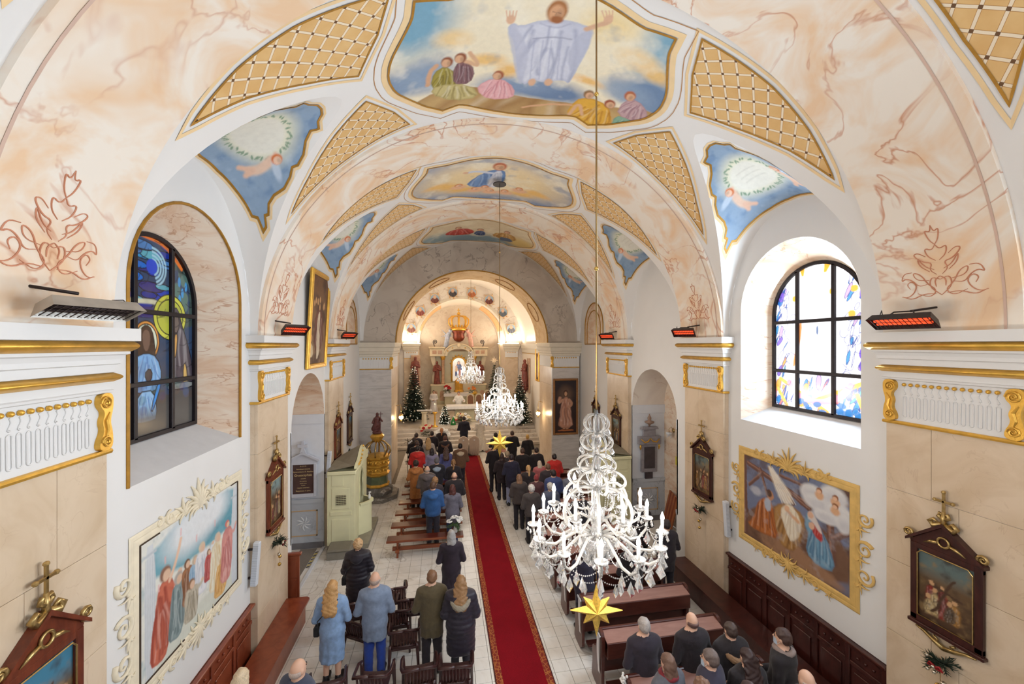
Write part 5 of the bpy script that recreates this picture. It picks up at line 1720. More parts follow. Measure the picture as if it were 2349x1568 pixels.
def wreath(label, X, sd, y, z, seed):
    root = thing('fir_wreath', label, 'wreath', (X - sd * .07, y, z), 0, 'fir sprays under the stations')
    mb = MB(); fir_spray(mb, (0, 0, 0), 26, .17, .010, seed); mb.build('fir_twigs', M_FIR, root)
    rr = random.Random(seed)
    for k, (dy, dz) in enumerate(((-.03, -.20), (.02, -.26), (0, -.40))):
        MB().sphere((-sd * .03, dy, dz), .032, 10, 6).build('bauble', M_GOLDB if k else M_SILVB, root, True)
    MB().tube([(-sd * .03, 0, -.08), (-sd * .03, 0, -.38)], .003, 4).build('string', M_GOLDB, root)
    b = MB()
    for s in (-1, 1): b.tube([(-sd * .1, 0, -.02), (-sd * .12, s * .05, .02), (-sd * .11, s * .07, -.02), (-sd * .1, 0, -.03)], .012, 5)
    b.build('bow', M_REDB, root, True)
    for k in range(4): MB().sphere((-sd * .11, rr.uniform(-.09, .09), rr.uniform(-.1, .08)), .022, 8, 5).build('bauble', M_SILVB, root, True)
STN = [(-1, 3.71, 'mahogany station of the cross with blue-sky painting on nearest left pilaster', 0, M_MAHO), (-1, 8.12, 'mahogany station of the cross on second left pilaster, beside the deep arched niche', 2, M_MAHO), (-1, 12.65, 'narrow station of the cross on the left pilaster above the confessional', 3, M_MAHO),
       (1, 3.71, 'large dark station of the cross with red-robed figure on nearest right pilaster', 1, M_MAHOD), (1, 8.12, 'dark station of the cross on second right pilaster, past the nativity mural', 5, M_MAHOD), (1, 12.65, 'dark station of the cross on the right pilaster nearest the chancel', 6, M_MAHOD)]
WL_ = ['fir spray with baubles under the nearest left station', 'fir spray with gold baubles on second left pilaster, above the wall bench', 'dark fir spray under the left station by the confessional', 'fir spray with silver and red trim under the nearest right station', 'fir spray with hanging baubles on second right pilaster', 'dark fir spray under the right station nearest the chancel']
for k, (sd, y, lab, seed, m) in enumerate(STN):
    X = FR if sd > 0 else FL
    station(lab, X - sd * .003, sd, y, seed, m)
    wreath(WL_[k], X, sd, y, 1.88, 20 + k)
for sd in (-1, 1):
    station('dark station of the cross on the %s wall of the last bay before the chancel' % ('left' if sd < 0 else 'right'), (WR if sd > 0 else WL) - sd * .003, sd, 14.75, 9 + sd, M_MAHOD)
    wreath('small dark fir spray on the %s wall of the last bay' % ('left' if sd < 0 else 'right'), WR if sd > 0 else WL, sd, 14.75, 1.85, 31 + sd)

# ================================================================== loudspeakers
M_SPK = mat('white_speaker_shell', (224, 228, 236), .5, var=.02)
def speaker(label, X, y, z, rz, sd):
    root = thing('column_loudspeaker', label, 'loudspeaker', (X, y, z), rz)
    MB().cbox(-.05, .05, -.045, .045, 0, .74, .012, M=Mt((-sd * .09, 0, 0), ry=R(-4) * sd)).build('cabinet', M_SPK, root)
    g = MB()
    for k in range(24): g.box(-.04, .04, -.049, -.045, .03 + k * .028, .045 + k * .028, M=Mt((-sd * .09, 0, 0), ry=R(-4) * sd))
    g.build('grille', mat('grey_speaker_grille', (196, 202, 212), .6), root)
    for z_ in (.12, .6): MB().box(-.08 if sd > 0 else 0, 0 if sd > 0 else .08, -.015, .015, z_, z_ + .03).build('bracket', M_DARKST, root)
speaker('white column loudspeaker at the left wall beside the second pilaster', WL, 7.40, 1.52, 0, -1)
speaker('white column loudspeaker at the right wall beside the nativity mural', WR, 7.38, 1.62, 0, 1)
speaker('white column loudspeaker above the left niche, beside the confessional', WL, 11.80, 1.9, 0, -1)
speaker('white column loudspeaker at the right wall near the grey memorial', WR, 13.6, 1.7, 0, 1)

# ================================================================== paintings on the walls
def framed(name, label, loc, rz, w_, h, pf, m, fw=.09, tilt=0, res=60, gm=None):
    root = thing(name, label, 'painting', loc, rz)
    T_ = Mt(rx=tilt)
    for a, b, c, d, nm in ((-w_ / 2, -w_ / 2 + fw, 0, h, 'frame_side'), (w_ / 2 - fw, w_ / 2, 0, h, 'frame_side'), (-w_ / 2 + fw, w_ / 2 - fw, 0, fw, 'frame_bottom'), (-w_ / 2 + fw, w_ / 2 - fw, h - fw, h, 'frame_top')):
        MB().cbox(a, b, -.07, 0, c, d, .02, M=T_).build(nm, m, root)
        MB().cbox(a + fw * .25, b - fw * .25, -.085, -.06, c + fw * .25, d - fw * .25, .008, M=T_).build('frame_bead', m, root)
    def mf(u, v):
        return u, -.035 * np.ones(len(u)) * math.cos(tilt) - v * math.sin(tilt), v * math.cos(tilt)
    painted_grid('canvas', int(res * w_), int(res * h), mf, pf, root, None, -w_ / 2 + fw * .9, w_ / 2 - fw * .9, fw * .9, h - fw * .9)
    return root
def paint_tall(P):
    P.grad(0, (150, 120, 92), 2.4, (112, 74, 44)); P.warp(.05, 4); P.clouds((70, 44, 36), 3, .45, .7, .8)
    P.poly([(-.35, .4), (-.3, 1.5), (.3, 1.5), (.45, .5)], (120, 72, 56), .06, shade=((74, 40, 34), 6, 3, .8))
    P.poly([(-.08, .25), (-.12, 1.0), (-.05, 1.45), (.08, 1.45), (.12, .9), (.14, .25)], (232, 216, 190), .03, shade=((190, 166, 136), 10, 3, .7))
    for x, y in ((0, 1.58), (.02, 1.75), (-.42, 1.62), (-.3, 1.7), (.38, 1.6), (-.14, 1.7)): P.blob(x, y, .055, .08, (206, 160, 112), .4)
    P.poly([(-.6, .3), (-.58, .6), (-.42, .65), (-.3, .3)], (216, 196, 160), .04); P.blob(-.5, .75, .06, .08, (190, 140, 100), .4)
framed('tall_gilt_painting', 'tall dark painting of robed figures in gilt frame high on left wall', (WL + .01, 10.93, 5.0), R(90), 1.55, 2.46, paint_tall, M_GOLD, .13, R(3))
def paint_figure(P):                              # generic robed figure, dark ground
    P.grad(0, (58, 34, 26), 2.2, (44, 34, 40)); P.warp(.03, 5)
    P.blob(0, 1.75, .3, .34, (120, 92, 74), .9, .7)
    P.poly([(-.10, 1.62), (-.2, 1.3), (-.26, .8), (-.34, .3), (.32, .3), (.26, .8), (.2, 1.3), (.10, 1.62)], (206, 150, 122), .05, shade=((150, 96, 80), 7, 2, .8))
    P.line([(-.16, 1.5), (-.32, 1.35), (-.26, 1.6)], .11, (200, 150, 124), .04); P.line([(.16, 1.5), (.3, 1.3), (.12, 1.2)], .11, (196, 146, 120), .04)
    P.blob(0, 1.78, .10, .14, (70, 42, 30), .3); P.blob(0, 1.76, .065, .095, (206, 156, 122), .3)
    P.blob(-.07, .27, .06, .03, (190, 140, 110), .4); P.blob(.07, .27, .06, .03, (190, 140, 110), .4)
    P.poly([(-.34, .16), (.34, .16), (.34, .22), (-.34, .22)], (190, 110, 60), .02)
framed('devotional_painting', 'tall painting of pink-robed figure on dark ground beside chancel arch', (5.22, YC - .15, 1.72), 0, 1.12, 2.42, paint_figure, wood('worn_gilt_wood', (140, 92, 50), (170, 120, 70), .4), .09, 0)

# ================================================================== memorials in the niches
M_MEMW = mat('pale_memorial_marble', (206, 210, 222), .4, var=.05)
M_MEMG = mat('grey_memorial_marble', (150, 146, 152), .35, var=.1, scale=12)
M_SLATE = mat('brown_slate', (78, 56, 54), .35, var=.15, scale=5)
M_SLATD = mat('dark_slate', (70, 64, 70), .3, var=.25, scale=4)
M_INSC = mat('gilt_inscription', (222, 196, 140), .5)
def text_mesh(s, size, m, parent, loc, rot, name='inscription', bold=False, al='CENTER'):
    c = bpy.data.curves.new('txt', 'FONT')
    c.body = s; c.size = size; c.align_x = al; c.align_y = 'CENTER'; c.extrude = .002
    o = bpy.data.objects.new('txt', c); COL.objects.link(o)
    dg = bpy.context.evaluated_depsgraph_get()
    me = bpy.data.meshes.new_from_object(o.evaluated_get(dg))
    bpy.data.objects.remove(o); bpy.data.curves.remove(c)
    me.materials.clear(); me.materials.append(m)
    q = bpy.data.objects.new(name, me); COL.objects.link(q)
    q.parent = parent; q.location = loc; q.rotation_euler = rot
    return q
t = thing('epitaph_memorial', 'pale marble epitaph with cross and brown inscribed slab in left niche', 'memorial', (-3.76, NY1 - .025, 1.42))
MB().cbox(-.33, .33, -.05, 0, .0, .10, .008).build('sill', M_MEMW, t)
for x in (-.35, .27): MB().cbox(x, x + .08, -.06, 0, .02, .92, .008).build('side_post', M_MEMW, t)
MB().prism([(-.38, .90), (.38, .90), (.38, 1.0), (0, 1.20), (-.38, 1.0)], -.05, 0, 'y').build('pediment', M_MEMW, t)
for s in (-1, 1): MB().prism([(s * .42, .98), (s * .42, 1.03), (0, 1.25), (0, 1.19)], -.10, 0, 'y').build('raking_cornice', M_MEMW, t)
MB().cbox(-.27, .27, -.03, 0, .10, .90, .004).build('inscribed_slab', M_SLATE, t)
MB().prism([(-.10, 1.16), (.10, 1.16), (.03, 1.36), (.13, 1.38), (.13, 1.46), (.04, 1.45), (.03, 1.55), (-.03, 1.55), (-.04, 1.45), (-.13, 1.46), (-.13, 1.38), (-.03, 1.36)], -.08, -.03, 'y').build('cross', M_MEMW, t)
for s, z, sz in (('D. O. M.', .85, .045), ('Sacerdotum memoria', .775, .04), ('Reverendissimi D. Matthiae', .70, .046), ('Gruszczyński', .605, .085), ('canonici', .515, .04), ('Hic sepultus', .445, .036), ('aetatis anno', .385, .036), ('in pace', .33, .036), ('requiem aeternam', .265, .042), ('Requiescat in pace', .18, .05)):
    text_mesh(s, sz, M_INSC, t, (0, -.033, z), (R(90), 0, 0))
t = thing('urn_memorial', 'grey stone memorial with urn and gilt swag on the right niche wall', 'memorial', (6.45, NY1 - .025, 1.35))
MB().cbox(-.27, .27, -.08, 0, .22, 1.12, .01).build('frame', M_MEMG, t); MB().cbox(-.18, .18, -.095, -.07, .34, 1.02, .004).build('dark_tablet', M_SLATD, t)
MB().cbox(-.13, .13, -.05, 0, .0, .22, .006).build('bracket', M_SLATD, t); MB().cbox(-.38, .38, -.13, 0, 1.10, 1.36, .012).build('entablature', M_MEMG, t)
MB().cbox(-.20, .20, -.10, 0, 1.36, 1.58, .008).build('attic', M_MEMG, t); MB().prism([(-.28, 1.58), (.28, 1.58), (.25, 1.66), (-.25, 1.66)], -.14, 0, 'y').build('attic_cornice', M_MEMG, t)
MB().lathe([(.03, 0), (.03, .05), (.06, .08), (.14, .12), (.15, .16), (.05, .19), (.05, .23), (.06, .27), (.03, .34), (.005, .40)], 14, (0, -.07, 1.66)).build('urn', mat('brown_urn', (156, 128, 112), .5), t, True)
for s in (-1, 1):
    MB().tube([(0, -.14, 1.30), (s * .09, -.15, 1.20), (s * .2, -.15, 1.18), (s * .31, -.14, 1.28)], [.012, .025, .025, .012], 6).build('swag', M_GOLD, t, True)
    MB().tube([(s * .31, -.10, 1.12), (s * .32, -.10, 1.02), (s * .31, -.09, .93)], [.015, .035, .01], 6).build('tassel', M_GOLD, t, True)
    for z in (.28, 1.07): MB().sphere((s * .225, -.085, z), .016, 6, 4).build('boss', M_MEMG, t)
t = thing('paper_notice', 'yellow paper notice on the marbled back wall of right niche', 'notice', (WR + ND - .004, 11.0, 1.93), 0)
MB().box(-.004, 0, -.15, .15, 0, .26).build('sheet', mat('yellow_paper', (236, 220, 92), .8, var=.03), t)
ln = MB()
for k in range(5): ln.box(-.006, -.004, -.11, .11 - .03 * (k % 2), .04 + k * .042, .05 + k * .042)
ln.build('print', mat('faded_print', (196, 178, 70), .8), t)
t = thing('wall_sconce', 'small glass wall sconce on the marbled back wall of right niche', 'lamp', (WR + ND - .004, 11.25, 2.95))
MB().lathe([(.07, 0), (.06, .02), (.02, .03)], 12, M=Mt(ry=R(-90))).build('back_plate', M_OLDG, t, True)
MB().tube([(0, 0, 0), (-.08, 0, .12), (-.16, 0, .05), (-.15, 0, -.06)], .008, 6).build('arm', M_OLDG, t, True)
MB().lathe([(.02, -.16), (.06, -.14), (.09, -.08), (.085, -.05)], 12, (-.15, 0, 0)).build('glass_bowl', M_SPK, t, True)
for k in range(4): MB().sphere((-.15 + .07 * math.cos(k * PI / 2), .07 * math.sin(k * PI / 2), -.19), .014, 6, 4, sz=1.8).build('drop', M_SPK, t)
# stacked slatted boards in the right niche
g = 'wooden boards stacked in the right niche'
for k in range(7):
    o = MB().cbox(-.02, .02, -.045, .045, 0, 1.15, .006).build('wooden_board', M_WOODR if k % 2 else wood('orange_brown_wood%d' % k, (150, 86, 50), (176, 108, 66), .4, (3, 3, 1)))
    o.location = (WR + .55 + .03 * k, 10.62 + .11 * k, 0.01); o.rotation_euler = (R(4), R(12), 0)
    tag(o, 'upright brown board leaning in the right niche, %s of seven from the doorway edge' % ('first', 'second', 'third', 'fourth', 'fifth', 'sixth', 'seventh')[k], 'board', g)
# dark door mat and hazard strip on the step of the left niche
t = thing('entrance_mat', 'grey entrance mat in the left niche with yellow striped edge', 'mat', (-3.40, 10.55, 0))
MB().box(-.42, .0, -1.15, 1.15, 0, .014).build('mat', mat('grey_coir', (128, 120, 112), .95, var=.12, scale=60), t)
MB().cbox(.12, .20, -1.2, 1.2, 0, .03, .004).build('threshold_strip', M_SPK, t)
for k in range(9): MB().add([(.02, .15 + k * .09, .02), (.10, .19 + k * .09, .02), (.10, .235 + k * .09, .02), (.02, .195 + k * .09, .02)], [(0, 1, 2, 3)]).build('stripe', mat('hazard_yellow', (206, 180, 60), .7) if k % 2 else M_DARKST, t)
# ================================================================== carpet runner
def carpet_mats():
    m, nt, b = new_mat('red_carpet_pile')
    n = noise(nt, 90, 3, vec=coords(nt)); n2 = noise(nt, 2.5, 3, vec=coords(nt))
    r = ramp(nt, [(.3, rgb(116, 10, 22)), (.7, rgb(150, 18, 32))]); nt.links.new(n.outputs['Fac'], r.inputs['Fac'])
    r2 = ramp(nt, [(.3, (.85, .85, .85, 1)), (.7, (1, 1, 1, 1))]); nt.links.new(n2.outputs['Fac'], r2.inputs['Fac'])
    nt.links.new(mixc(nt, 1.0, r.outputs['Color'], r2.outputs['Color'], 'MULTIPLY'), b.inputs['Base Color']); setin(b, Roughness=.95)
    b.inputs['Specular IOR Level'].default_value = .15
    m2, nt, b = new_mat('patterned_carpet_border')
    v = nt.nodes.new('ShaderNodeTexVoronoi'); v.feature = 'DISTANCE_TO_EDGE'; v.inputs['Scale'].default_value = 17
    nt.links.new(coords(nt, 'Object', (1, .8, 1)), v.inputs['Vector'])
    r = ramp(nt, [(.0, rgb(186, 120, 56)), (.05, rgb(170, 96, 46)), (.08, rgb(132, 44, 26)), (1, rgb(122, 34, 26))]); nt.links.new(v.outputs['Distance'], r.inputs['Fac'])
    nt.links.new(r.outputs['Color'], b.inputs['Base Color']); setin(b, Roughness=.95)
    return m, m2
M_CARP, M_CARPB = carpet_mats()
t = thing('carpet_runner', 'long red carpet runner with patterned golden borders down the aisle', 'carpet', (1.35, 11.5, 0))
MB().box(-.36, .36, -8.7, 8.6, 0, .012).build('red_field', M_CARP, t)
for s in (-1, 1):
    MB().box(min(s * .36, s * .47), max(s * .36, s * .47), -8.7, 8.6, 0, .0125).build('patterned_border', M_CARPB, t)
    MB().box(min(s * .47, s * .49), max(s * .47, s * .49), -8.7, 8.6, 0, .012).build('selvedge', mat('dark_red_binding', (74, 20, 22), .9), t)

# ================================================================== plank benches on the left
M_BENCH = wood('orange_brown_bench', (112, 50, 26), (146, 76, 40), .35, (1, 8, 8))
M_BENCHD = wood('dark_bench_seat', (72, 26, 18), (98, 40, 26), .35, (1, 8, 8))
def bench_parts(root):
    MB().cbox(-1.0, 1.0, -.15, .15, .43, .465, .008).build('seat', M_BENCHD, root)
    MB().cbox(-1.0, 1.0, -.165, -.15, .41, .47, .004).build('front_edge', M_BENCH, root)
    for x in (-.72, .72):
        MB().prism([(-.14, 0), (-.08, 0), (-.03, .2), (.03, .2), (.08, 0), (.14, 0), (.10, .43), (-.10, .43)], x - .025, x + .025, 'x').build('leg', M_BENCH, root)
        MB().cbox(x - .05, x + .05, -.20, .20, .16, .22, .006).build('trestle', M_BENCH, root)
    MB().cbox(-.86, .86, -.03, .03, .14, .24, .004).build('stretcher', M_BENCH, root)
BENCH0, BENCHS = 10.95, .84
ordn = ('nearest', 'second', 'third', 'fourth', 'fifth', 'sixth', 'seventh', 'farthest')
bp = None
for k in range(8):
    y = 10.95 + .84 * k
    lab = '%s plank bench from the camera in the row left of the carpet' % ordn[k]
    if bp is None:
        bp = thing('plank_bench', lab, 'bench', (-.45, y, 0), 0, 'plank benches left of the carpet'); bench_parts(bp)
    else:
        copy_tree(bp, None, (-.45 + .015 * k, y, 0), 0, lab)

# ================================================================== pews on the right
def pew_parts(root):
    L = 1.06
    out = smooth_poly([(-.12, 0), (.30, 0), (.30, .12), (.26, .3), (.29, .5), (.22, .58), (.12, .60), (.06, .80), (.06, .96), (-.02, 1.0), (-.12, .97), (-.16, .8), (-.12, .4)], 1)
    for x in (-L, L - .04):
        MB().prism(out, x, x + .05, 'x').build('pew_end', M_WOODP, root)
    MB().cbox(-L + .05, L - .04, 0.03, .28, .42, .455, .008).build('seat', M_WOODP, root)
    MB().cbox(-L + .05, L - .04, -.04, .0, .30, .93, .006).build('backrest', M_WOODP, root)
    MB().prism([(-.25, .885), (-.24, .905), (.0, .955), (.0, .93)], -L + .05, L - .04, 'x').build('book_shelf', M_SHELF, root)
    MB().cbox(-L + .02, L - .02, -.01, .045, .935, .98, .012).build('top_rail', M_WOODP, root)
    MB().cbox(-L + .05, L - .04, -.26, -.235, .66, .905, .005).build('shelf_front', M_WOODP, root)
    MB().cbox(-L + .05, L - .04, -.24, -.03, .64, .665, .004).build('book_ledge', M_WOODP, root)
    MB().cbox(-L + .08, L - .08, -.24, -.10, .16, .20, .006).build('kneeler', M_WOODP, root)
M_RIB = mat('white_satin_ribbon', (232, 230, 230), .4, var=.05)
me_rib = MB().grid([[(x + .012 * math.sin(z * 9), -.008 * math.sin(z * 7) , z) for z in [-.62 + .62 * q / 12 for q in range(13)]] for x in (-.035, -.012, .012, .035)]).mesh('ribbon', M_RIB, True)
PEWY = [4.11, 5.01, 5.96, 6.86, 7.76, 8.66, 9.56, 10.46, 11.36, 12.26, 13.16, 14.06]
pp = None
po = ('nearest', 'second', 'third', 'fourth', 'fifth', 'sixth', 'seventh', 'eighth', 'ninth', 'tenth', 'eleventh', 'farthest')
for k, y in enumerate(PEWY):
    lab = '%s dark wooden pew from the camera in the block right of the carpet' % po[k]
    if pp is None:
        pp = thing('church_pew', lab, 'pew', (3.56, y + .19, 0), 0, 'pews right of the carpet'); pew_parts(pp)
    else:
        copy_tree(pp, None, (3.56, y + .19, 0), 0, lab)
    if k < 9:
        t = thing('pew_ribbon', 'white satin ribbon hanging on the aisle end of the %s pew' % po[k], 'ribbon', (2.48, y + .14, .93), R(90), 'ribbons on the pew ends')
        put('tail', me_rib, t); put('tail', me_rib, t, (.03, .006, -.02), (0, R(3), 0), (1, 1, .8))
        b = MB()
        for s in (-1, 1): b.tube([(0, 0, .01), (s * .05, .02, .05), (s * .09, .01, .02), (s * .05, .0, -.02), (0, 0, .01)], .014, 5, flat=.4)
        b.build('bow', M_RIB, t, True)
        if k == 1:
            f = MB(); rr = random.Random(3)
            for q in range(16): f.sphere((rr.uniform(-.05, .05), rr.uniform(-.02, .06), rr.uniform(.0, .12)), .02, 6, 4)
            f.build('flower_cluster', M_WHITEC, t)

# ================================================================== brown plastic armchairs
M_PLAS = mat('brown_plastic', (64, 36, 34), .32, var=.08, scale=3)
def chair_parts(root):
    # faces +y; the back is at -y
    MB().grid([[(x, y, .43 - .03 * math.cos(x / .23 * PI / 2) * (1 - abs(y) / .5) + (.02 if y > .18 else 0)) for x in np.linspace(-.22, .22, 9)] for y in np.linspace(-.2, .22, 9)]).build('seat', M_PLAS, root, True)
    MB().cbox(-.23, .23, -.21, -.18, .39, .43, .006).build('seat_rail', M_PLAS, root); MB().cbox(-.23, .23, .20, .235, .38, .43, .01).build('seat_rail', M_PLAS, root)
    for sx in (-1, 1):
        # front leg runs up to the arm
        MB().tube([(sx * .26, .25, 0), (sx * .245, .22, .42), (sx * .25, .2, .62)], [.022, .034, .026], 8, flat=.7).build('leg', M_PLAS, root, True)
        MB().tube([(sx * .25, -.30, 0), (sx * .225, -.22, .42), (sx * .22, -.21, .5)], [.022, .034, .03], 8, flat=.7).build('leg', M_PLAS, root, True)
        MB().tube([(sx * .25, .22, .60), (sx * .265, .10, .655), (sx * .265, -.1, .665), (sx * .235, -.24, .72), (sx * .15, -.29, .765), (0, -.305, .78)], [.026, .03, .03, .03, .028, .028], 8, flat=.75).build('arm', M_PLAS, root, True)
    for k in range(8):                      # back slats
        x = -.175 + .35 * k / 7
        MB().tube([(x * .95, -.195, .44), (x, -.24, .58), (x, -.285 + .25 * x * x, .77)], .018, 6, flat=.45).build('back_slat', M_PLAS, root, True)
    MB().tube([(-.21, -.2, .46), (0, -.205, .455), (.21, -.2, .46)], .025, 6).build('back_rail', M_PLAS, root, True)
CH_ = [(-1.70, 6.30, 8, 'plastic armchair at bottom left, behind the woman in the blue coat'), (-1.03, 6.36, -6, 'plastic armchair directly behind the man in the grey coat'), (-.36, 6.38, 3, 'plastic armchair directly behind the man in the olive coat'), (.20, 6.32, -4, 'plastic armchair behind the woman with the fur-trimmed hood'),
       (-1.40, 7.55, -30, 'plastic armchair turned sideways between the blue coat and the grey coat'), (-.86, 7.75, 4, 'plastic armchair just in front of the man in the grey coat'), (-.66, 7.22, 2, 'empty plastic armchair in the middle row left of the olive coat'),
       (-1.62, 8.12, 5, 'plastic armchair behind the woman in the black puffer coat'), (-.62, 8.06, 0, 'empty plastic armchair in the front row left of the olive coat'), (-1.0, 8.45, 10, 'farthest plastic armchair, past the grey coat')]
cp = None
for x, y, a, lab in CH_:
    if cp is None:
        cp = thing('plastic_armchair', 'brown ' + lab, 'chair', (x, y, 0), R(a), 'brown plastic armchairs'); chair_parts(cp)
    else:
        copy_tree(cp, None, (x, y, 0), R(a), 'brown ' + lab)

# ================================================================== confessionals
M_CONF = mat('pale_yellow_green_paint', (238, 234, 192), .5, var=.05, scale=3)
M_CONFR = mat('grey_lead_roof', (150, 144, 128), .7, var=.1)
M_CONFI = mat('dark_interior', (60, 44, 34), .9)
def confessional(label, X, y, sd):
    root = thing('confessional', label, 'confessional', (X, y, 0), 0)
    o = -sd
    def bx(a, b, c, d, e, f, nm, m=M_CONF, ch=.006): MB().cbox(min(o * a, o * b), max(o * a, o * b), c, d, e, f, ch).build(nm, m, root)
    D, L = .72, 1.7
    bx(.0, .04, 0, L, 0, 2.15, 'back'); bx(0, D + .35, -.02, L + .02, 0, .14, 'plinth', M_CONFR, .01)
    bx(.04, D, 0, .05, .14, 2.15, 'side_wall'); bx(.04, D, L - .05, L, .14, 2.15, 'side_wall')
    bx(.04, D, .52, .56, .14, 2.1, 'partition'); bx(.04, D, 1.14, 1.18, .14, 2.1, 'partition')
    # penitent side panels facing the nave entrance
    bx(.08, D - .08, -.02, .0, .95, 1.06, 'ledge_moulding'); bx(.12, D - .14, -.012, 0, .25, .85, 'panel'); bx(.12, D - .3, -.012, 0, 1.75, 2.05, 'panel'); bx(.12, D - .14, -.012, 0, 1.12, 1.68, 'panel')
    gl = MB()
    for k in range(6):
        gl.tube([(o * (.24 + .05 * k), -.02, 1.22), (o * (.24 + .05 * k), -.02, 1.50)], .006, 4); gl.tube([(o * .22, -.02, 1.24 + .048 * k), (o * .50, -.02, 1.24 + .048 * k)], .006, 4)
    gl.build('grille', M_CONF, root); bx(.22, .50, -.014, -.006, 1.22, 1.50, 'grille_backing', M_CONFI)
    # front: two doors + arched opening with half door
    bx(D - .03, D, .05, .50, .14, 2.05, 'front_panel'); bx(D - .03, D, 1.20, L - .05, .14, 2.05, 'front_panel')
    bx(.05, .08, .56, 1.14, .14, 2.0, 'inner_back', M_CONFI)
    hd = [(o * (D + .30 * math.sin(PI * k / 10)), .50 + .70 * k / 10, ) for k in range(11)]
    MB().grid([[(p[0], p[1], z) for p in hd] for z in (.14, 1.02)]).build('half_door', M_CONF, root, True)
    tp = MB(); tp.grid([[(p[0] * 1.0 + o * d, p[1], 1.04) for p in hd] for d in (-.05, .05)]); tp.grid([[(p[0] + o * .05, p[1], z) for p in hd] for z in (.98, 1.04)])
    tp.build('half_door_rim', M_CONF, root)
    # curved valance boards
    for yy, s in ((.56, 1), (1.14, -1)):
        MB().prism(smooth_poly([(yy, 1.05), (yy + s * .05, 1.05), (yy + s * .02, 1.3), (yy + s * .10, 1.5), (yy + s * .03, 1.7), (yy + s * .16, 1.9), (yy + s * .29, 2.0), (yy, 2.02)], 2), o * (D - .02), o * (D + .02), 'x').build('shaped_curtain_board', M_CONF, root)
    bx(0, D + .04, -.05, L + .05, 2.05, 2.15, 'cornice', M_CONF, .02)
    # wavy pediment and sloping roof
    crest = smooth_poly([(-.05, 2.15), (L + .05, 2.15), (L + .05, 2.3), (L * .8, 2.38), (L * .5, 2.72), (L * .2, 2.38), (-.05, 2.3)], 2)
    MB().prism(crest, o * (D - .01), o * (D + .05), 'x').build('crest', M_CONF, root)
    MB().add([(o * (D - .02), 0, 2.28), (o * (D - .02), L / 2, 2.66), (o * (D - .02), L, 2.28), (0, 0, 2.16), (0, L / 2, 2.25), (0, L, 2.16)], [(0, 1, 4, 3), (1, 2, 5, 4)]).build('roof', M_CONFR, root)
    g = MB()
    for k in range(7):
        q = k / 6; g.sphere((o * (D + .06), L * (.12 + .38 * q), 2.26 + .36 * q * q), .035, 7, 4)
    tag(g.build('gilt_carving', M_GOLD, root, True), kind='stuff')
    return root
confessional('pale yellow-green confessional with curved half door at the left pilaster', FL + .03, 11.50, -1)
confessional('pale confessional at the right pilaster, mostly behind the nearest chandelier', FR - .03, 11.55, 1)
for sd, nm in ((-1, 'left'),):
    t = thing('kneeling_step', 'grey padded kneeling step beside the left confessional', 'step', (FL + .45, 11.16, 0))
    MB().cbox(-.3, .3, -.17, .17, 0, .2, .01).build('box', mat('grey_painted_board', (140, 134, 122), .7), t); MB().cbox(-.3, .3, -.17, .25, .2, .27, .03, M=Mt((0, 0, .02), rx=R(8))).build('pad', mat('grey_vinyl', (128, 122, 108), .5), t)
t = thing('spray_bottle', 'white spray bottle standing on the left confessional door ledge', 'bottle', (FL + .03 + .95, 11.50 + .85, 1.045))
MB().lathe([(.035, 0), (.04, .02), (.04, .10), (.015, .15), (.015, .17)], 10).build('body', M_WHITEC, t, True); MB().cbox(-.02, .05, -.015, .015, .17, .205, .006).build('spray_head', M_WHITEC, t)

# ================================================================== gilded font with carved cover
M_GREENM = marble('green_marble', (104, 112, 84), (84, 96, 70), (150, 150, 120), 2, 3, .03, .3)
M_DKMARB = marble('dark_veined_marble', (124, 118, 112), (96, 92, 88), (200, 196, 188), 2, 2.4, .03, .3)
M_STAT = mat('dark_polychrome_statue', (104, 60, 56), .5, var=.3, scale=14)
t = thing('baptismal_font', 'gilded octagonal font with crown-shaped cover and small statue by chancel arch', 'font', (-2.38, 15.35, 0))
def octa(prof, nm, m, smooth=False, n=8): MB().lathe(prof, n, M=Mt(rz=R(22.5))).build(nm, m, t, smooth)
octa([(.80, 0), (.80, .14), (.78, .16), (0.001, .16)], 'marble_step', M_DKMARB); octa([(.58, .16), (.58, .30), (.42, .42)], 'step_block', M_DKMARB)
octa([(.42, .42), (.46, .45), (.46, .48), (.40, .53)], 'gilt_base', M_GOLD); octa([(.40, .53), (.37, .80)], 'green_band', M_GREENM)
octa([(.37, .80), (.45, .86), (.47, .90), (.38, .93), (.36, .96), (.36, 1.12)], 'lower_basin', M_GOLD); octa([(.36, 1.12), (.46, 1.18), (.46, 1.22), (.38, 1.25), (.37, 1.40), (.47, 1.47), (.48, 1.52), (.30, 1.56), (.12, 1.6)], 'upper_basin', M_GOLD)
cv = MB(); rr = random.Random(8)
for k in range(8):
    a = 2 * PI * k / 8
    for z, r in ((1.04, .36), (1.32, .375)):
        cv.sphere((r * math.cos(a), r * math.sin(a), z), .055, 8, 5, sz=1.2); cv.sphere((r * math.cos(a + .3), r * math.sin(a + .3), z + .02), .035, 6, 4); cv.sphere((r * math.cos(a - .3), r * math.sin(a - .3), z - .02), .035, 6, 4)
tag(cv.build('relief_carving', M_GOLD, t, True), kind='stuff')
for k in range(8):
    a = 2 * PI * k / 8
    pts = [(r * math.cos(a), r * math.sin(a), z) for r, z in ((.40, 1.54), (.47, 1.66), (.44, 1.84), (.30, 1.98), (.14, 2.06))]
    MB().tube(pts, [.03, .035, .035, .03, .02], 6).build('crown_rib', M_OLDG, t, True)
octa([(.14, 2.02), (.17, 2.08), (.24, 2.18), (.26, 2.24), (.20, 2.30), (.10, 2.34)], 'crown_top', M_GOLD)
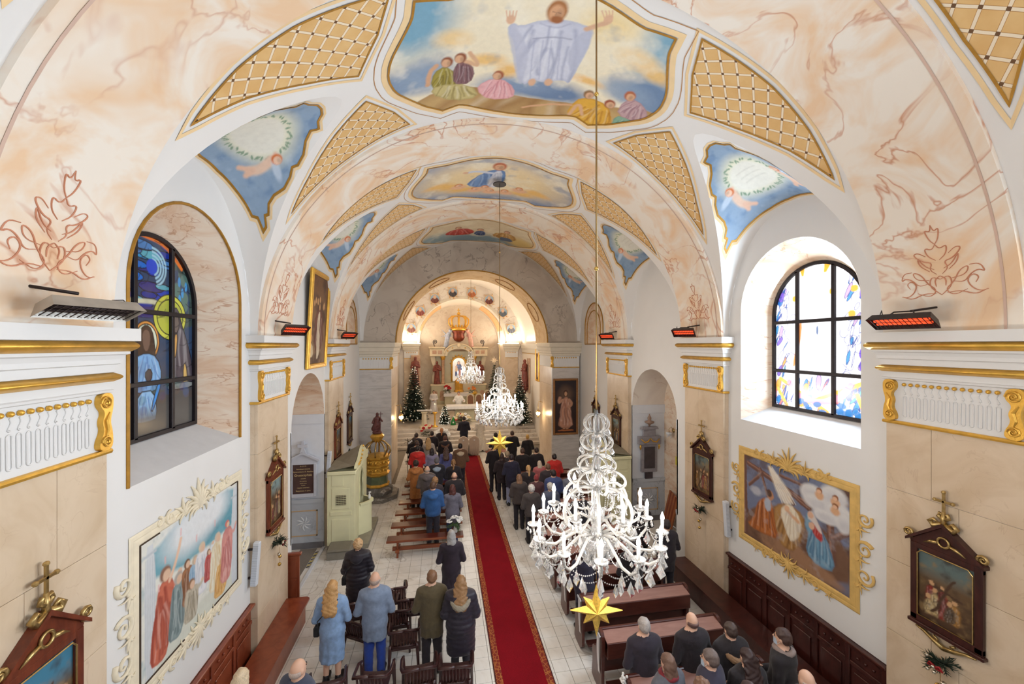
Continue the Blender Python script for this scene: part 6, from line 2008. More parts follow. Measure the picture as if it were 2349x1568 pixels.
s = SDF((-.3, -.3, 2.3), (.3, .3, 3.2), .022)
s.ell((0, 0, 2.36), (.18, .16, .06)); s.cap((-.05, 0, 2.38), (-.04, 0, 2.68), .05, .07, .03); s.cap((.06, .02, 2.38), (.05, 0, 2.68), .05, .07, .03); s.cap((0, 0, 2.66), (0, 0, 2.88), .09, .10, .04)
s.cap((0, 0, 2.9), (0, 0, 2.98), .035, .04, .02); s.ell((0, -.01, 3.03), (.055, .06, .07), .02); s.cap((.1, 0, 2.88), (.18, -.06, 2.78), .035, .03, .02); s.cap((.18, -.06, 2.78), (.12, -.12, 2.92), .03, .025, .02); s.cap((-.1, 0, 2.88), (-.17, -.05, 2.72), .035, .03, .02); s.cap((.02, 0, 2.86), (-.12, -.02, 2.5), .07, .09, .05)
o = put('statue', s.mesh('statue', M_STAT), t)
MB().tube([(.13, -.12, 2.4), (.14, -.13, 3.14)], .012, 5).build('staff', M_STAT, t); MB().tube([(.06, -.13, 3.06), (.22, -.13, 3.06)], .012, 5).build('staff_arm', M_STAT, t)
# thin metal flower stand next to the font
t = thing('flower_stand', 'thin metal stand with two dried flower sprays beside the font', 'stand', (-1.36, 16.2, 0))
MB().tube([(0, 0, 0), (0, 0, 1.9)], .012, 6).build('rod', M_DARKST, t); MB().lathe([(.13, 0), (.13, .015), (.02, .03)], 12).build('foot', M_DARKST, t)
for z in (1.0, 1.75):
    f = MB(); fir_spray(f, (.05, 0, z), 9, .2, .008, int(z * 10)); f.build('foliage', mat('dried_leaf', (84, 72, 56), .8, var=.2), t)
    for k in range(3): MB().sphere((.05 + .05 * k, -.05, z + .04 * k - .03), .035, 7, 5).build('blossom', M_SILVB if z < 1.5 else M_WHITEC, t, True)

# vase with white flowers on the nearest bench
t = thing('flower_vase', 'bouquet of white flowers standing on the nearest plank bench', 'flowers', (.34, 11.0, .465))
MB().lathe([(.05, 0), (.06, .05), (.04, .16), (.055, .2)], 12).build('vase', M_WHITEC, t, True)
lf = MB(); fir_spray(lf, (0, 0, .2), 16, .28, .012, 77); lf.build('leaves', mat('leaf_green', (70, 96, 56), .6, var=.2), t)
me_bl = MB()
for k in range(8): me_bl.sphere((.032 * math.cos(k * PI / 4), .032 * math.sin(k * PI / 4), 0), .02, 6, 4, sz=.5)
me_bl.sphere((0, 0, .006), .014, 6, 4); me_bl = me_bl.mesh('blossom', M_WHITEC, True)
rr = random.Random(12)
for k in range(20):
    a = rr.uniform(0, 2 * PI); r = rr.uniform(.02, .2); put('blossom', me_bl, t, (r * math.cos(a), r * math.sin(a), .42 - r * .6 + rr.uniform(-.03, .05)), (rr.uniform(-.6, .6), rr.uniform(-.6, .6), 0), (1.15,) * 3)
# ================================================================== people
M_SKIN = mat('skin', (224, 178, 152), .5, var=.04)
M_SHOE = mat('black_shoe', (28, 24, 26), .4)
def arm_pts(pose, s):
    # shoulder, elbow, wrist
    if pose == 'clasp': return (s * .185, -.01, 1.42), (s * .27, -.02, 1.12), (s * .07, .22, 1.06)
    if pose == 'down': return (s * .185, -.01, 1.42), (s * .25, -.03, 1.13), (s * .24, .05, .88)
    if pose == 'wide': return (s * .185, -.01, 1.42), (s * .30, .06, 1.17), (s * .30, .30, 1.22)
def body_sdf(fem, pose, h=.016):
    s = SDF((-.46, -.28, -.02), (.46, .48, 1.84), h)
    w_ = .9 if fem else 1.0
    s.ell((0, -.005, 1.66), (.074, .092, .108)); s.ell((0, .03, 1.60), (.055, .065, .065), .03)
    s.cap((0, .085, 1.655), (0, .105, 1.625), .010, .016, .012)                 # nose
    s.ell((.078, -.005, 1.64), (.014, .026, .034), .006); s.ell((-.078, -.005, 1.64), (.014, .026, .034), .006)
    s.cap((0, -.02, 1.44), (0, -.01, 1.58), .056, .052, .02)
    s.cap((-.12 * w_, -.01, 1.42), (.12 * w_, -.01, 1.42), .075, .075, .05)
    s.cap((0, 0, 1.15), (0, -.005, 1.40), .125 * w_, .145 * w_, .06, 1.25, .85)
    s.cap((0, -.005, .95), (0, 0, 1.15), .14 * (1.06 if fem else 1), .12 * w_, .06, 1.2, .9)
    for q in (-1, 1):
        s.cap((q * .09, 0, .92), (q * .095, .01, .50), .092, .062, .03); s.cap((q * .095, .01, .50), (q * .10, -.02, .08), .060, .042, .02)
        s.cap((q * .10, -.03, .05), (q * .115, .14, .035), .045, .04, .02)
        a, b, c = arm_pts(pose, q)
        s.cap(a, b, .056, .044, .03); s.cap(b, c, .044, .030, .02)
    return s
def hand_mb(pose):
    """palm and five fingers per hand, curled"""
    mb = MB()
    for q in (-1, 1):
        a, b, c = arm_pts(pose, q)
        c = Vector(c); d = (Vector(c) - Vector(b)).normalized()
        up = Vector((0, 0, 1)); side = d.cross(up).normalized()
        curl = Vector((-q, 0, 0)) if pose != 'down' else Vector((0, .8, -.3))
        p = c + d * .05
        mb.tube([c - d * .01, c + d * .03, c + d * .085], [.028, .036, .03], 8, flat=.6)
        for k in range(4):
            o = up * (.024 - .016 * k) if pose != 'down' else side * (.024 - .016 * k)
            L = (.062, .072, .068, .052)[k]
            k0 = c + d * .075 + o
            mb.tube([k0, k0 + d * L * .5 + curl * .012, k0 + d * L * .75 + curl * .04, k0 + d * L * .7 + curl * .06], [.0095, .009, .0085, .006], 6)
        th = c + d * .03 + (up if pose != 'down' else side) * .03
        mb.tube([th, th + d * .03 + up * .015, th + d * .055 + curl * .015], [.012, .011, .007], 6)
    return mb
def face_mb():
    mb = MB()
    return mb
def body_mesh(name, fem, pose):
    me = body_sdf(fem, pose).mesh(name, M_SKIN)
    bm = bmesh.new(); bm.from_mesh(me)
    hm = hand_mb(pose).mesh('h', M_SKIN, True); bm.from_mesh(hm); bm.to_mesh(me); bm.free(); bpy.data.meshes.remove(hm)
    me.polygons.foreach_set('use_smooth', [True] * len(me.polygons))
    return me
M_EYE = mat('dark_eye', (40, 30, 28), .3)
def eyes_mesh():
    mb = MB()
    for q in (-1, 1):
        mb.sphere((q * .03, .082, 1.655), .010, 8, 5, sz=.7)
        mb.tube([(q * .016, .092, 1.680), (q * .032, .090, 1.684), (q * .048, .080, 1.678)], .004, 5)
    mb.tube([(-.02, .094, 1.585), (0, .100, 1.583), (.02, .094, 1.585)], .005, 5)
    return mb.mesh('facial_features', M_EYE, True)
def fold(s, amp, k, z0, z1, seed):
    a = np.arctan2(s.Y, s.X)
    s.d = s.d + amp * np.sin(a * k + 2.2 * np.sin(s.Z * 5 + seed) + seed) * np.clip((s.Z - z0) / (z1 - z0), 0, 1) * 1.0
def wrinkle(s, amp, sc, seed):
    s.d = s.d + amp * (np.sin(s.X * sc + 3 * np.sin(s.Z * sc * .6 + seed)) * np.sin(s.Z * sc * .9 + 2 * np.sin(s.Y * sc * .7)) )
def garment(kind, fem, pose, h=.021):
    s = SDF((-.54, -.38, -.03), (.54, .50, 1.60), h)
    w_ = .93 if fem else 1.03
    low = {'long': .42, 'coat': .66, 'jacket': .84, 'puffer': .48, 'gown': .03, 'alb': .08, 'veil': .05}[kind]
    thick = {'puffer': .035, 'jacket': .02}.get(kind, .0)
    s.cap((-.125 * w_, -.015, 1.405), (.125 * w_, -.015, 1.405), .092 + thick * .6, .092 + thick * .6, .05)
    s.cap((0, -.005, 1.13), (0, -.01, 1.38), .150 * w_ + thick, .165 * w_ + thick, .06, 1.25, .9)
    hipr = .168 if fem else .16
    s.cap((0, -.005, .93), (0, -.005, 1.13), hipr + thick, .150 * w_ + thick * .9, .06, 1.2, .95)
    if low < .8:
        fl = {'long': .17, 'coat': .155, 'puffer': .175, 'gown': .40, 'alb': .25, 'veil': .36}[kind]
        s.cap((0, -.005, low + .02), (0, -.005, .95), fl + thick, hipr + thick, .06, 1.2, .95)
        if kind in ('gown', 'alb', 'long', 'coat'):
            fold(s, .010 if kind != 'gown' else .02, 9, .95, .3, 1.3)
        s.d = np.maximum(s.d, low - s.Z)
    else:
        s.d = np.maximum(s.d, low - s.Z)
    for q in (-1, 1):
        a, b, c = arm_pts(pose, q)
        rr_ = .075 + thick * .6
        wr = .055 + thick * .5 if kind != 'alb' else .09
        s.cap(a, b, rr_, .062 + thick * .6, .035); s.cap(b, tuple(np.array(c) - .02 * (np.array(c) - np.array(b))), .062 + thick * .6, wr, .02)
    s.cap((0, -.025, 1.45), (0, -.02, 1.52), .088, .075, .03)                  # collar
    if kind in ('coat', 'long'):
        s.un(np.sqrt((np.sqrt(s.X ** 2 + (s.Y + .02) ** 2) - .092) ** 2 + ((s.Z - 1.475 + .25 * np.maximum(0, s.Y)) / 1.7) ** 2) - .024, .008)
    wrinkle(s, .006, 15, 1.0)
    if kind == 'puffer':
        s.d = s.d - .010 * np.abs(np.sin(s.Z * PI / .085)) + .004
    if kind == 'coat':                                                         # back vent
        s.d = np.maximum(s.d, -np.maximum(np.maximum(np.abs(s.X) - .004, s.Y + .08), s.Z - .88))
    # hollow neck
    s.d = np.maximum(s.d, -np.maximum(np.sqrt(s.X ** 2 + (s.Y + .015) ** 2) - .062, 1.475 - s.Z))
    return s
def legs_mesh(name, wide=0.0):
    s = SDF((-.30, -.2, -.02), (.30, .24, 1.02), .02)
    for q in (-1, 1):
        s.cap((q * .09, 0, .94), (q * .095, .01, .50), .105, .078 + wide, .02); s.cap((q * .095, .01, .50), (q * .10, -.015, .06), .078 + wide, .064 + wide, .02)
    s.d = np.maximum(s.d, .045 - s.Z)
    wrinkle(s, .005, 22, 2)
    return s.mesh(name)
def shoes_mesh():
    s = SDF((-.24, -.14, -.02), (.24, .28, .2), .014)
    for q in (-1, 1):
        s.cap((q * .10, -.045, .05), (q * .12, .16, .04), .056, .048, .02); s.cap((q * .10, -.03, .05), (q * .10, -.025, .13), .055, .05, .02)
    s.d = np.maximum(s.d, -s.Z)
    return s.mesh('shoes')
def hair_mesh(kind):
    s = SDF((-.22, -.28, 1.2), (.22, .2, 1.84), .013)
    if kind == 'bald':
        s.ell((0, -.018, 1.640), (.083, .094, .08)); s.d = np.maximum(s.d, s.Z - 1.665); s.d = np.maximum(s.d, s.Y - .0)
        s.d = np.maximum(s.d, 1.585 - s.Z)
    else:
        s.ell((0, -.012, 1.672), (.086, .104, .114))
        cut = s.Y * .9 + (1.70 - s.Z) * .75 - .045                              # leave the face free
        s.d = np.maximum(s.d, cut if kind != 'bonnet' else cut - .05)
        if kind == 'short': s.d = np.maximum(s.d, 1.585 - s.Z)
        if kind in ('long', 'bob', 'pony'):
            if kind == 'long': s.cap((0, -.07, 1.64), (0, -.165, 1.33), .085, .095, .03, 1.35, .55)
            if kind == 'bob': s.cap((0, -.04, 1.62), (0, -.06, 1.52), .088, .092, .03, 1.1, .8)
            if kind == 'pony': s.cap((0, -.11, 1.70), (0, -.15, 1.45), .04, .03, .02)
        if kind == 'curly':
            s.ell((0, -.02, 1.68), (.10, .115, .115), .02); s.d = np.maximum(s.d, cut)
        wrinkle(s, .007 if kind != 'curly' else .014, 45 if kind != 'curly' else 75, .5)
    return s.mesh('hair_' + kind)
def hood_mesh(fur):
    s = SDF((-.26, -.32, 1.16), (.26, .2, 1.62), .016)
    N = 14
    for k in range(N):
        a = PI * (1.0 + k / (N - 1)); b = PI * (1.0 + (k + 1) / (N - 1))
        if k == N - 1: break
        q_ = (.155, .17, .15) if fur else (.125, .16, .085)
        f = lambda t: (q_[0] * math.cos(t), -.03 + q_[1] * math.sin(t), 1.47 + q_[2] * math.sin(t))
        s.cap(f(a), f(b), .040 if not fur else .045, .040 if not fur else .045, .02)
    if fur: s.d = s.d + .010 * np.sin(s.X * 120) * np.sin(s.Z * 130 + s.Y * 90)
    else: s.ell((0, -.15, 1.40), (.10, .06, .10), .04)
    return s.mesh('hood')
T_BODY = {}; T_G = {}; T_H = {}; T_X = {}
def get(d, k, f):
    if k not in d: d[k] = f()
    return d[k]
def cloth(name, c, rough=.85, var=.12):
    return mat(name, c, rough, var=var, scale=18, sheen=.15, bmp=.12, bscale=120)
CLOTH = {}
def cm(c, shiny=False):
    k = (tuple(c), shiny)
    if k not in CLOTH: CLOTH[k] = cloth('%s_%d' % ('quilted_nylon' if shiny else 'wool_cloth', len(CLOTH)), c, .45 if shiny else .85)
    return CLOTH[k]
HAIRM = {}
def hm(c):
    if c not in HAIRM:
        HAIRM[c] = mat('hair_colour_%d' % len(HAIRM), c, .5, var=.28, scale=30, stretch=(6, 6, .6))
    return HAIRM[c]
NP = [0]
PEOPLE = []
def person(label, x, y, h=1.72, kind='coat', c=(40, 38, 46), hair='short', hc=(70, 50, 38), fem=False, pose='clasp', rz=0, legs=(36, 34, 44), hood=None, z=0, shiny=False, group='congregation', extra=None, skin_legs=False, headc=None):
    NP[0] += 1
    root = thing('person', label, 'person', (x, y, z), R(rz), group)
    PEOPLE.append(root)
    sc = h / 1.78
    root.scale = (sc * (1.04 if not fem else 1.0), sc * 1.04, sc)
    put('body', get(T_BODY, (fem, pose), lambda: body_mesh('body', fem, pose)), root)
    put('facial_features', get(T_X, 'eyes', eyes_mesh), root)
    put({'coat': 'coat', 'long': 'long_coat', 'jacket': 'jacket', 'puffer': 'puffer_coat', 'gown': 'gown', 'alb': 'robe', 'veil': 'gown'}[kind], get(T_G, (kind, fem, pose), lambda: garment(kind, fem, pose).mesh('garment')), root, m=cm(c, shiny))
    if kind not in ('gown', 'alb', 'veil') and not skin_legs:
        put('trousers', get(T_X, 'legs', lambda: legs_mesh('trousers')), root, m=cm(legs))
    put('shoes', get(T_X, 'shoes', shoes_mesh), root, m=M_SHOE)
    if hair:
        put('hair' if hair != 'bonnet' else 'knitted_hat', get(T_H, hair, lambda: hair_mesh(hair)), root, m=hm(hc) if hair != 'bonnet' else cm(hc))
    if hood:
        put('hood' if hood[0] == 'plain' else 'fur_hood', get(T_X, 'hood' + hood[0], lambda: hood_mesh(hood[0] == 'fur')), root, m=cm(hood[1]))
    return root
def bag(root, x, z, c=(24, 22, 26)):
    MB().cbox(x - .05, x + .05, -.10, .10, z, z + .17, .02).build('handbag', cm(c), root)
    MB().tube([(x, -.02, z + .15), (x * .8, -.16, 1.18), (x * .15, -.185, 1.36), (-x * .5, -.08, 1.49)], .010, 5).build('bag_strap', cm(c), root, True)
def scarf(root, c):
    MB().tube([(.10 * math.cos(q), -.015 + .10 * math.sin(q), 1.505 + .012 * math.sin(3 * q)) for q in [2 * PI * k / 14 for k in range(14)]], .036, 8, closed=True).build('scarf', cm(c), root, True)
def mask(root):
    MB().grid([[(.062 * math.sin(a), .02 + .085 * math.cos(a), zz + .0) for a in np.linspace(-1.25, 1.25, 9)] for zz in (1.555, 1.585, 1.615, 1.635)]).build('face_mask', mat('pale_blue_mask', (196, 210, 226), .8), root, True)
    for q in (-1, 1): MB().tube([(q * .06, .045, 1.625), (q * .084, -.01, 1.645), (q * .06, .045, 1.565)], .003, 4).build('mask_loop', M_WHITEC, root)
def at(u, v, h):
    x, y, _ = pZ(u, v, h)
    rows = PEWY if (2.2 < x < 4.8 and 7.2 < y < 14.8) else ([BENCH0 + BENCHS * k for k in range(8)] if (-1.7 < x < .8 and 10.4 < y < 17.5) else None)
    if rows:                                    # stand between two rows
        g = [r + (.56 if rows is PEWY else .42) for r in rows]
        y2 = min(g, key=lambda q: abs(q - y)); x *= y2 / y; y = y2
    return x, y
# --- standing near the plastic chairs
p = person('blonde woman in pale blue knee-length coat with shoulder bag, behind the wall bench', -1.80, 7.02, 1.70, 'long', (140, 168, 206), 'long', (196, 150, 96), True, skin_legs=True, rz=-4); bag(p, -.24, .86)
p = person('bald man in grey-blue wool coat and bright blue trousers', -1.13, 7.05, 1.76, 'coat', (126, 140, 164), 'bald', (170, 150, 140), False, legs=(30, 62, 150))
p = person('young man in olive brown coat beside the fur-hooded woman', -.17, 6.98, 1.73, 'coat', (86, 74, 50), 'short', (128, 92, 66), False, legs=(34, 26, 34)); p2 = p
p = person('woman with wavy hair in dark quilted coat with fur-trimmed hood', .29, 6.80, 1.70, 'puffer', (38, 32, 46), 'long', (150, 112, 74), True, hood=('fur', (150, 140, 122)), shiny=True, rz=-6)
p = person('short-haired blonde woman in black puffer coat with handbag near the confessional', -1.70, 8.55, 1.64, 'puffer', (34, 28, 38), 'curly', (206, 168, 124), True, hood=('plain', (38, 32, 42)), shiny=True); bag(p, -.28, .82)
p = person('grey-haired woman in long dark plum coat beside the white flowers', .18, 8.50, 1.70, 'long', (46, 34, 46), 'bob', (168, 164, 162), True)
p = person('bald man at the bottom left edge beside the wall bench', -1.75, 5.28, 1.74, 'jacket', (66, 74, 96), 'bald', (190, 170, 160), False, rz=-35)
p = person('fair-haired person with dark hairband at the bottom, over the wall bench', -2.38, 5.26, 1.72, 'jacket', (120, 110, 104), 'bob', (222, 200, 168), True)
# --- congregation left of the carpet
L_ = [(994, 1103, 1.78, 'jacket', (40, 84, 140), 'short', (92, 66, 50), False, 'man in bright blue hooded jacket on the left side', dict(hood=('plain', (44, 90, 148)), legs=(44, 40, 52))),
      (1037, 1115, 1.66, 'coat', (104, 102, 116), 'bob', (84, 44, 40), True, 'woman with reddish brown bob in grey wool coat', dict(legs=(40, 50, 96))),
      (954, 1062, 1.68, 'long', (178, 112, 58), 'curly', (48, 38, 36), True, 'woman in long orange-tan coat left of the bald man', dict(hood=('plain', (186, 120, 66)))),
      (980, 1065, 1.72, 'jacket', (92, 82, 84), 'bald', (180, 160, 150), False, 'bald man in grey-brown padded jacket', dict(hood=('plain', (96, 86, 88)), shiny=True)),
      (998, 1093, 1.62, 'jacket', (60, 48, 52), 'curly', (166, 126, 88), True, 'woman with curly light brown hair behind the blue jacket', {}),
      (1042, 1082, 1.74, 'jacket', (34, 28, 34), 'bald', (150, 110, 96), False, 'balding man in black jacket next to the carpet', {}),
      (1040, 1050, 1.64, 'jacket', (36, 30, 36), 'pony', (150, 112, 74), True, 'woman with light brown ponytail in black beside the carpet', {}),
      (1002, 1044, 1.74, 'jacket', (36, 34, 42), 'bonnet', (108, 104, 108), False, 'man in grey knitted hat and black jacket with pale grey hood', dict(hood=('plain', (150, 164, 182)))),
      (1013, 1031, 1.66, 'long', (92, 96, 150), 'long', (84, 60, 52), True, 'woman in blue checked long coat near the aisle', {}),
      (983, 1019, 1.76, 'jacket', (206, 40, 36), 'short', (40, 32, 34), False, 'man in bright red hooded jacket on the left side', dict(hood=('plain', (212, 46, 40)), shiny=True)),
      (993, 1023, 1.64, 'jacket', (146, 138, 166), 'bob', (52, 44, 48), True, 'dark-haired woman in lilac jacket beside the red jacket', {}),
      (1039, 1011, 1.78, 'jacket', (112, 80, 58), 'short', (36, 30, 32), False, 'man in brown jacket with pale collar near the aisle', dict(hood=('plain', (196, 176, 150)))),
      (956, 1012, 1.76, 'coat', (34, 28, 34), 'short', (80, 58, 50), False, 'man in long black coat at the left end of the front rows', {}),
      (950, 1003, 1.72, 'coat', (38, 32, 38), 'bob', (56, 40, 40), True, 'dark-haired woman in black at the far left of the front rows', {}),
      (983, 1006, 1.66, 'jacket', (186, 172, 160), 'long', (196, 156, 104), True, 'woman with long blonde hair in beige jacket in the front rows', {}),
      (1021, 999, 1.72, 'jacket', (40, 32, 36), 'short', (96, 60, 50), False, 'man in black jacket with brown fur collar in front rows', dict(hood=('fur', (110, 76, 60)))),
      (955, 992, 1.76, 'coat', (36, 32, 44), 'short', (50, 38, 38), False, 'dark-suited man in the foremost left row, next to the steps', {}),
      (991, 988, 1.76, 'coat', (38, 34, 42), 'short', (46, 36, 36), False, 'man in dark suit in the foremost left row, by the flowers', {}),
      (1013, 981, 1.66, 'jacket', (40, 32, 36), 'pony', (186, 126, 82), True, 'woman with tied auburn hair in black, foremost beside the aisle', {})]
for u, v, h, k, c, hr, hc, fm, lab, kw in L_:
    x, y = at(u, v, h); person(lab, x, y, h, k, c, hr, hc, fm, **kw)
# --- congregation right of the carpet
R_ = [(1134, 1017, 1.82, 'coat', (32, 26, 32), 'short', (40, 32, 34), False, 'man in long black coat at the aisle behind the golden star', {}),
      (1152, 1038, 1.68, 'coat', (46, 34, 38), 'bob', (60, 42, 40), True, 'woman in dark brown coat right of the golden star', {}),
      (1162, 1034, 1.64, 'jacket', (52, 44, 50), 'curly', (176, 156, 130), True, 'woman with greyish blonde curls on the right side', {}),
      (1173, 1036, 1.78, 'coat', (40, 38, 60), 'short', (44, 34, 38), False, 'man in navy coat and pale jeans at the right benches', dict(legs=(150, 158, 190))),
      (1175, 987, 1.80, 'coat', (34, 30, 36), 'short', (84, 60, 52), False, 'tall dark-suited man in the foremost right row', {}),
      (1210, 996, 1.66, 'coat', (34, 28, 32), 'bonnet', (214, 168, 92), True, 'woman in yellow knitted hat and black coat in the foremost right row', {}),
      (1137, 992, 1.64, 'coat', (38, 32, 38), 'curly', (40, 32, 32), True, 'dark curly-haired woman in the foremost right row', {}),
      (1207, 1028, 1.74, 'coat', (36, 30, 34), 'short', (86, 62, 52), False, 'man in black right of the navy coat', {}),
      (1222, 1032, 1.74, 'coat', (38, 32, 36), 'short', (58, 44, 42), False, 'dark-haired man in black left of the red jacket on the right', {}),
      (1258, 1036, 1.72, 'jacket', (206, 46, 42), 'short', (40, 34, 38), False, 'person in bright red jacket by the right chancel pilaster', {}),
      (1251, 1055, 1.50, 'jacket', (196, 110, 112), 'bob', (226, 206, 186), True, 'fair-haired child in pink in front of the red jacket', {}),
      (1257, 1064, 1.66, 'jacket', (60, 50, 54), 'short', (120, 88, 70), False, 'brown-haired boy in dark jacket below the red jacket', {}),
      (1263, 1073, 1.74, 'jacket', (62, 74, 120), 'short', (44, 36, 38), False, 'man in dusty blue jacket on the right side', {}),
      (1212, 1063, 1.64, 'jacket', (46, 38, 42), 'pony', (206, 164, 112), True, 'woman with blonde bun on the right side', {}),
      (1226, 1077, 1.62, 'jacket', (84, 50, 54), 'bonnet', (140, 48, 52), True, 'woman in dark red knitted hat on the right side', {}),
      (1214, 1084, 1.66, 'jacket', (66, 56, 54), 'bob', (132, 98, 74), True, 'brown-haired woman in front of the white-haired one on the right', {}),
      (1219, 1102, 1.64, 'jacket', (70, 62, 60), 'curly', (210, 206, 200), True, 'white-haired woman left of the nearest chandelier candles', {}),
      (1262, 1104, 1.66, 'jacket', (76, 80, 100), 'curly', (190, 184, 176), True, 'grey-haired woman behind the left candles of the nearest chandelier', {}),
      (1296, 1073, 1.68, 'jacket', (110, 112, 124), 'curly', (196, 190, 180), True, 'grey-haired person by the wall below the devotional painting', {}),
      (1330, 1130, 1.72, 'coat', (50, 46, 54), 'short', (90, 80, 76), False, 'man in dark coat behind the left arms of the nearest chandelier', {}),
      (1470, 1160, 1.74, 'coat', (46, 40, 46), 'short', (70, 58, 54), False, 'man in dark coat behind the right arms of the nearest chandelier', {}),
      (1528, 1190, 1.74, 'coat', (44, 38, 46), 'short', (60, 50, 50), False, 'dark-coated man right of the nearest chandelier by the aisle wall', {}),
      (1450, 1235, 1.74, 'coat', (36, 30, 36), 'short', (50, 42, 42), False, 'man in black in the pew right behind the golden star chandelier', {}),
      (1340, 1255, 1.70, 'coat', (44, 40, 60), 'bob', (60, 46, 44), True, 'woman in navy in the pew left behind the nearest chandelier', {})]
for u, v, h, k, c, hr, hc, fm, lab, kw in R_:
    x, y = at(u, v, h); person(lab, x, y, h, k, c, hr, hc, fm, **kw)
# --- nearest rows on the right
N_ = [(1477, 1415, 1.68, 'coat', (44, 36, 48), 'short', (176, 166, 160), False, 'grey-haired man in dark coat, nearest pews below the golden star', {}),
      (1597, 1404, 1.70, 'coat', (38, 30, 36), 'bald', (112, 84, 78), False, 'balding man in black coat, second from the grey-haired man', {}),
      (1665, 1425, 1.64, 'jacket', (36, 30, 34), 'short', (76, 60, 54), False, 'man in black jacket with tan fur hood and cream collar', dict(hood=('fur', (156, 120, 88)))),
      (1625, 1487, 1.72, 'jacket', (48, 44, 62), 'short', (104, 88, 82), False, 'man with pale blue face mask and navy jacket at the bottom', dict(rz=38)),
      (1545, 1497, 1.66, 'jacket', (92, 92, 100), 'bob', (112, 84, 70), True, 'brown-haired woman with dark red scarf at the bottom', dict(rz=18)),
      (1703, 1487, 1.66, 'jacket', (34, 28, 32), 'long', (58, 40, 38), True, 'woman with long dark hair at the bottom right', {}),
      (1795, 1440, 1.76, 'coat', (36, 30, 34), 'short', (74, 52, 46), False, 'man in face mask and checked scarf beside the right wall bench', dict(rz=32)),
      (1850, 1535, 1.70, 'jacket', (50, 44, 52), 'bald', (200, 176, 164), False, 'bald man at the bottom right edge of the pews', {}),
      (1612, 1556, 1.66, 'jacket', (60, 52, 58), 'curly', (120, 88, 70), True, 'curly brown hair just above the bottom edge, in front of the masked man', {}),
      (1716, 1562, 1.66, 'jacket', (44, 38, 44), 'short', (66, 46, 44), False, 'dark-haired head at the very bottom edge right of the masked man', {})]
for u, v, h, k, c, hr, hc, fm, lab, kw in N_:
    x, y = at(u, v, h); p = person(lab, x, y, h, k, c, hr, hc, fm, **kw)
    if 'mask' in lab and 'masked' not in lab: mask(p)
    if 'scarf' in lab: scarf(p, (120, 28, 38) if 'red' in lab else (150, 132, 126))
# --- at the altar
p = person('groom in dark navy suit standing before the altar steps', 1.10, 21.05, 1.84, 'coat', (34, 34, 50), 'short', (44, 36, 36), False, group='wedding couple')
p = person('bride in ivory gown standing beside the groom', 1.95, 21.10, 1.72, 'gown', (226, 218, 206), 'pony', (150, 100, 70), True, group='wedding couple')
p = person('priest in white vestment behind the altar table', 1.02, 25.9, 1.78, 'alb', (236, 230, 222), 'short', (120, 104, 96), False, 'wide', 180, z=PZ, group='altar clergy')
p = person('altar server in white robe left of the high altar', -.62, 28.3, 1.62, 'alb', (228, 222, 220), 'short', (60, 46, 42), False, 'clasp', 180, z=PZ, group='altar clergy')
# nobody stands inside a neighbour: ease overlapping pairs apart
for it in range(60):
    for i, a in enumerate(PEOPLE):
        for b in PEOPLE[:i]:
            dx, dy = a.location.x - b.location.x, a.location.y - b.location.y
            q = math.hypot(dx / .54, dy / .42)
            if q < 1:
                k = (1 - q) * .25; L_n = max(1e-3, math.hypot(dx, dy))
                a.location.x += dx / L_n * k * .5; a.location.y += dy / L_n * k * .35; b.location.x -= dx / L_n * k * .5; b.location.y -= dy / L_n * k * .35
# ================================================================== chancel furnishings
M_ALTW = mat('cream_altar_marble', (230, 216, 186), .35, var=.06, scale=3)
M_ALTG = mat('sage_altar_marble', (206, 198, 166), .35, var=.06, scale=3)
M_PINKM = marble('pink_column_marble', (206, 170, 140), (190, 150, 120), (160, 112, 90), 2, 3, .03, .3)
M_STAT2 = mat('polychrome_wood', (124, 62, 52), .5, var=.35, scale=6)
M_LACE = mat('white_lace', (240, 236, 232), .8, var=.06, scale=40)
AC, AYR = 1.20, 30.4                       # retable axis and face
def statue_mesh(name, staff=False):
    s = SDF((-.35, -.3, 0), (.35, .3, 1.75), .03)
    s.ell((0, 0, .04), (.24, .2, .08)); s.cap((0, 0, .08), (0, 0, .9), .22, .17, .05); s.cap((0, 0, .9), (0, 0, 1.32), .16, .18, .05)
    s.cap((0, 0, 1.4), (0, 0, 1.5), .06, .06, .03); s.ell((0, 0, 1.6), (.095, .11, .13), .02)
    s.cap((.18, 0, 1.33), (.25, -.08, 1.05), .08, .07, .03); s.cap((.25, -.08, 1.05), (.06, -.2, 1.15), .065, .05, .03); s.cap((-.18, 0, 1.33), (-.24, -.06, 1.02), .08, .07, .03); s.cap((-.24, -.06, 1.02), (-.1, -.2, 1.0), .065, .05, .03)
    fold(s, .02, 11, 1.3, .3, .7)
    return s.mesh(name, M_STAT2)
me_statue = statue_mesh('statue')
t = thing('high_altar', 'tall cream and gold high altar with columns and arched niche in the apse', 'altar', (AC, AYR, PZ))
def ab(x0, x1, y0, y1, z0, z1, nm, m=M_ALTW, c=.02): return MB().cbox(x0, x1, y0, y1, z0, z1, c).build(nm, m, t)
ab(-2.1, 2.1, -.55, .6, 0, .35, 'base_step'); ab(-2.05, -1.0, -.2, .55, .35, 1.75, 'pedestal', M_ALTG); ab(1.0, 2.05, -.2, .55, .35, 1.75, 'pedestal', M_ALTG)
for s in (-1, 1):
    for k in range(2):
        x = s * (1.25 + .5 * k)
        MB().prism(arch_pts(x, .16, .6, 1.2, 8), -.22, -.19, 'y').build('arched_panel', M_PINKM, t)
ab(-2.1, -.95, -.26, .55, 1.72, 1.84, 'pedestal_cornice'); ab(.95, 2.1, -.26, .55, 1.72, 1.84, 'pedestal_cornice')
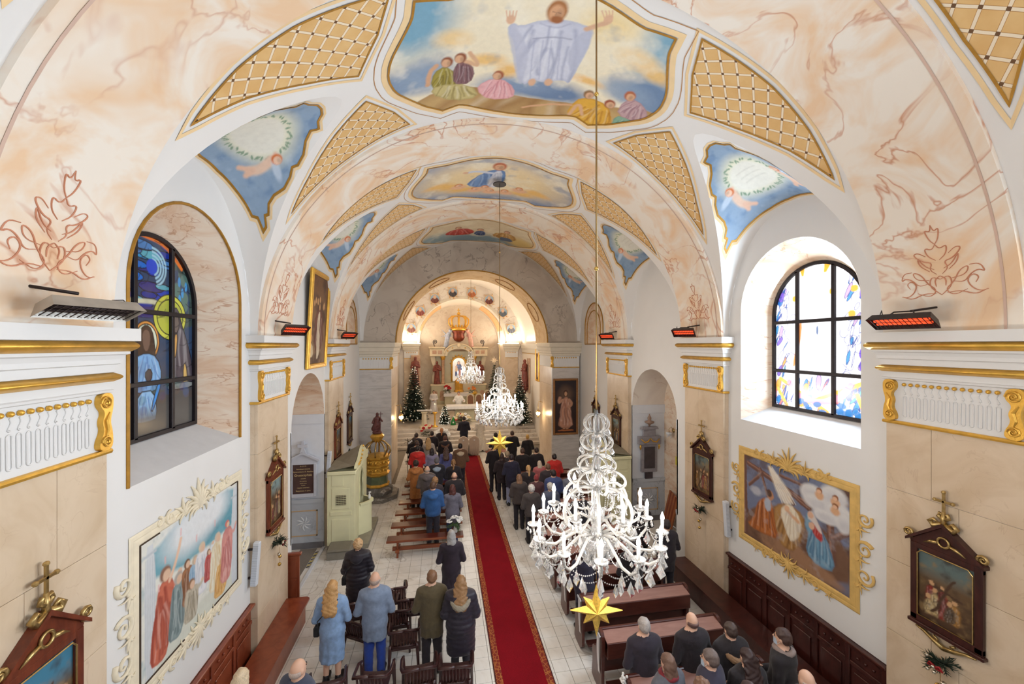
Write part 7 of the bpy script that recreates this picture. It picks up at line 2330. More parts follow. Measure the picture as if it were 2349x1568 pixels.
ab(-1.0, 1.0, -.1, .55, .35, 1.9, 'predella'); ab(-1.7, 1.7, .25, .6, 1.8, 4.3, 'back_panel', M_ALTG)
for s in (-1, 1):
    MB().lathe([(.16, 1.84), (.16, 1.95), (.12, 2.0), (.115, 3.6), (.14, 3.65)], 14, (s * 1.18, .0, 0)).build('column', M_PINKM, t, True)
    MB().lathe([(.12, 3.62), (.13, 3.7), (.2, 3.86), (.21, 3.92)], 10, (s * 1.18, .0, 0)).build('gilt_capital', M_GOLD, t, True)
    MB().prism(smooth_poly([(s * 1.7, 1.84), (s * 1.95, 1.84), (s * 2.02, 2.3), (s * 1.85, 2.8), (s * 1.95, 3.3), (s * 2.1, 3.7), (s * 2.05, 3.95), (s * 1.7, 3.95)], 2), .1, .4, 'y').build('side_volute', M_ALTW, t)
    MB().cbox(s * 1.6 - .55, s * 1.6 + .55, -.2, .55, 3.92, 4.5, .03).build('entablature_block', M_ALTW, t)
    MB().cbox(s * 1.62 - .62, s * 1.62 + .62, -.3, .55, 4.5, 4.64, .03).build('cornice', M_ALTW, t)
    for k in range(2): MB().cbox(s * 1.6 - .35 + .4 * k, s * 1.6 - .05 + .4 * k, -.22, -.19, 4.1, 4.36, .01).build('inlay', M_PINKM, t)
    c = MB()
    pts = [(s * (1.75 + .16 * (1 - k / 16) * math.cos(k * .75)), -.15, 5.0 + .16 * (1 - k / 16) * math.sin(k * .75)) for k in range(15)]
    c.tube([(s * 1.8, -.15, 4.65)] + pts, .03, 6); c.build('iron_scroll', M_BLACKM, t, True)
    o = put('side_statue', me_statue, t, (s * 1.62, -.25 + .2, 1.84), (0, 0, 0), (1, 1, 1.0))
arcp = [(1.06 * math.cos(PI * k / 20), 4.1 + .75 * math.sin(PI * k / 20)) for k in range(21)]
MB().prism(arcp + [(-1.06, 3.95), (-.85, 3.95)] + [(.85 * math.cos(PI - PI * k / 20), 4.0 + .5 * math.sin(PI * k / 20)) for k in range(21)] + [(.85, 3.95), (1.06, 3.95)], -.2, .5, 'y').build('arched_pediment', M_ALTW, t)
MB().tube([(x, -.24, z) for x, z in arcp], .06, 6).build('pediment_moulding', M_ALTW, t, True)
for k in range(5):
    a = PI * (k + 1) / 6; MB().sphere((.95 * math.cos(a), -.24, 4.02 + .62 * math.sin(a)), .05, 8, 5).build('gilt_boss', M_GOLD, t, True)
MB().sphere((0, -.26, 4.72), .13, 10, 6, sz=1.3).build('keystone_head', M_ALTW, t, True)
# niche with the painted picture; its lighting is put in as own glow
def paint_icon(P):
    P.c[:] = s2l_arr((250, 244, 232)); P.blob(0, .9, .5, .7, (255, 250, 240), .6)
    P.poly([(-.02, 1.45), (.16, 1.4), (.28, 1.0), (.38, .35), (-.28, .35), (-.26, .9), (-.16, 1.35)], (96, 110, 150), .03, shade=((60, 70, 110), 6, 3, .8))
    P.poly([(.02, .95), (.2, 1.0), (.26, .4), (-.02, .36)], (206, 140, 116), .03, shade=((160, 90, 80), 6, 4, .7))
    P.blob(-.0, 1.46, .11, .15, (110, 84, 90), .3); P.blob(0, 1.45, .075, .11, (226, 180, 150), .3); P.blob(-.18, 1.16, .08, .1, (226, 180, 150), .3); P.blob(-.16, .95, .12, .16, (230, 196, 160), .4)
M_ICON = glass_mat('glowing_icon', .35)
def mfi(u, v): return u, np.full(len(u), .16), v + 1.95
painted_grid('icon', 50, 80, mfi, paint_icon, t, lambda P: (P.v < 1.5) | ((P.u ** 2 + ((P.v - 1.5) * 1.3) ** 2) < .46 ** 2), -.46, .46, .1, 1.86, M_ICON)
ip = [(q[0], q[1]) for q in arch_pts(0, .52, 2.0, 3.35, 16)]
fr = MB().tube([(x, .12, z) for x, z in ip], .07, 6); fr.build('gilt_niche_frame', M_GOLD, t, True)
for k in range(9):
    a = PI * k / 8; MB().sphere((.62 * math.cos(a), .1, 3.38 + .62 * math.sin(a)), .06, 6, 4).build('gilt_ray', M_GOLD, t, True)
# tabernacle and mensa
ab(-1.05, 1.05, -1.2, -.2, .35, 1.18, 'mensa', M_ALTG); ab(-1.12, 1.12, -1.28, -.2, 1.18, 1.26, 'mensa_top')
MB().box(-1.13, 1.13, -1.3, -.2, 1.262, 1.27).build('altar_cloth', M_LACE, t); MB().box(-1.13, 1.13, -1.302, -1.29, 1.05, 1.27).build('cloth_drop', M_LACE, t)
MB().lathe([(.36, 1.27), (.36, 1.4), (.3, 1.44), (.3, 1.95), (.36, 2.0), (.30, 2.08), (.12, 2.3)], 8, (0, -.3, 0)).build('tabernacle', M_GOLD, t)
# crown above, carried by angels
t2 = thing('crown', 'large gilt crown with red drapery', None, (0, .1, 5.0)); t2.parent = t
MB().lathe([(.12, 0), (.34, .12), (.46, .34), (.42, .6), (.50, .72), (.54, .86)], 16).build('drapery_boss', mat('dark_red_gilt', (120, 52, 30), .4, .3, var=.3), t2, True)
MB().lathe([(.54, .86), (.60, .9), (.60, 1.06), (.54, 1.1)], 20).build('crown_band', M_GOLD, t2, True)
for k in range(8):
    a = 2 * PI * k / 8
    MB().tube([(r * math.cos(a), r * math.sin(a), z) for r, z in ((.57, 1.1), (.74, 1.4), (.74, 1.72), (.5, 1.95), (.16, 1.98), (.05, 1.9))], [.05, .055, .055, .05, .04, .03], 6).build('crown_arch', M_GOLD, t2, True)
    MB().sphere((.58 * math.cos(a + .39), .58 * math.sin(a + .39), 1.18), .07, 6, 4, sz=1.6).build('crown_leaf', M_GOLD, t2, True)
    MB().sphere((.61 * math.cos(a), .61 * math.sin(a), .98), .03, 6, 4).build('jewel', M_STAT2, t2)
MB().sphere((0, 0, 2.14), .13, 12, 8).build('orb', M_GOLD, t2, True)
MB().cbox(-.03, .03, -.03, .03, 2.25, 2.55, .008).cbox(-.12, .12, -.03, .03, 2.38, 2.44, .008).build('cross', M_GOLD, t2)
def angel(label, x, c, sx):
    r = thing('angel_figure', label, 'statue', (AC + x, AYR - .02, PZ + 4.62), 0, 'angels carrying the crown'); r.scale = (sx, 1, 1)
    s = SDF((-.6, -.4, -.1), (.6, .4, 1.6), .035)
    s.cap((0, 0, .1), (.08, 0, .6), .16, .17, .06); s.cap((.08, 0, .6), (.2, 0, 1.0), .15, .16, .05); s.ell((.28, -.02, 1.25), (.1, .11, .13), .03); s.cap((.22, 0, 1.05), (.26, 0, 1.16), .06, .05, .02)
    s.cap((.26, -.08, 1.02), (.5, -.1, 1.3), .06, .045, .03); s.cap((.12, .05, .98), (.42, -.02, .8), .06, .045, .03); s.cap((-.02, 0, .12), (-.2, .02, -.02), .09, .05, .03)
    s.cap((.0, .1, .95), (-.3, .16, 1.3), .06, .03, .04, 1, .6); s.cap((-.0, .1, .85), (-.35, .16, .8), .06, .03, .04, 1, .6)
    fold(s, .025, 9, 1.0, .2, .3)
    put('figure', s.mesh('figure', c), r)
angel('blue and white draped angel left of the altar crown', -.95, mat('blue_white_drapery', (170, 182, 206), .5, var=.3, scale=5), 1)
angel('pink draped angel right of the altar crown', .95, mat('pink_drapery', (220, 170, 158), .5, var=.2, scale=5), -1)
# medallions on the apse arch
def paint_med(c1, c2):
    def pf(P):
        P.grad(-.33, c1, .33, (168, 192, 214)); P.warp(.03, 6); P.poly([(-.3, -.33), (-.22, .02), (0, .12), (.22, .02), (.3, -.33)], c2, .04, shade=((60, 44, 40), 6, 6, .5)); P.blob(0, .12, .1, .13, (226, 186, 156), .3)
    return pf
MEDC = [((150, 176, 200), (122, 66, 50)), ((150, 176, 200), (150, 70, 60)), ((150, 176, 200), (120, 52, 44)), ((120, 136, 156), (60, 60, 66)), ((200, 190, 180), (196, 110, 60)), ((150, 176, 200), (116, 50, 42)), ((120, 150, 170), (90, 104, 120)), ((150, 176, 200), (90, 96, 110))]
M_MEDR = mat('orange_medallion_ring', (244, 196, 146), .8, var=.2, scale=9)
for k in range(8):
    a = R(17 + 146 * (7 - k) / 7); rr_ = AH + .46
    x, z = CX0 + rr_ * math.cos(a), 5.66 + rr_ * math.sin(a)
    t = thing('portrait_medallion', 'painted round portrait on the apse arch, %s from the left' % ('first', 'second', 'third', 'fourth', 'fifth', 'sixth', 'seventh', 'eighth')[k], 'medallion', (x, AY - .055, z), 0, 'portrait medallions on the apse arch')
    painted_grid('portrait', 26, 26, lambda u, v: (u, np.full(len(u), -.004), v), paint_med(*MEDC[k]), t, lambda P: P.u ** 2 + P.v ** 2 < .315 ** 2, -.33, .33, -.33, .33)
    MB().tube([(.325 * math.cos(q), -.004, .325 * math.sin(q)) for q in [2 * PI * i / 24 for i in range(24)]], .02, 5, closed=True).build('ring', M_MEDR, t, True)
    fl_ = MB()
    for q in (-.9, -1.5, -2.2, .9, 2.2): fl_.tube([(.36 * math.cos(q), 0, .36 * math.sin(q)), (.44 * math.cos(q + .12), -.004, .44 * math.sin(q + .12)), (.5 * math.cos(q + .3), 0, .5 * math.sin(q + .3))], [.05, .04, .01], 5, flat=.3)
    tag(fl_.build('painted_leaves', M_MEDR, t, True), kind='stuff')
# cove light strips lying on the ledges of chancel and apse
M_LED = emit('warm_light_strip', (255, 236, 206), 14.0)
for sd, nm in ((-1, 'left'), (1, 'right')):
    t = thing('light_strip', 'bright light strip on the %s chancel ledge beside the apse arch' % nm, 'lamp', (CX0 + sd * (AH + .35), AY - .18, 5.665))
    MB().cbox(-.45, .45, -.02, .02, 0, .03, .004).build('strip', M_LED, t)
    t = thing('light_strip', 'warm light strip on the %s ledge inside the apse' % nm, 'lamp', (CX0 + sd * (AH - .06), 29.3, 5.665))
    MB().cbox(-.02, .02, -1.6, 1.6, 0, .03, .004).build('strip', M_LED, t)
    area_light('apse_cove_light', (CX0 + sd * (AH - .1), 29.2, 5.75), (R(180), R(sd * -22), 0), .15, 3.2, 80, (1, .86, .68))
    area_light('chancel_cove_light', (CX0 + sd * (AH + .4), AY - .3, 5.75), (R(180 + 14), 0, 0), .9, .15, 36, (1, .87, .70))
    area_light('chancel_side_light', (CX0 + sd * (CH - .12), 23.4, 5.75), (R(180), R(sd * -25), 0), .12, 4.0, 45, (1, .87, .70))
# free-standing altar
t = thing('altar_table', 'stone altar table with white lace cloth in front of the priest', 'altar', (1.35, 25.1, PZ))
MB().cbox(-.75, .75, -.32, .32, 0, .12, .02).build('plinth', M_ALTW, t); MB().cbox(-.6, .6, -.26, .26, .12, .92, .02).build('pedestal', M_ALTG, t); MB().cbox(-1.1, 1.1, -.42, .42, .92, 1.0, .02).build('slab', M_ALTW, t)
MB().cbox(-1.13, 1.13, -.45, .45, 1.0, 1.012, .003).build('altar_cloth', M_LACE, t)
zz = MB(); zz.grid([[(x, -.452 - .01 * math.sin(x * 30), z) for x in np.linspace(-1.13, 1.13, 60)] for z in (1.01, .92, .84 )]); zz.build('lace_drop', M_LACE, t, True)
# ambo
t = thing('ambo', 'pale stone reading desk left of the altar', 'ambo', (-1.05, 23.5, PZ))
MB().lathe([(.3, 0), (.28, .08), (.16, .14), (.13, .8), (.2, .92)], 8).build('pillar', M_ALTW, t); MB().cbox(-.42, .42, -.25, .25, .96, 1.02, .01, M=Mt((0, 0, 0), rx=R(-14))).build('desk', M_LACE, t)
# credence and golden candle stand
t = thing('golden_lectern', 'gold-painted stand with candle beside the ambo', 'stand', (-.45, 23.7, PZ))
MB().lathe([(.2, 0), (.18, .05), (.05, .1), (.04, .7), (.14, .8), (.14, .86)], 10).build('stand', M_GOLD, t, True); MB().lathe([(.03, .86), (.03, 1.3)], 8).build('candle', M_WHITEC, t, True); MB().lathe([(.018, 1.3), (.014, 1.34), (.002, 1.38)], 6).build('flame', emit('candle_flame', (255, 214, 140), 6), t)
# sedilia: three pointed chairs
g = 'tall-backed celebrant chairs'
for k, x in enumerate((1.95, 2.55, 3.2)):
    t = thing('celebrant_chair', '%s arched-back celebrant chair right of the priest' % ('left', 'middle', 'right')[k], 'chair', (x, 28.3, PZ), PI, g)
    MB().prism(arch_pts(0, .27, .42, 1.05 + .25 * (k == 2), 12), -.28, -.22, 'y').build('backrest', M_ALTW, t); MB().prism(arch_pts(0, .19, .5, 1.02 + .25 * (k == 2), 12), -.22, -.20, 'y').build('back_pad', mat('brown_upholstery', (150, 108, 84), .8), t)
    MB().cbox(-.27, .27, -.25, .22, .36, .45, .02).build('seat', M_PINKM, t)
    for a in (-.23, .23):
        for b in (-.22, .18): MB().cbox(a - .03, a + .03, b - .03, b + .03, 0, .36, .006).build('leg', M_ALTW, t)
        MB().cbox(a - .03, a + .03, -.22, .2, .62, .68, .01).build('armrest', M_ALTW, t)
# draped chairs for the couple and kneeler end posts
M_DRAPE = mat('ivory_chair_cover', (200, 182, 164), .7, var=.06, scale=5)
for k, x in enumerate((.98, 1.52)):
    t = thing('covered_chair', 'ivory fabric covered chair with pointed back, %s of the bridal pair' % ('left', 'right')[k], 'chair', (x + .05, 20.28, 0), 0, 'covered chairs at the end of the carpet')
    MB().prism(smooth_poly([(-.26, .02), (.26, .02), (.25, .5), (.25, .86), (.12, .93), (0, .99), (-.12, .93), (-.25, .86), (-.25, .5)], 1), -.12, .0, 'y').build('back_cover', M_DRAPE, t)
    MB().cbox(-.25, .25, .0, .42, .02, .47, .03).build('seat_cover', M_DRAPE, t)
    MB().sphere((0, -.13, .78), .05, 8, 5, sz=.8).build('rosette', M_RIB, t, True)
    b = MB()
    for k2 in range(5): b.tube([(-.2 + .1 * k2, -.13, .04), (-.19 + .095 * k2, -.125, .45)], .012, 5)
    tag(b.build('pleats', M_DRAPE, t, True), kind='stuff')
t = thing('marble_slab', 'reddish marble slab on the floor right of the covered chairs', 'slab', (2.75, 20.9, 0))
MB().cbox(-.55, .55, -.4, .4, 0, .02, .004).build('slab', marble('red_marble', (150, 84, 70), (120, 62, 54), (190, 140, 120), 2, 2, .03, .3), t)
# ------------------------------------------------------------------ christmas trees
M_FAIRY = emit('fairy_light', (255, 244, 220), 5.0)
me_fairy = None
def fir_tree(label, x, y, z, h, r, seed, lights=True, n_b=26):
    rr = random.Random(seed)
    t = thing('christmas_tree', label, 'christmas tree', (x, y, z), 0, 'christmas trees in the chancel')
    MB().tube([(0, 0, 0), (0, 0, h * .96)], [.06, .01], 6).build('trunk', mat('fir_bark', (74, 54, 40), .9), t)
    mb = MB(); tips = []
    L = int(h * 9)
    for k in range(L):
        q = k / L; zc = h * (.06 + .92 * q); R0 = r * (1 - q) ** .85 + .05
        nb = max(5, int(15 * (1 - q) + 4))
        for b in range(nb):
            a = 2 * PI * (b + rr.random()) / nb; l = R0 * rr.uniform(.75, 1.1)
            d = Vector((math.cos(a), math.sin(a), 0)); p0 = Vector((0, 0, zc)); p1 = p0 + d * l * .55 + Vector((0, 0, -.03)); p2 = p0 + d * l + Vector((0, 0, -.05 * l + .02))
            mb.tube([p0, p1, p2], [.014, .012, .003], 3, cap=False); tips.append(p2)
            sd_ = Vector((-d.y, d.x, 0))
            for f in (.3, .5, .7, .88):
                c = p0.lerp(p2, f); w_ = l * .32 * (1.1 - f * .6)
                for s in (-1, 1):
                    e = c + sd_ * s * w_ + d * w_ * .6 + Vector((0, 0, rr.uniform(-.05, .03)))
                    n_ = Vector((0, 0, .022))
                    o = len(mb.v); mb.v += [tuple(c - n_), tuple(c + n_), tuple(e)]; mb.f.append((o, o + 1, o + 2))
                    m_ = c.lerp(e, .5); wv = d * .022
                    o = len(mb.v); mb.v += [tuple(c - wv), tuple(e), tuple(c + wv)]; mb.f.append((o, o + 1, o + 2))
    tag(mb.build('needle_branches', M_FIR, t), kind='stuff')
    for k in range(n_b):
        p = rr.choice(tips); put('bauble', me_bauble, t, (p.x * .95, p.y * .95 - .03, p.z - .05), scale=(1,) * 3)
    if lights:
        fl_ = MB(); 
        for k in range(130):
            p = rr.choice(tips); q = rr.uniform(.6, 1.0); fl_.sphere((p.x * q, p.y * q, p.z + rr.uniform(-.05, .05)), .010, 5, 3)
        tag(fl_.build('fairy_lights', M_FAIRY, t), kind='stuff')
    return t
me_bauble = MB().sphere((0, 0, 0), .05, 10, 6).mesh('bauble', mat('pearl_bauble', (226, 216, 200), .2, .5), True)
fir_tree('large fir with white baubles and lights left of the altar', -1.76, 25.4, PZ, 3.6, .86, 1, n_b=60)
fir_tree('tall fir with a paper star behind the middle chandelier, right of the high altar', 3.35, 26.1, PZ, 3.6, .74, 2, False, 24)
fir_tree('fir with fairy light garland beside the right chancel pilaster', 4.55, 23.4, PZ, 3.1, .76, 3, n_b=26)
fir_tree('small lit fir at the left corner of the altar table', .12, 24.5, PZ, 1.15, .38, 4, n_b=8)
def star(label, loc, r, group, col=None, rz=0, t_=None):
    t = thing('hanging_star' if t_ is None else t_, label, 'star', loc, rz, group)
    m = col or mat('glitter_gold', (226, 186, 84), .35, .6, var=.25, scale=60, bmp=.3, bscale=160)
    mb = MB(); N = 16
    ring = []
    for k in range(N):
        a = 2 * PI * k / N + PI / 2
        rad = r if k % 4 == 0 else (r * .70 if k % 4 == 2 else r * .40)
        ring.append((rad * math.cos(a), rad * math.sin(a)))
    for s, y in ((-1, -.26 * r), (1, .26 * r)):
        for k in range(N):
            p, q = ring[k], ring[(k + 1) % N]
            tri = [(0, y, 0), (p[0], s * .03 * r, p[1]), (q[0], s * .03 * r, q[1])]
            mb.add(tri if s < 0 else tri[::-1], [(0, 1, 2)])
    for k in range(N):
        p, q = ring[k], ring[(k + 1) % N]
        mb.add([(p[0], -.03 * r, p[1]), (p[0], .03 * r, p[1]), (q[0], .03 * r, q[1]), (q[0], -.03 * r, q[1])], [(0, 1, 2, 3)])
    mb.build('star_body', m, t)
    return t
star('pale paper star on top of the fir right of the high altar', (3.35, 26.1, 4.56), .30, 'stars', mat('cream_paper', (250, 224, 190), .7))
star('small golden star above the flowers on the high altar', (2.3, 29.0, 2.06), .30, 'stars')
# flowers around the altar
def flower_mass(label, x, y, z, r, cols, seed, n=18, h=.4, green=True, red=0):
    rr = random.Random(seed)
    t = thing('flower_arrangement', label, 'flowers', (x, y, z), 0, 'flower arrangements in the chancel')
    MB().lathe([(.12, 0), (.14, .08), (.10, .14)], 10).build('bowl', M_WHITEC, t, True)
    if green:
        lf = MB(); fir_spray(lf, (0, 0, .12), 22, r * 1.1, .014, seed); tag(lf.build('foliage', mat('dark_foliage', (60, 74, 46), .7, var=.25), t), kind='stuff')
    for k in range(n):
        a = rr.uniform(0, 2 * PI); q = r * math.sqrt(rr.random())
        put('blossom', me_bl, t, (q * math.cos(a), q * math.sin(a) * .7, .12 + h * (1 - .6 * (q / r) ** 2) * rr.uniform(.7, 1.05)), (rr.uniform(.2, 1.0), rr.uniform(-.5, .5), 0), (2.0,) * 3, m=rr.choice(cols))
    return t
cW, cR, cC = M_WHITEC, mat('red_poinsettia', (190, 30, 34), .6), mat('cream_petals', (244, 222, 176), .6)
flower_mass('cream and red flowers banked in front of the altar table', 1.15, 24.3, PZ, .6, [cC, cC, cW, cR], 5, 34, .55)
flower_mass('white flowers with greenery at the left of the steps', -.05, 22.4, .32, .45, [cW], 6, 30, .5)
flower_mass('dark fir arrangement with red bow beside the ambo', -.85, 22.9, .48, .36, [cR, cC, cR], 7, 10, .55)
flower_mass('red poinsettia bunch on the left of the high altar', .32, 29.35, 2.06, .34, [cR, cR, cW], 8, 16, .45)
flower_mass('orange flowers on the right of the high altar', 2.1, 29.35, 2.06, .34, [mat('orange_petals', (226, 140, 70), .6)], 9, 10, .35)
t = thing('green_gnome', 'small green cone figure among the altar flowers', 'figure', (.62, 24.1, PZ)); MB().lathe([(.16, 0), (.14, .15), (.05, .4), (.005, .5)], 12).build('cone', mat('bright_green', (40, 130, 60), .7), t, True); MB().sphere((0, -.12, .16), .05, 8, 5).build('face', M_WHITEC, t, True)
# vigil lamps on the pilasters of the arch
for sd, nm in ((-1, 'left'), (1, 'right')):
    x = CX0 + sd * (CHW - .22)
    t = thing('hanging_vigil_lamp', 'small glowing brass lamp on the %s side of the chancel arch' % nm, 'lamp', (x, 18.2, 2.35))
    MB().tube([(sd * .22, 0, .55), (.02 * sd, 0, .6), (0, 0, .45), (0, 0, .2)], .012, 6).build('bracket', M_OLDG, t, True); MB().lathe([(.03, .2), (.08, .16), (.10, .10)], 10).build('cap', M_OLDG, t, True); MB().sphere((0, 0, .04), .10, 12, 8).build('globe', emit('lamp_globe_' + nm, (255, 226, 176), 6), t, True)
    MB().lathe([(.05, -.08), (.03, -.12), (.005, -.2)], 8).build('finial', M_OLDG, t, True)
    l = bpy.data.lights.new('vigil_lamp_light', 'POINT'); l.energy = 14; l.color = (1, .75, .45); l.shadow_soft_size = .1
    lo = bpy.data.objects.new('vigil_lamp_light', l); COL.objects.link(lo); lo.location = (x - sd * .12, 18.05, 2.4)
# statues on brackets beside the altar
for k, (x, y, z, lab, c) in enumerate(((-1.75, AY - .43, 3.1, 'dark wooden statue on a bracket left of the apse arch', 1), (CX0 + CH - .305, 24.6, 2.95, 'painted wooden statue on a bracket on the right chancel wall', -1))):
    t = thing('bracket_statue', lab, 'statue', (x, y, z), 0 if c > 0 else R(-90))
    put('figure', me_statue, t); MB().lathe([(.05, -.5), (.12, -.3), (.26, -.06), (.28, 0)], 8).build('bracket', M_STAT2, t)
    MB().cbox(-.3, .3, .2, .3, -.4, 1.8, .03).build('backboard', M_PINKM, t)
framed('small_gilt_picture', 'narrow gilt picture on the right chancel wall', (CX0 + CH - .02, 22.2, 3.5), R(-90), .8, 2.2, paint_tall, M_GOLD, .1, 0, 20)
# ================================================================== crystal chandeliers
def crystal_mat():
    m, nt, b = new_mat('cut_crystal')
    n = noise(nt, 40, 2, vec=coords(nt))
    r = ramp(nt, [(.3, rgb(236, 238, 240)), (.7, rgb(255, 255, 255))]); nt.links.new(n.outputs['Fac'], r.inputs['Fac']); nt.links.new(r.outputs['Color'], b.inputs['Base Color'])
    setin(b, Roughness=.04, IOR=1.5)
    b.inputs['Transmission Weight'].default_value = .8
    b.inputs['Coat Weight'].default_value = .3
    return m
M_CRY = crystal_mat()
M_OPAL = mat('opal_glass_arm', (252, 250, 246), .06, var=.02)
MATS['opal_glass_arm'].node_tree.nodes['Principled BSDF'].inputs['Transmission Weight'].default_value = .7
M_CANDLE = mat('ivory_candle_sleeve', (250, 246, 238), .5, var=.02)
M_BULB = emit('lit_candle_bulb', (255, 246, 228), 26.0)
M_BRASS = mat('brass_rod', (150, 122, 78), .3, .9, var=.1)
def drop_mesh(h):
    w_ = h * .32
    return MB().add([(0, 0, 0)] + [(w_ * math.cos(a), w_ * .55 * math.sin(a), -h * .62) for a in [2 * PI * k / 6 for k in range(6)]] + [(w_ * .5 * math.cos(a), w_ * .3 * math.sin(a), -h * .30) for a in [2 * PI * k / 6 for k in range(6)]] + [(0, 0, -h)],
                    [(0, 7 + (k + 1) % 6, 7 + k) for k in range(6)] + [(7 + k, 7 + (k + 1) % 6, 1 + (k + 1) % 6, 1 + k) for k in range(6)] + [(1 + k, 1 + (k + 1) % 6, 13) for k in range(6)])
me_drop = drop_mesh(.105).mesh('crystal_drop', M_CRY)
me_dropS = drop_mesh(.065).mesh('crystal_drop', M_CRY)
def beads(mb, p0, p1, sag, r=.0075, gap=.019):
    p0, p1 = Vector(p0), Vector(p1); L = (p1 - p0).length + sag * .8
    n = max(2, int(L / gap))
    for k in range(n + 1):
        t = k / n; p = p0.lerp(p1, t); p.z -= sag * 4 * t * (1 - t)
        mb.add([(p.x + r, p.y, p.z), (p.x - r, p.y, p.z), (p.x, p.y + r, p.z), (p.x, p.y - r, p.z), (p.x, p.y, p.z + r), (p.x, p.y, p.z - r)],
               [(0, 2, 4), (2, 1, 4), (1, 3, 4), (3, 0, 4), (2, 0, 5), (1, 2, 5), (3, 1, 5), (0, 3, 5)])
def pol(r, a, z): return (r * math.cos(a), r * math.sin(a), z)
def candle_unit(parent, r, a, z):
    c = pol(r, a, z)
    MB().lathe([(.012, -.02), (.03, .0), (.052, .012), (.056, .02), (.02, .016)], 12, c).build('drip_pan', M_CRY, parent, True)
    MB().lathe([(.013, .01), (.013, .115)], 10, c).build('candle_sleeve', M_CANDLE, parent, True)
    MB().lathe([(.010, .115), (.017, .135), (.015, .155), (.006, .18), (.001, .192)], 10, c).build('bulb', M_BULB, parent, True)
    for k in range(5):
        q = 2 * PI * k / 5; put('pendant', me_dropS, parent, (c[0] + .05 * math.cos(q), c[1] + .05 * math.sin(q), c[2] - .005), (0, 0, q), (.8,) * 3)
def chandelier(label, loc, top_z, scale, light, disc=False):
    t = thing('crystal_chandelier', label, 'chandelier', loc, R(12), 'crystal chandeliers'); t.scale = (scale,) * 3
    # heights: local z 0 = lower candle tier; crown at +.62
    MB().lathe([(.004, -.36), (.02, -.33), (.035, -.27), (.10, -.20), (.13, -.13), (.12, -.08), (.05, -.03), (.04, .05), (.07, .10), (.075, .16), (.035, .22), (.03, .34), (.055, .40), (.05, .46), (.028, .52), (.028, .72), (.05, .76), (.03, .82)], 16).build('glass_stem', M_CRY, t, True)
    for k in range(12):                    # lower arms
        a = 2 * PI * k / 12
        arm = MB().tube([pol(r, a, z) for r, z in ((.06, -.04), (.16, -.02), (.26, -.08), (.36, -.15), (.47, -.15), (.545, -.09), (.56, -.02))], [.016, .014, .013, .013, .013, .012, .010], 8).build('arm', M_OPAL, t, True)
        candle_unit(arm, .56, a, 0.0)
        a2 = a + PI / 12
        for (r, z, me_) in ((.47, -.18, me_drop), (.36, -.18, me_drop), (.56, -.09, me_drop)):
            put('pendant', me_, arm, pol(r, a, z - .02), (0, 0, a), (1.25,) * 3)
        b = MB(); beads(b, pol(.56, a, -.03), pol(.56, a + PI / 6, -.03), .09); beads(b, pol(.47, a, -.17), pol(.47, a + PI / 6, -.17), .05); beads(b, pol(.56, a, -.02), pol(.56, a, -.10), 0); beads(b, pol(.36, a, -.16), pol(.36, a, -.2), 0); beads(b, pol(.13, a, -.06), pol(.36, a, -.14), .07); beads(b, pol(.375, a, .14), pol(.54, a, .0), .06)
        tag(b.build('bead_chain', M_CRY, arm), kind='stuff')
        put('pendant', me_drop, arm, pol(.55, a2, -.12), (0, 0, a2), (1.25,) * 3); put('pendant', me_drop, arm, pol(.45, a2, -.22), (0, 0, a2)); put('pendant', me_dropS, arm, pol(.25, a2, -.14), (0, 0, a2)); put('pendant', me_dropS, arm, pol(.30, a, -.12), (0, 0, a))
    for k in range(6):                     # upper arms
        a = 2 * PI * (k + .5) / 6
        arm = MB().tube([pol(r, a, z) for r, z in ((.06, .10), (.14, .14), (.22, .10), (.30, .08), (.36, .12), (.375, .19))], [.014, .013, .012, .012, .012, .010], 8).build('arm', M_OPAL, t, True)
        candle_unit(arm, .375, a, .20)
        put('pendant', me_drop, arm, pol(.30, a, .06), (0, 0, a))
        b = MB(); beads(b, pol(.375, a, .16), pol(.375, a + PI / 3, .16), .12); beads(b, pol(.22, a, .36), pol(.375, a, .16), .05)
        tag(b.build('bead_chain', M_CRY, arm), kind='stuff')
    # big C-scrolls between the tiers
    for k in range(6):
        a = 2 * PI * k / 6
        pts = [(.08 + .30 * math.sin(q) ** 1.0 * .62 + .06, .02 + .19 * (1 - math.cos(q))) for q in np.linspace(.15, PI * 1.22, 14)]
        MB().tube([pol(r, a, z) for r, z in pts], .014, 8).build('scroll', M_OPAL, t, True)
        pts = [(.10 + .15 * math.sin(q), .36 + .09 * (1 - math.cos(q))) for q in np.linspace(-.2, PI * 1.25, 12)]
        MB().tube([pol(r, a + .3, z) for r, z in pts], .012, 8).build('scroll', M_OPAL, t, True)
    for z0, rr_, n in ((.54, .13, 8), (.74, .11, 8), (.90, .085, 8)):      # tiers of the crown
        for k in range(n):
            a = 2 * PI * k / n
            pts = [(rr_ * (.35 + .95 * math.sin(q)), z0 + .075 * (1 - math.cos(q)) - .03) for q in np.linspace(.1, PI * 1.15, 11)]
            MB().tube([pol(r, a, z) for r, z in pts], .010, 7).build('scroll', M_OPAL, t, True)
            put('pendant', me_dropS, t, pol(rr_ * 1.25, a, z0 + .0), (0, 0, a))
    MB().lathe([(.05, .80), (.03, .9), (.02, 1.0), (.012, 1.06)], 10).build('crown_stem', M_CRY, t, True)
    b = MB()
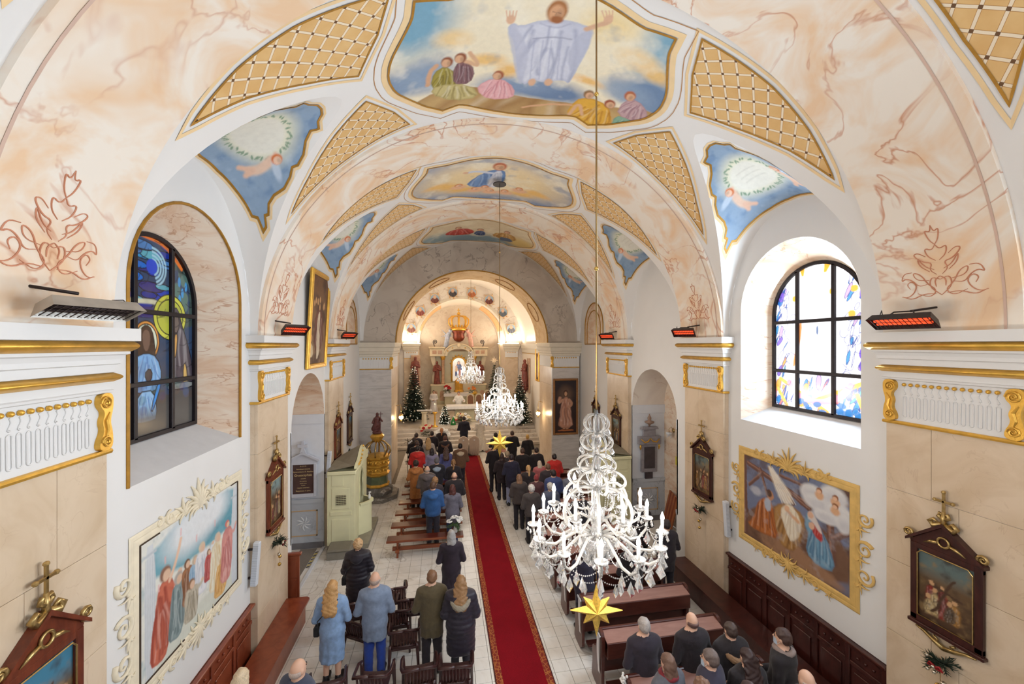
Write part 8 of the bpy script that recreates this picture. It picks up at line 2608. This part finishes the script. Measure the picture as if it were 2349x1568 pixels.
    for k in range(8):
        a = 2 * PI * k / 8
        beads(b, pol(.10, a, .90), pol(.15, a, .70), .01); beads(b, pol(.15, a, .70), pol(.17, a, .50), .015); beads(b, pol(.17, a, .52), pol(.10, a, .14), .03)
        beads(b, pol(.13, a, -.10), pol(.13, a + PI / 4, -.10), .05)
    tag(b.build('bead_chain', M_CRY, t), kind='stuff')
    for k in range(14):                    # bottom basket
        a = 2 * PI * k / 14
        put('pendant', me_drop, t, pol(.13, a, -.14), (0, 0, a), (.9,) * 3); put('pendant', me_drop, t, pol(.085, a + .2, -.20), (0, 0, a))
        put('pendant', me_dropS, t, pol(.12, a, -.06), (0, 0, a), (1.1,) * 3)
    # suspension rod with brass balls
    H_ = (top_z - loc[2]) / scale
    MB().tube([(0, 0, 1.04), (0, 0, H_)], .0085 / scale * 1.0, 8).build('suspension_rod', M_BRASS, t, True)
    for q in (.28, .62):
        z = 1.04 + (H_ - 1.04) * q; MB().sphere((0, 0, z), .022 / scale, 10, 6).build('rod_ball', M_GOLDB, t, True)
    if disc: MB().lathe([(.001, 0), (.16, 0), (.16, .02), (.001, .02)], 20, (0, 0, H_ - .06)).build('ceiling_rose', M_BLACKM, t)
    for k in range(6):
        a = 2 * PI * k / 6
        l = bpy.data.lights.new('chandelier_light', 'POINT'); l.energy = light / 6; l.color = (1, .92, .82); l.shadow_soft_size = .12
        lo = bpy.data.objects.new('chandelier_light', l); COL.objects.link(lo)
        p = Vector(pol(.62 * scale, a, .22 * scale)); lo.location = Vector(loc) + p
chandelier('nearest large lit crystal chandelier above the pews', (1.45, 3.62, 3.83), 9.86, 1.08, 150, False)
s1 = star('gold glitter star hanging under the nearest chandelier', (1.45, 3.62, 3.06), .25, 'stars', None, R(-10))
chandelier('middle lit crystal chandelier hanging from the ceiling fresco', (1.46, 10.27, 3.90), 9.82, 1.08, 210, True)
s2 = star('gold glitter star hanging under the middle chandelier', (1.46, 10.27, 3.04), .36, 'stars')
chandelier('farthest lit crystal chandelier in the chancel before the altar', (1.52, 21.9, 3.9), 9.76, 1.3, 230)
for s_, r0 in ((s1, .24), (s2, .35)):
    MB().tube([(0, 0, r0), (0, 0, r0 + .5)], .003, 5).build('cord', M_BRASS, s_)
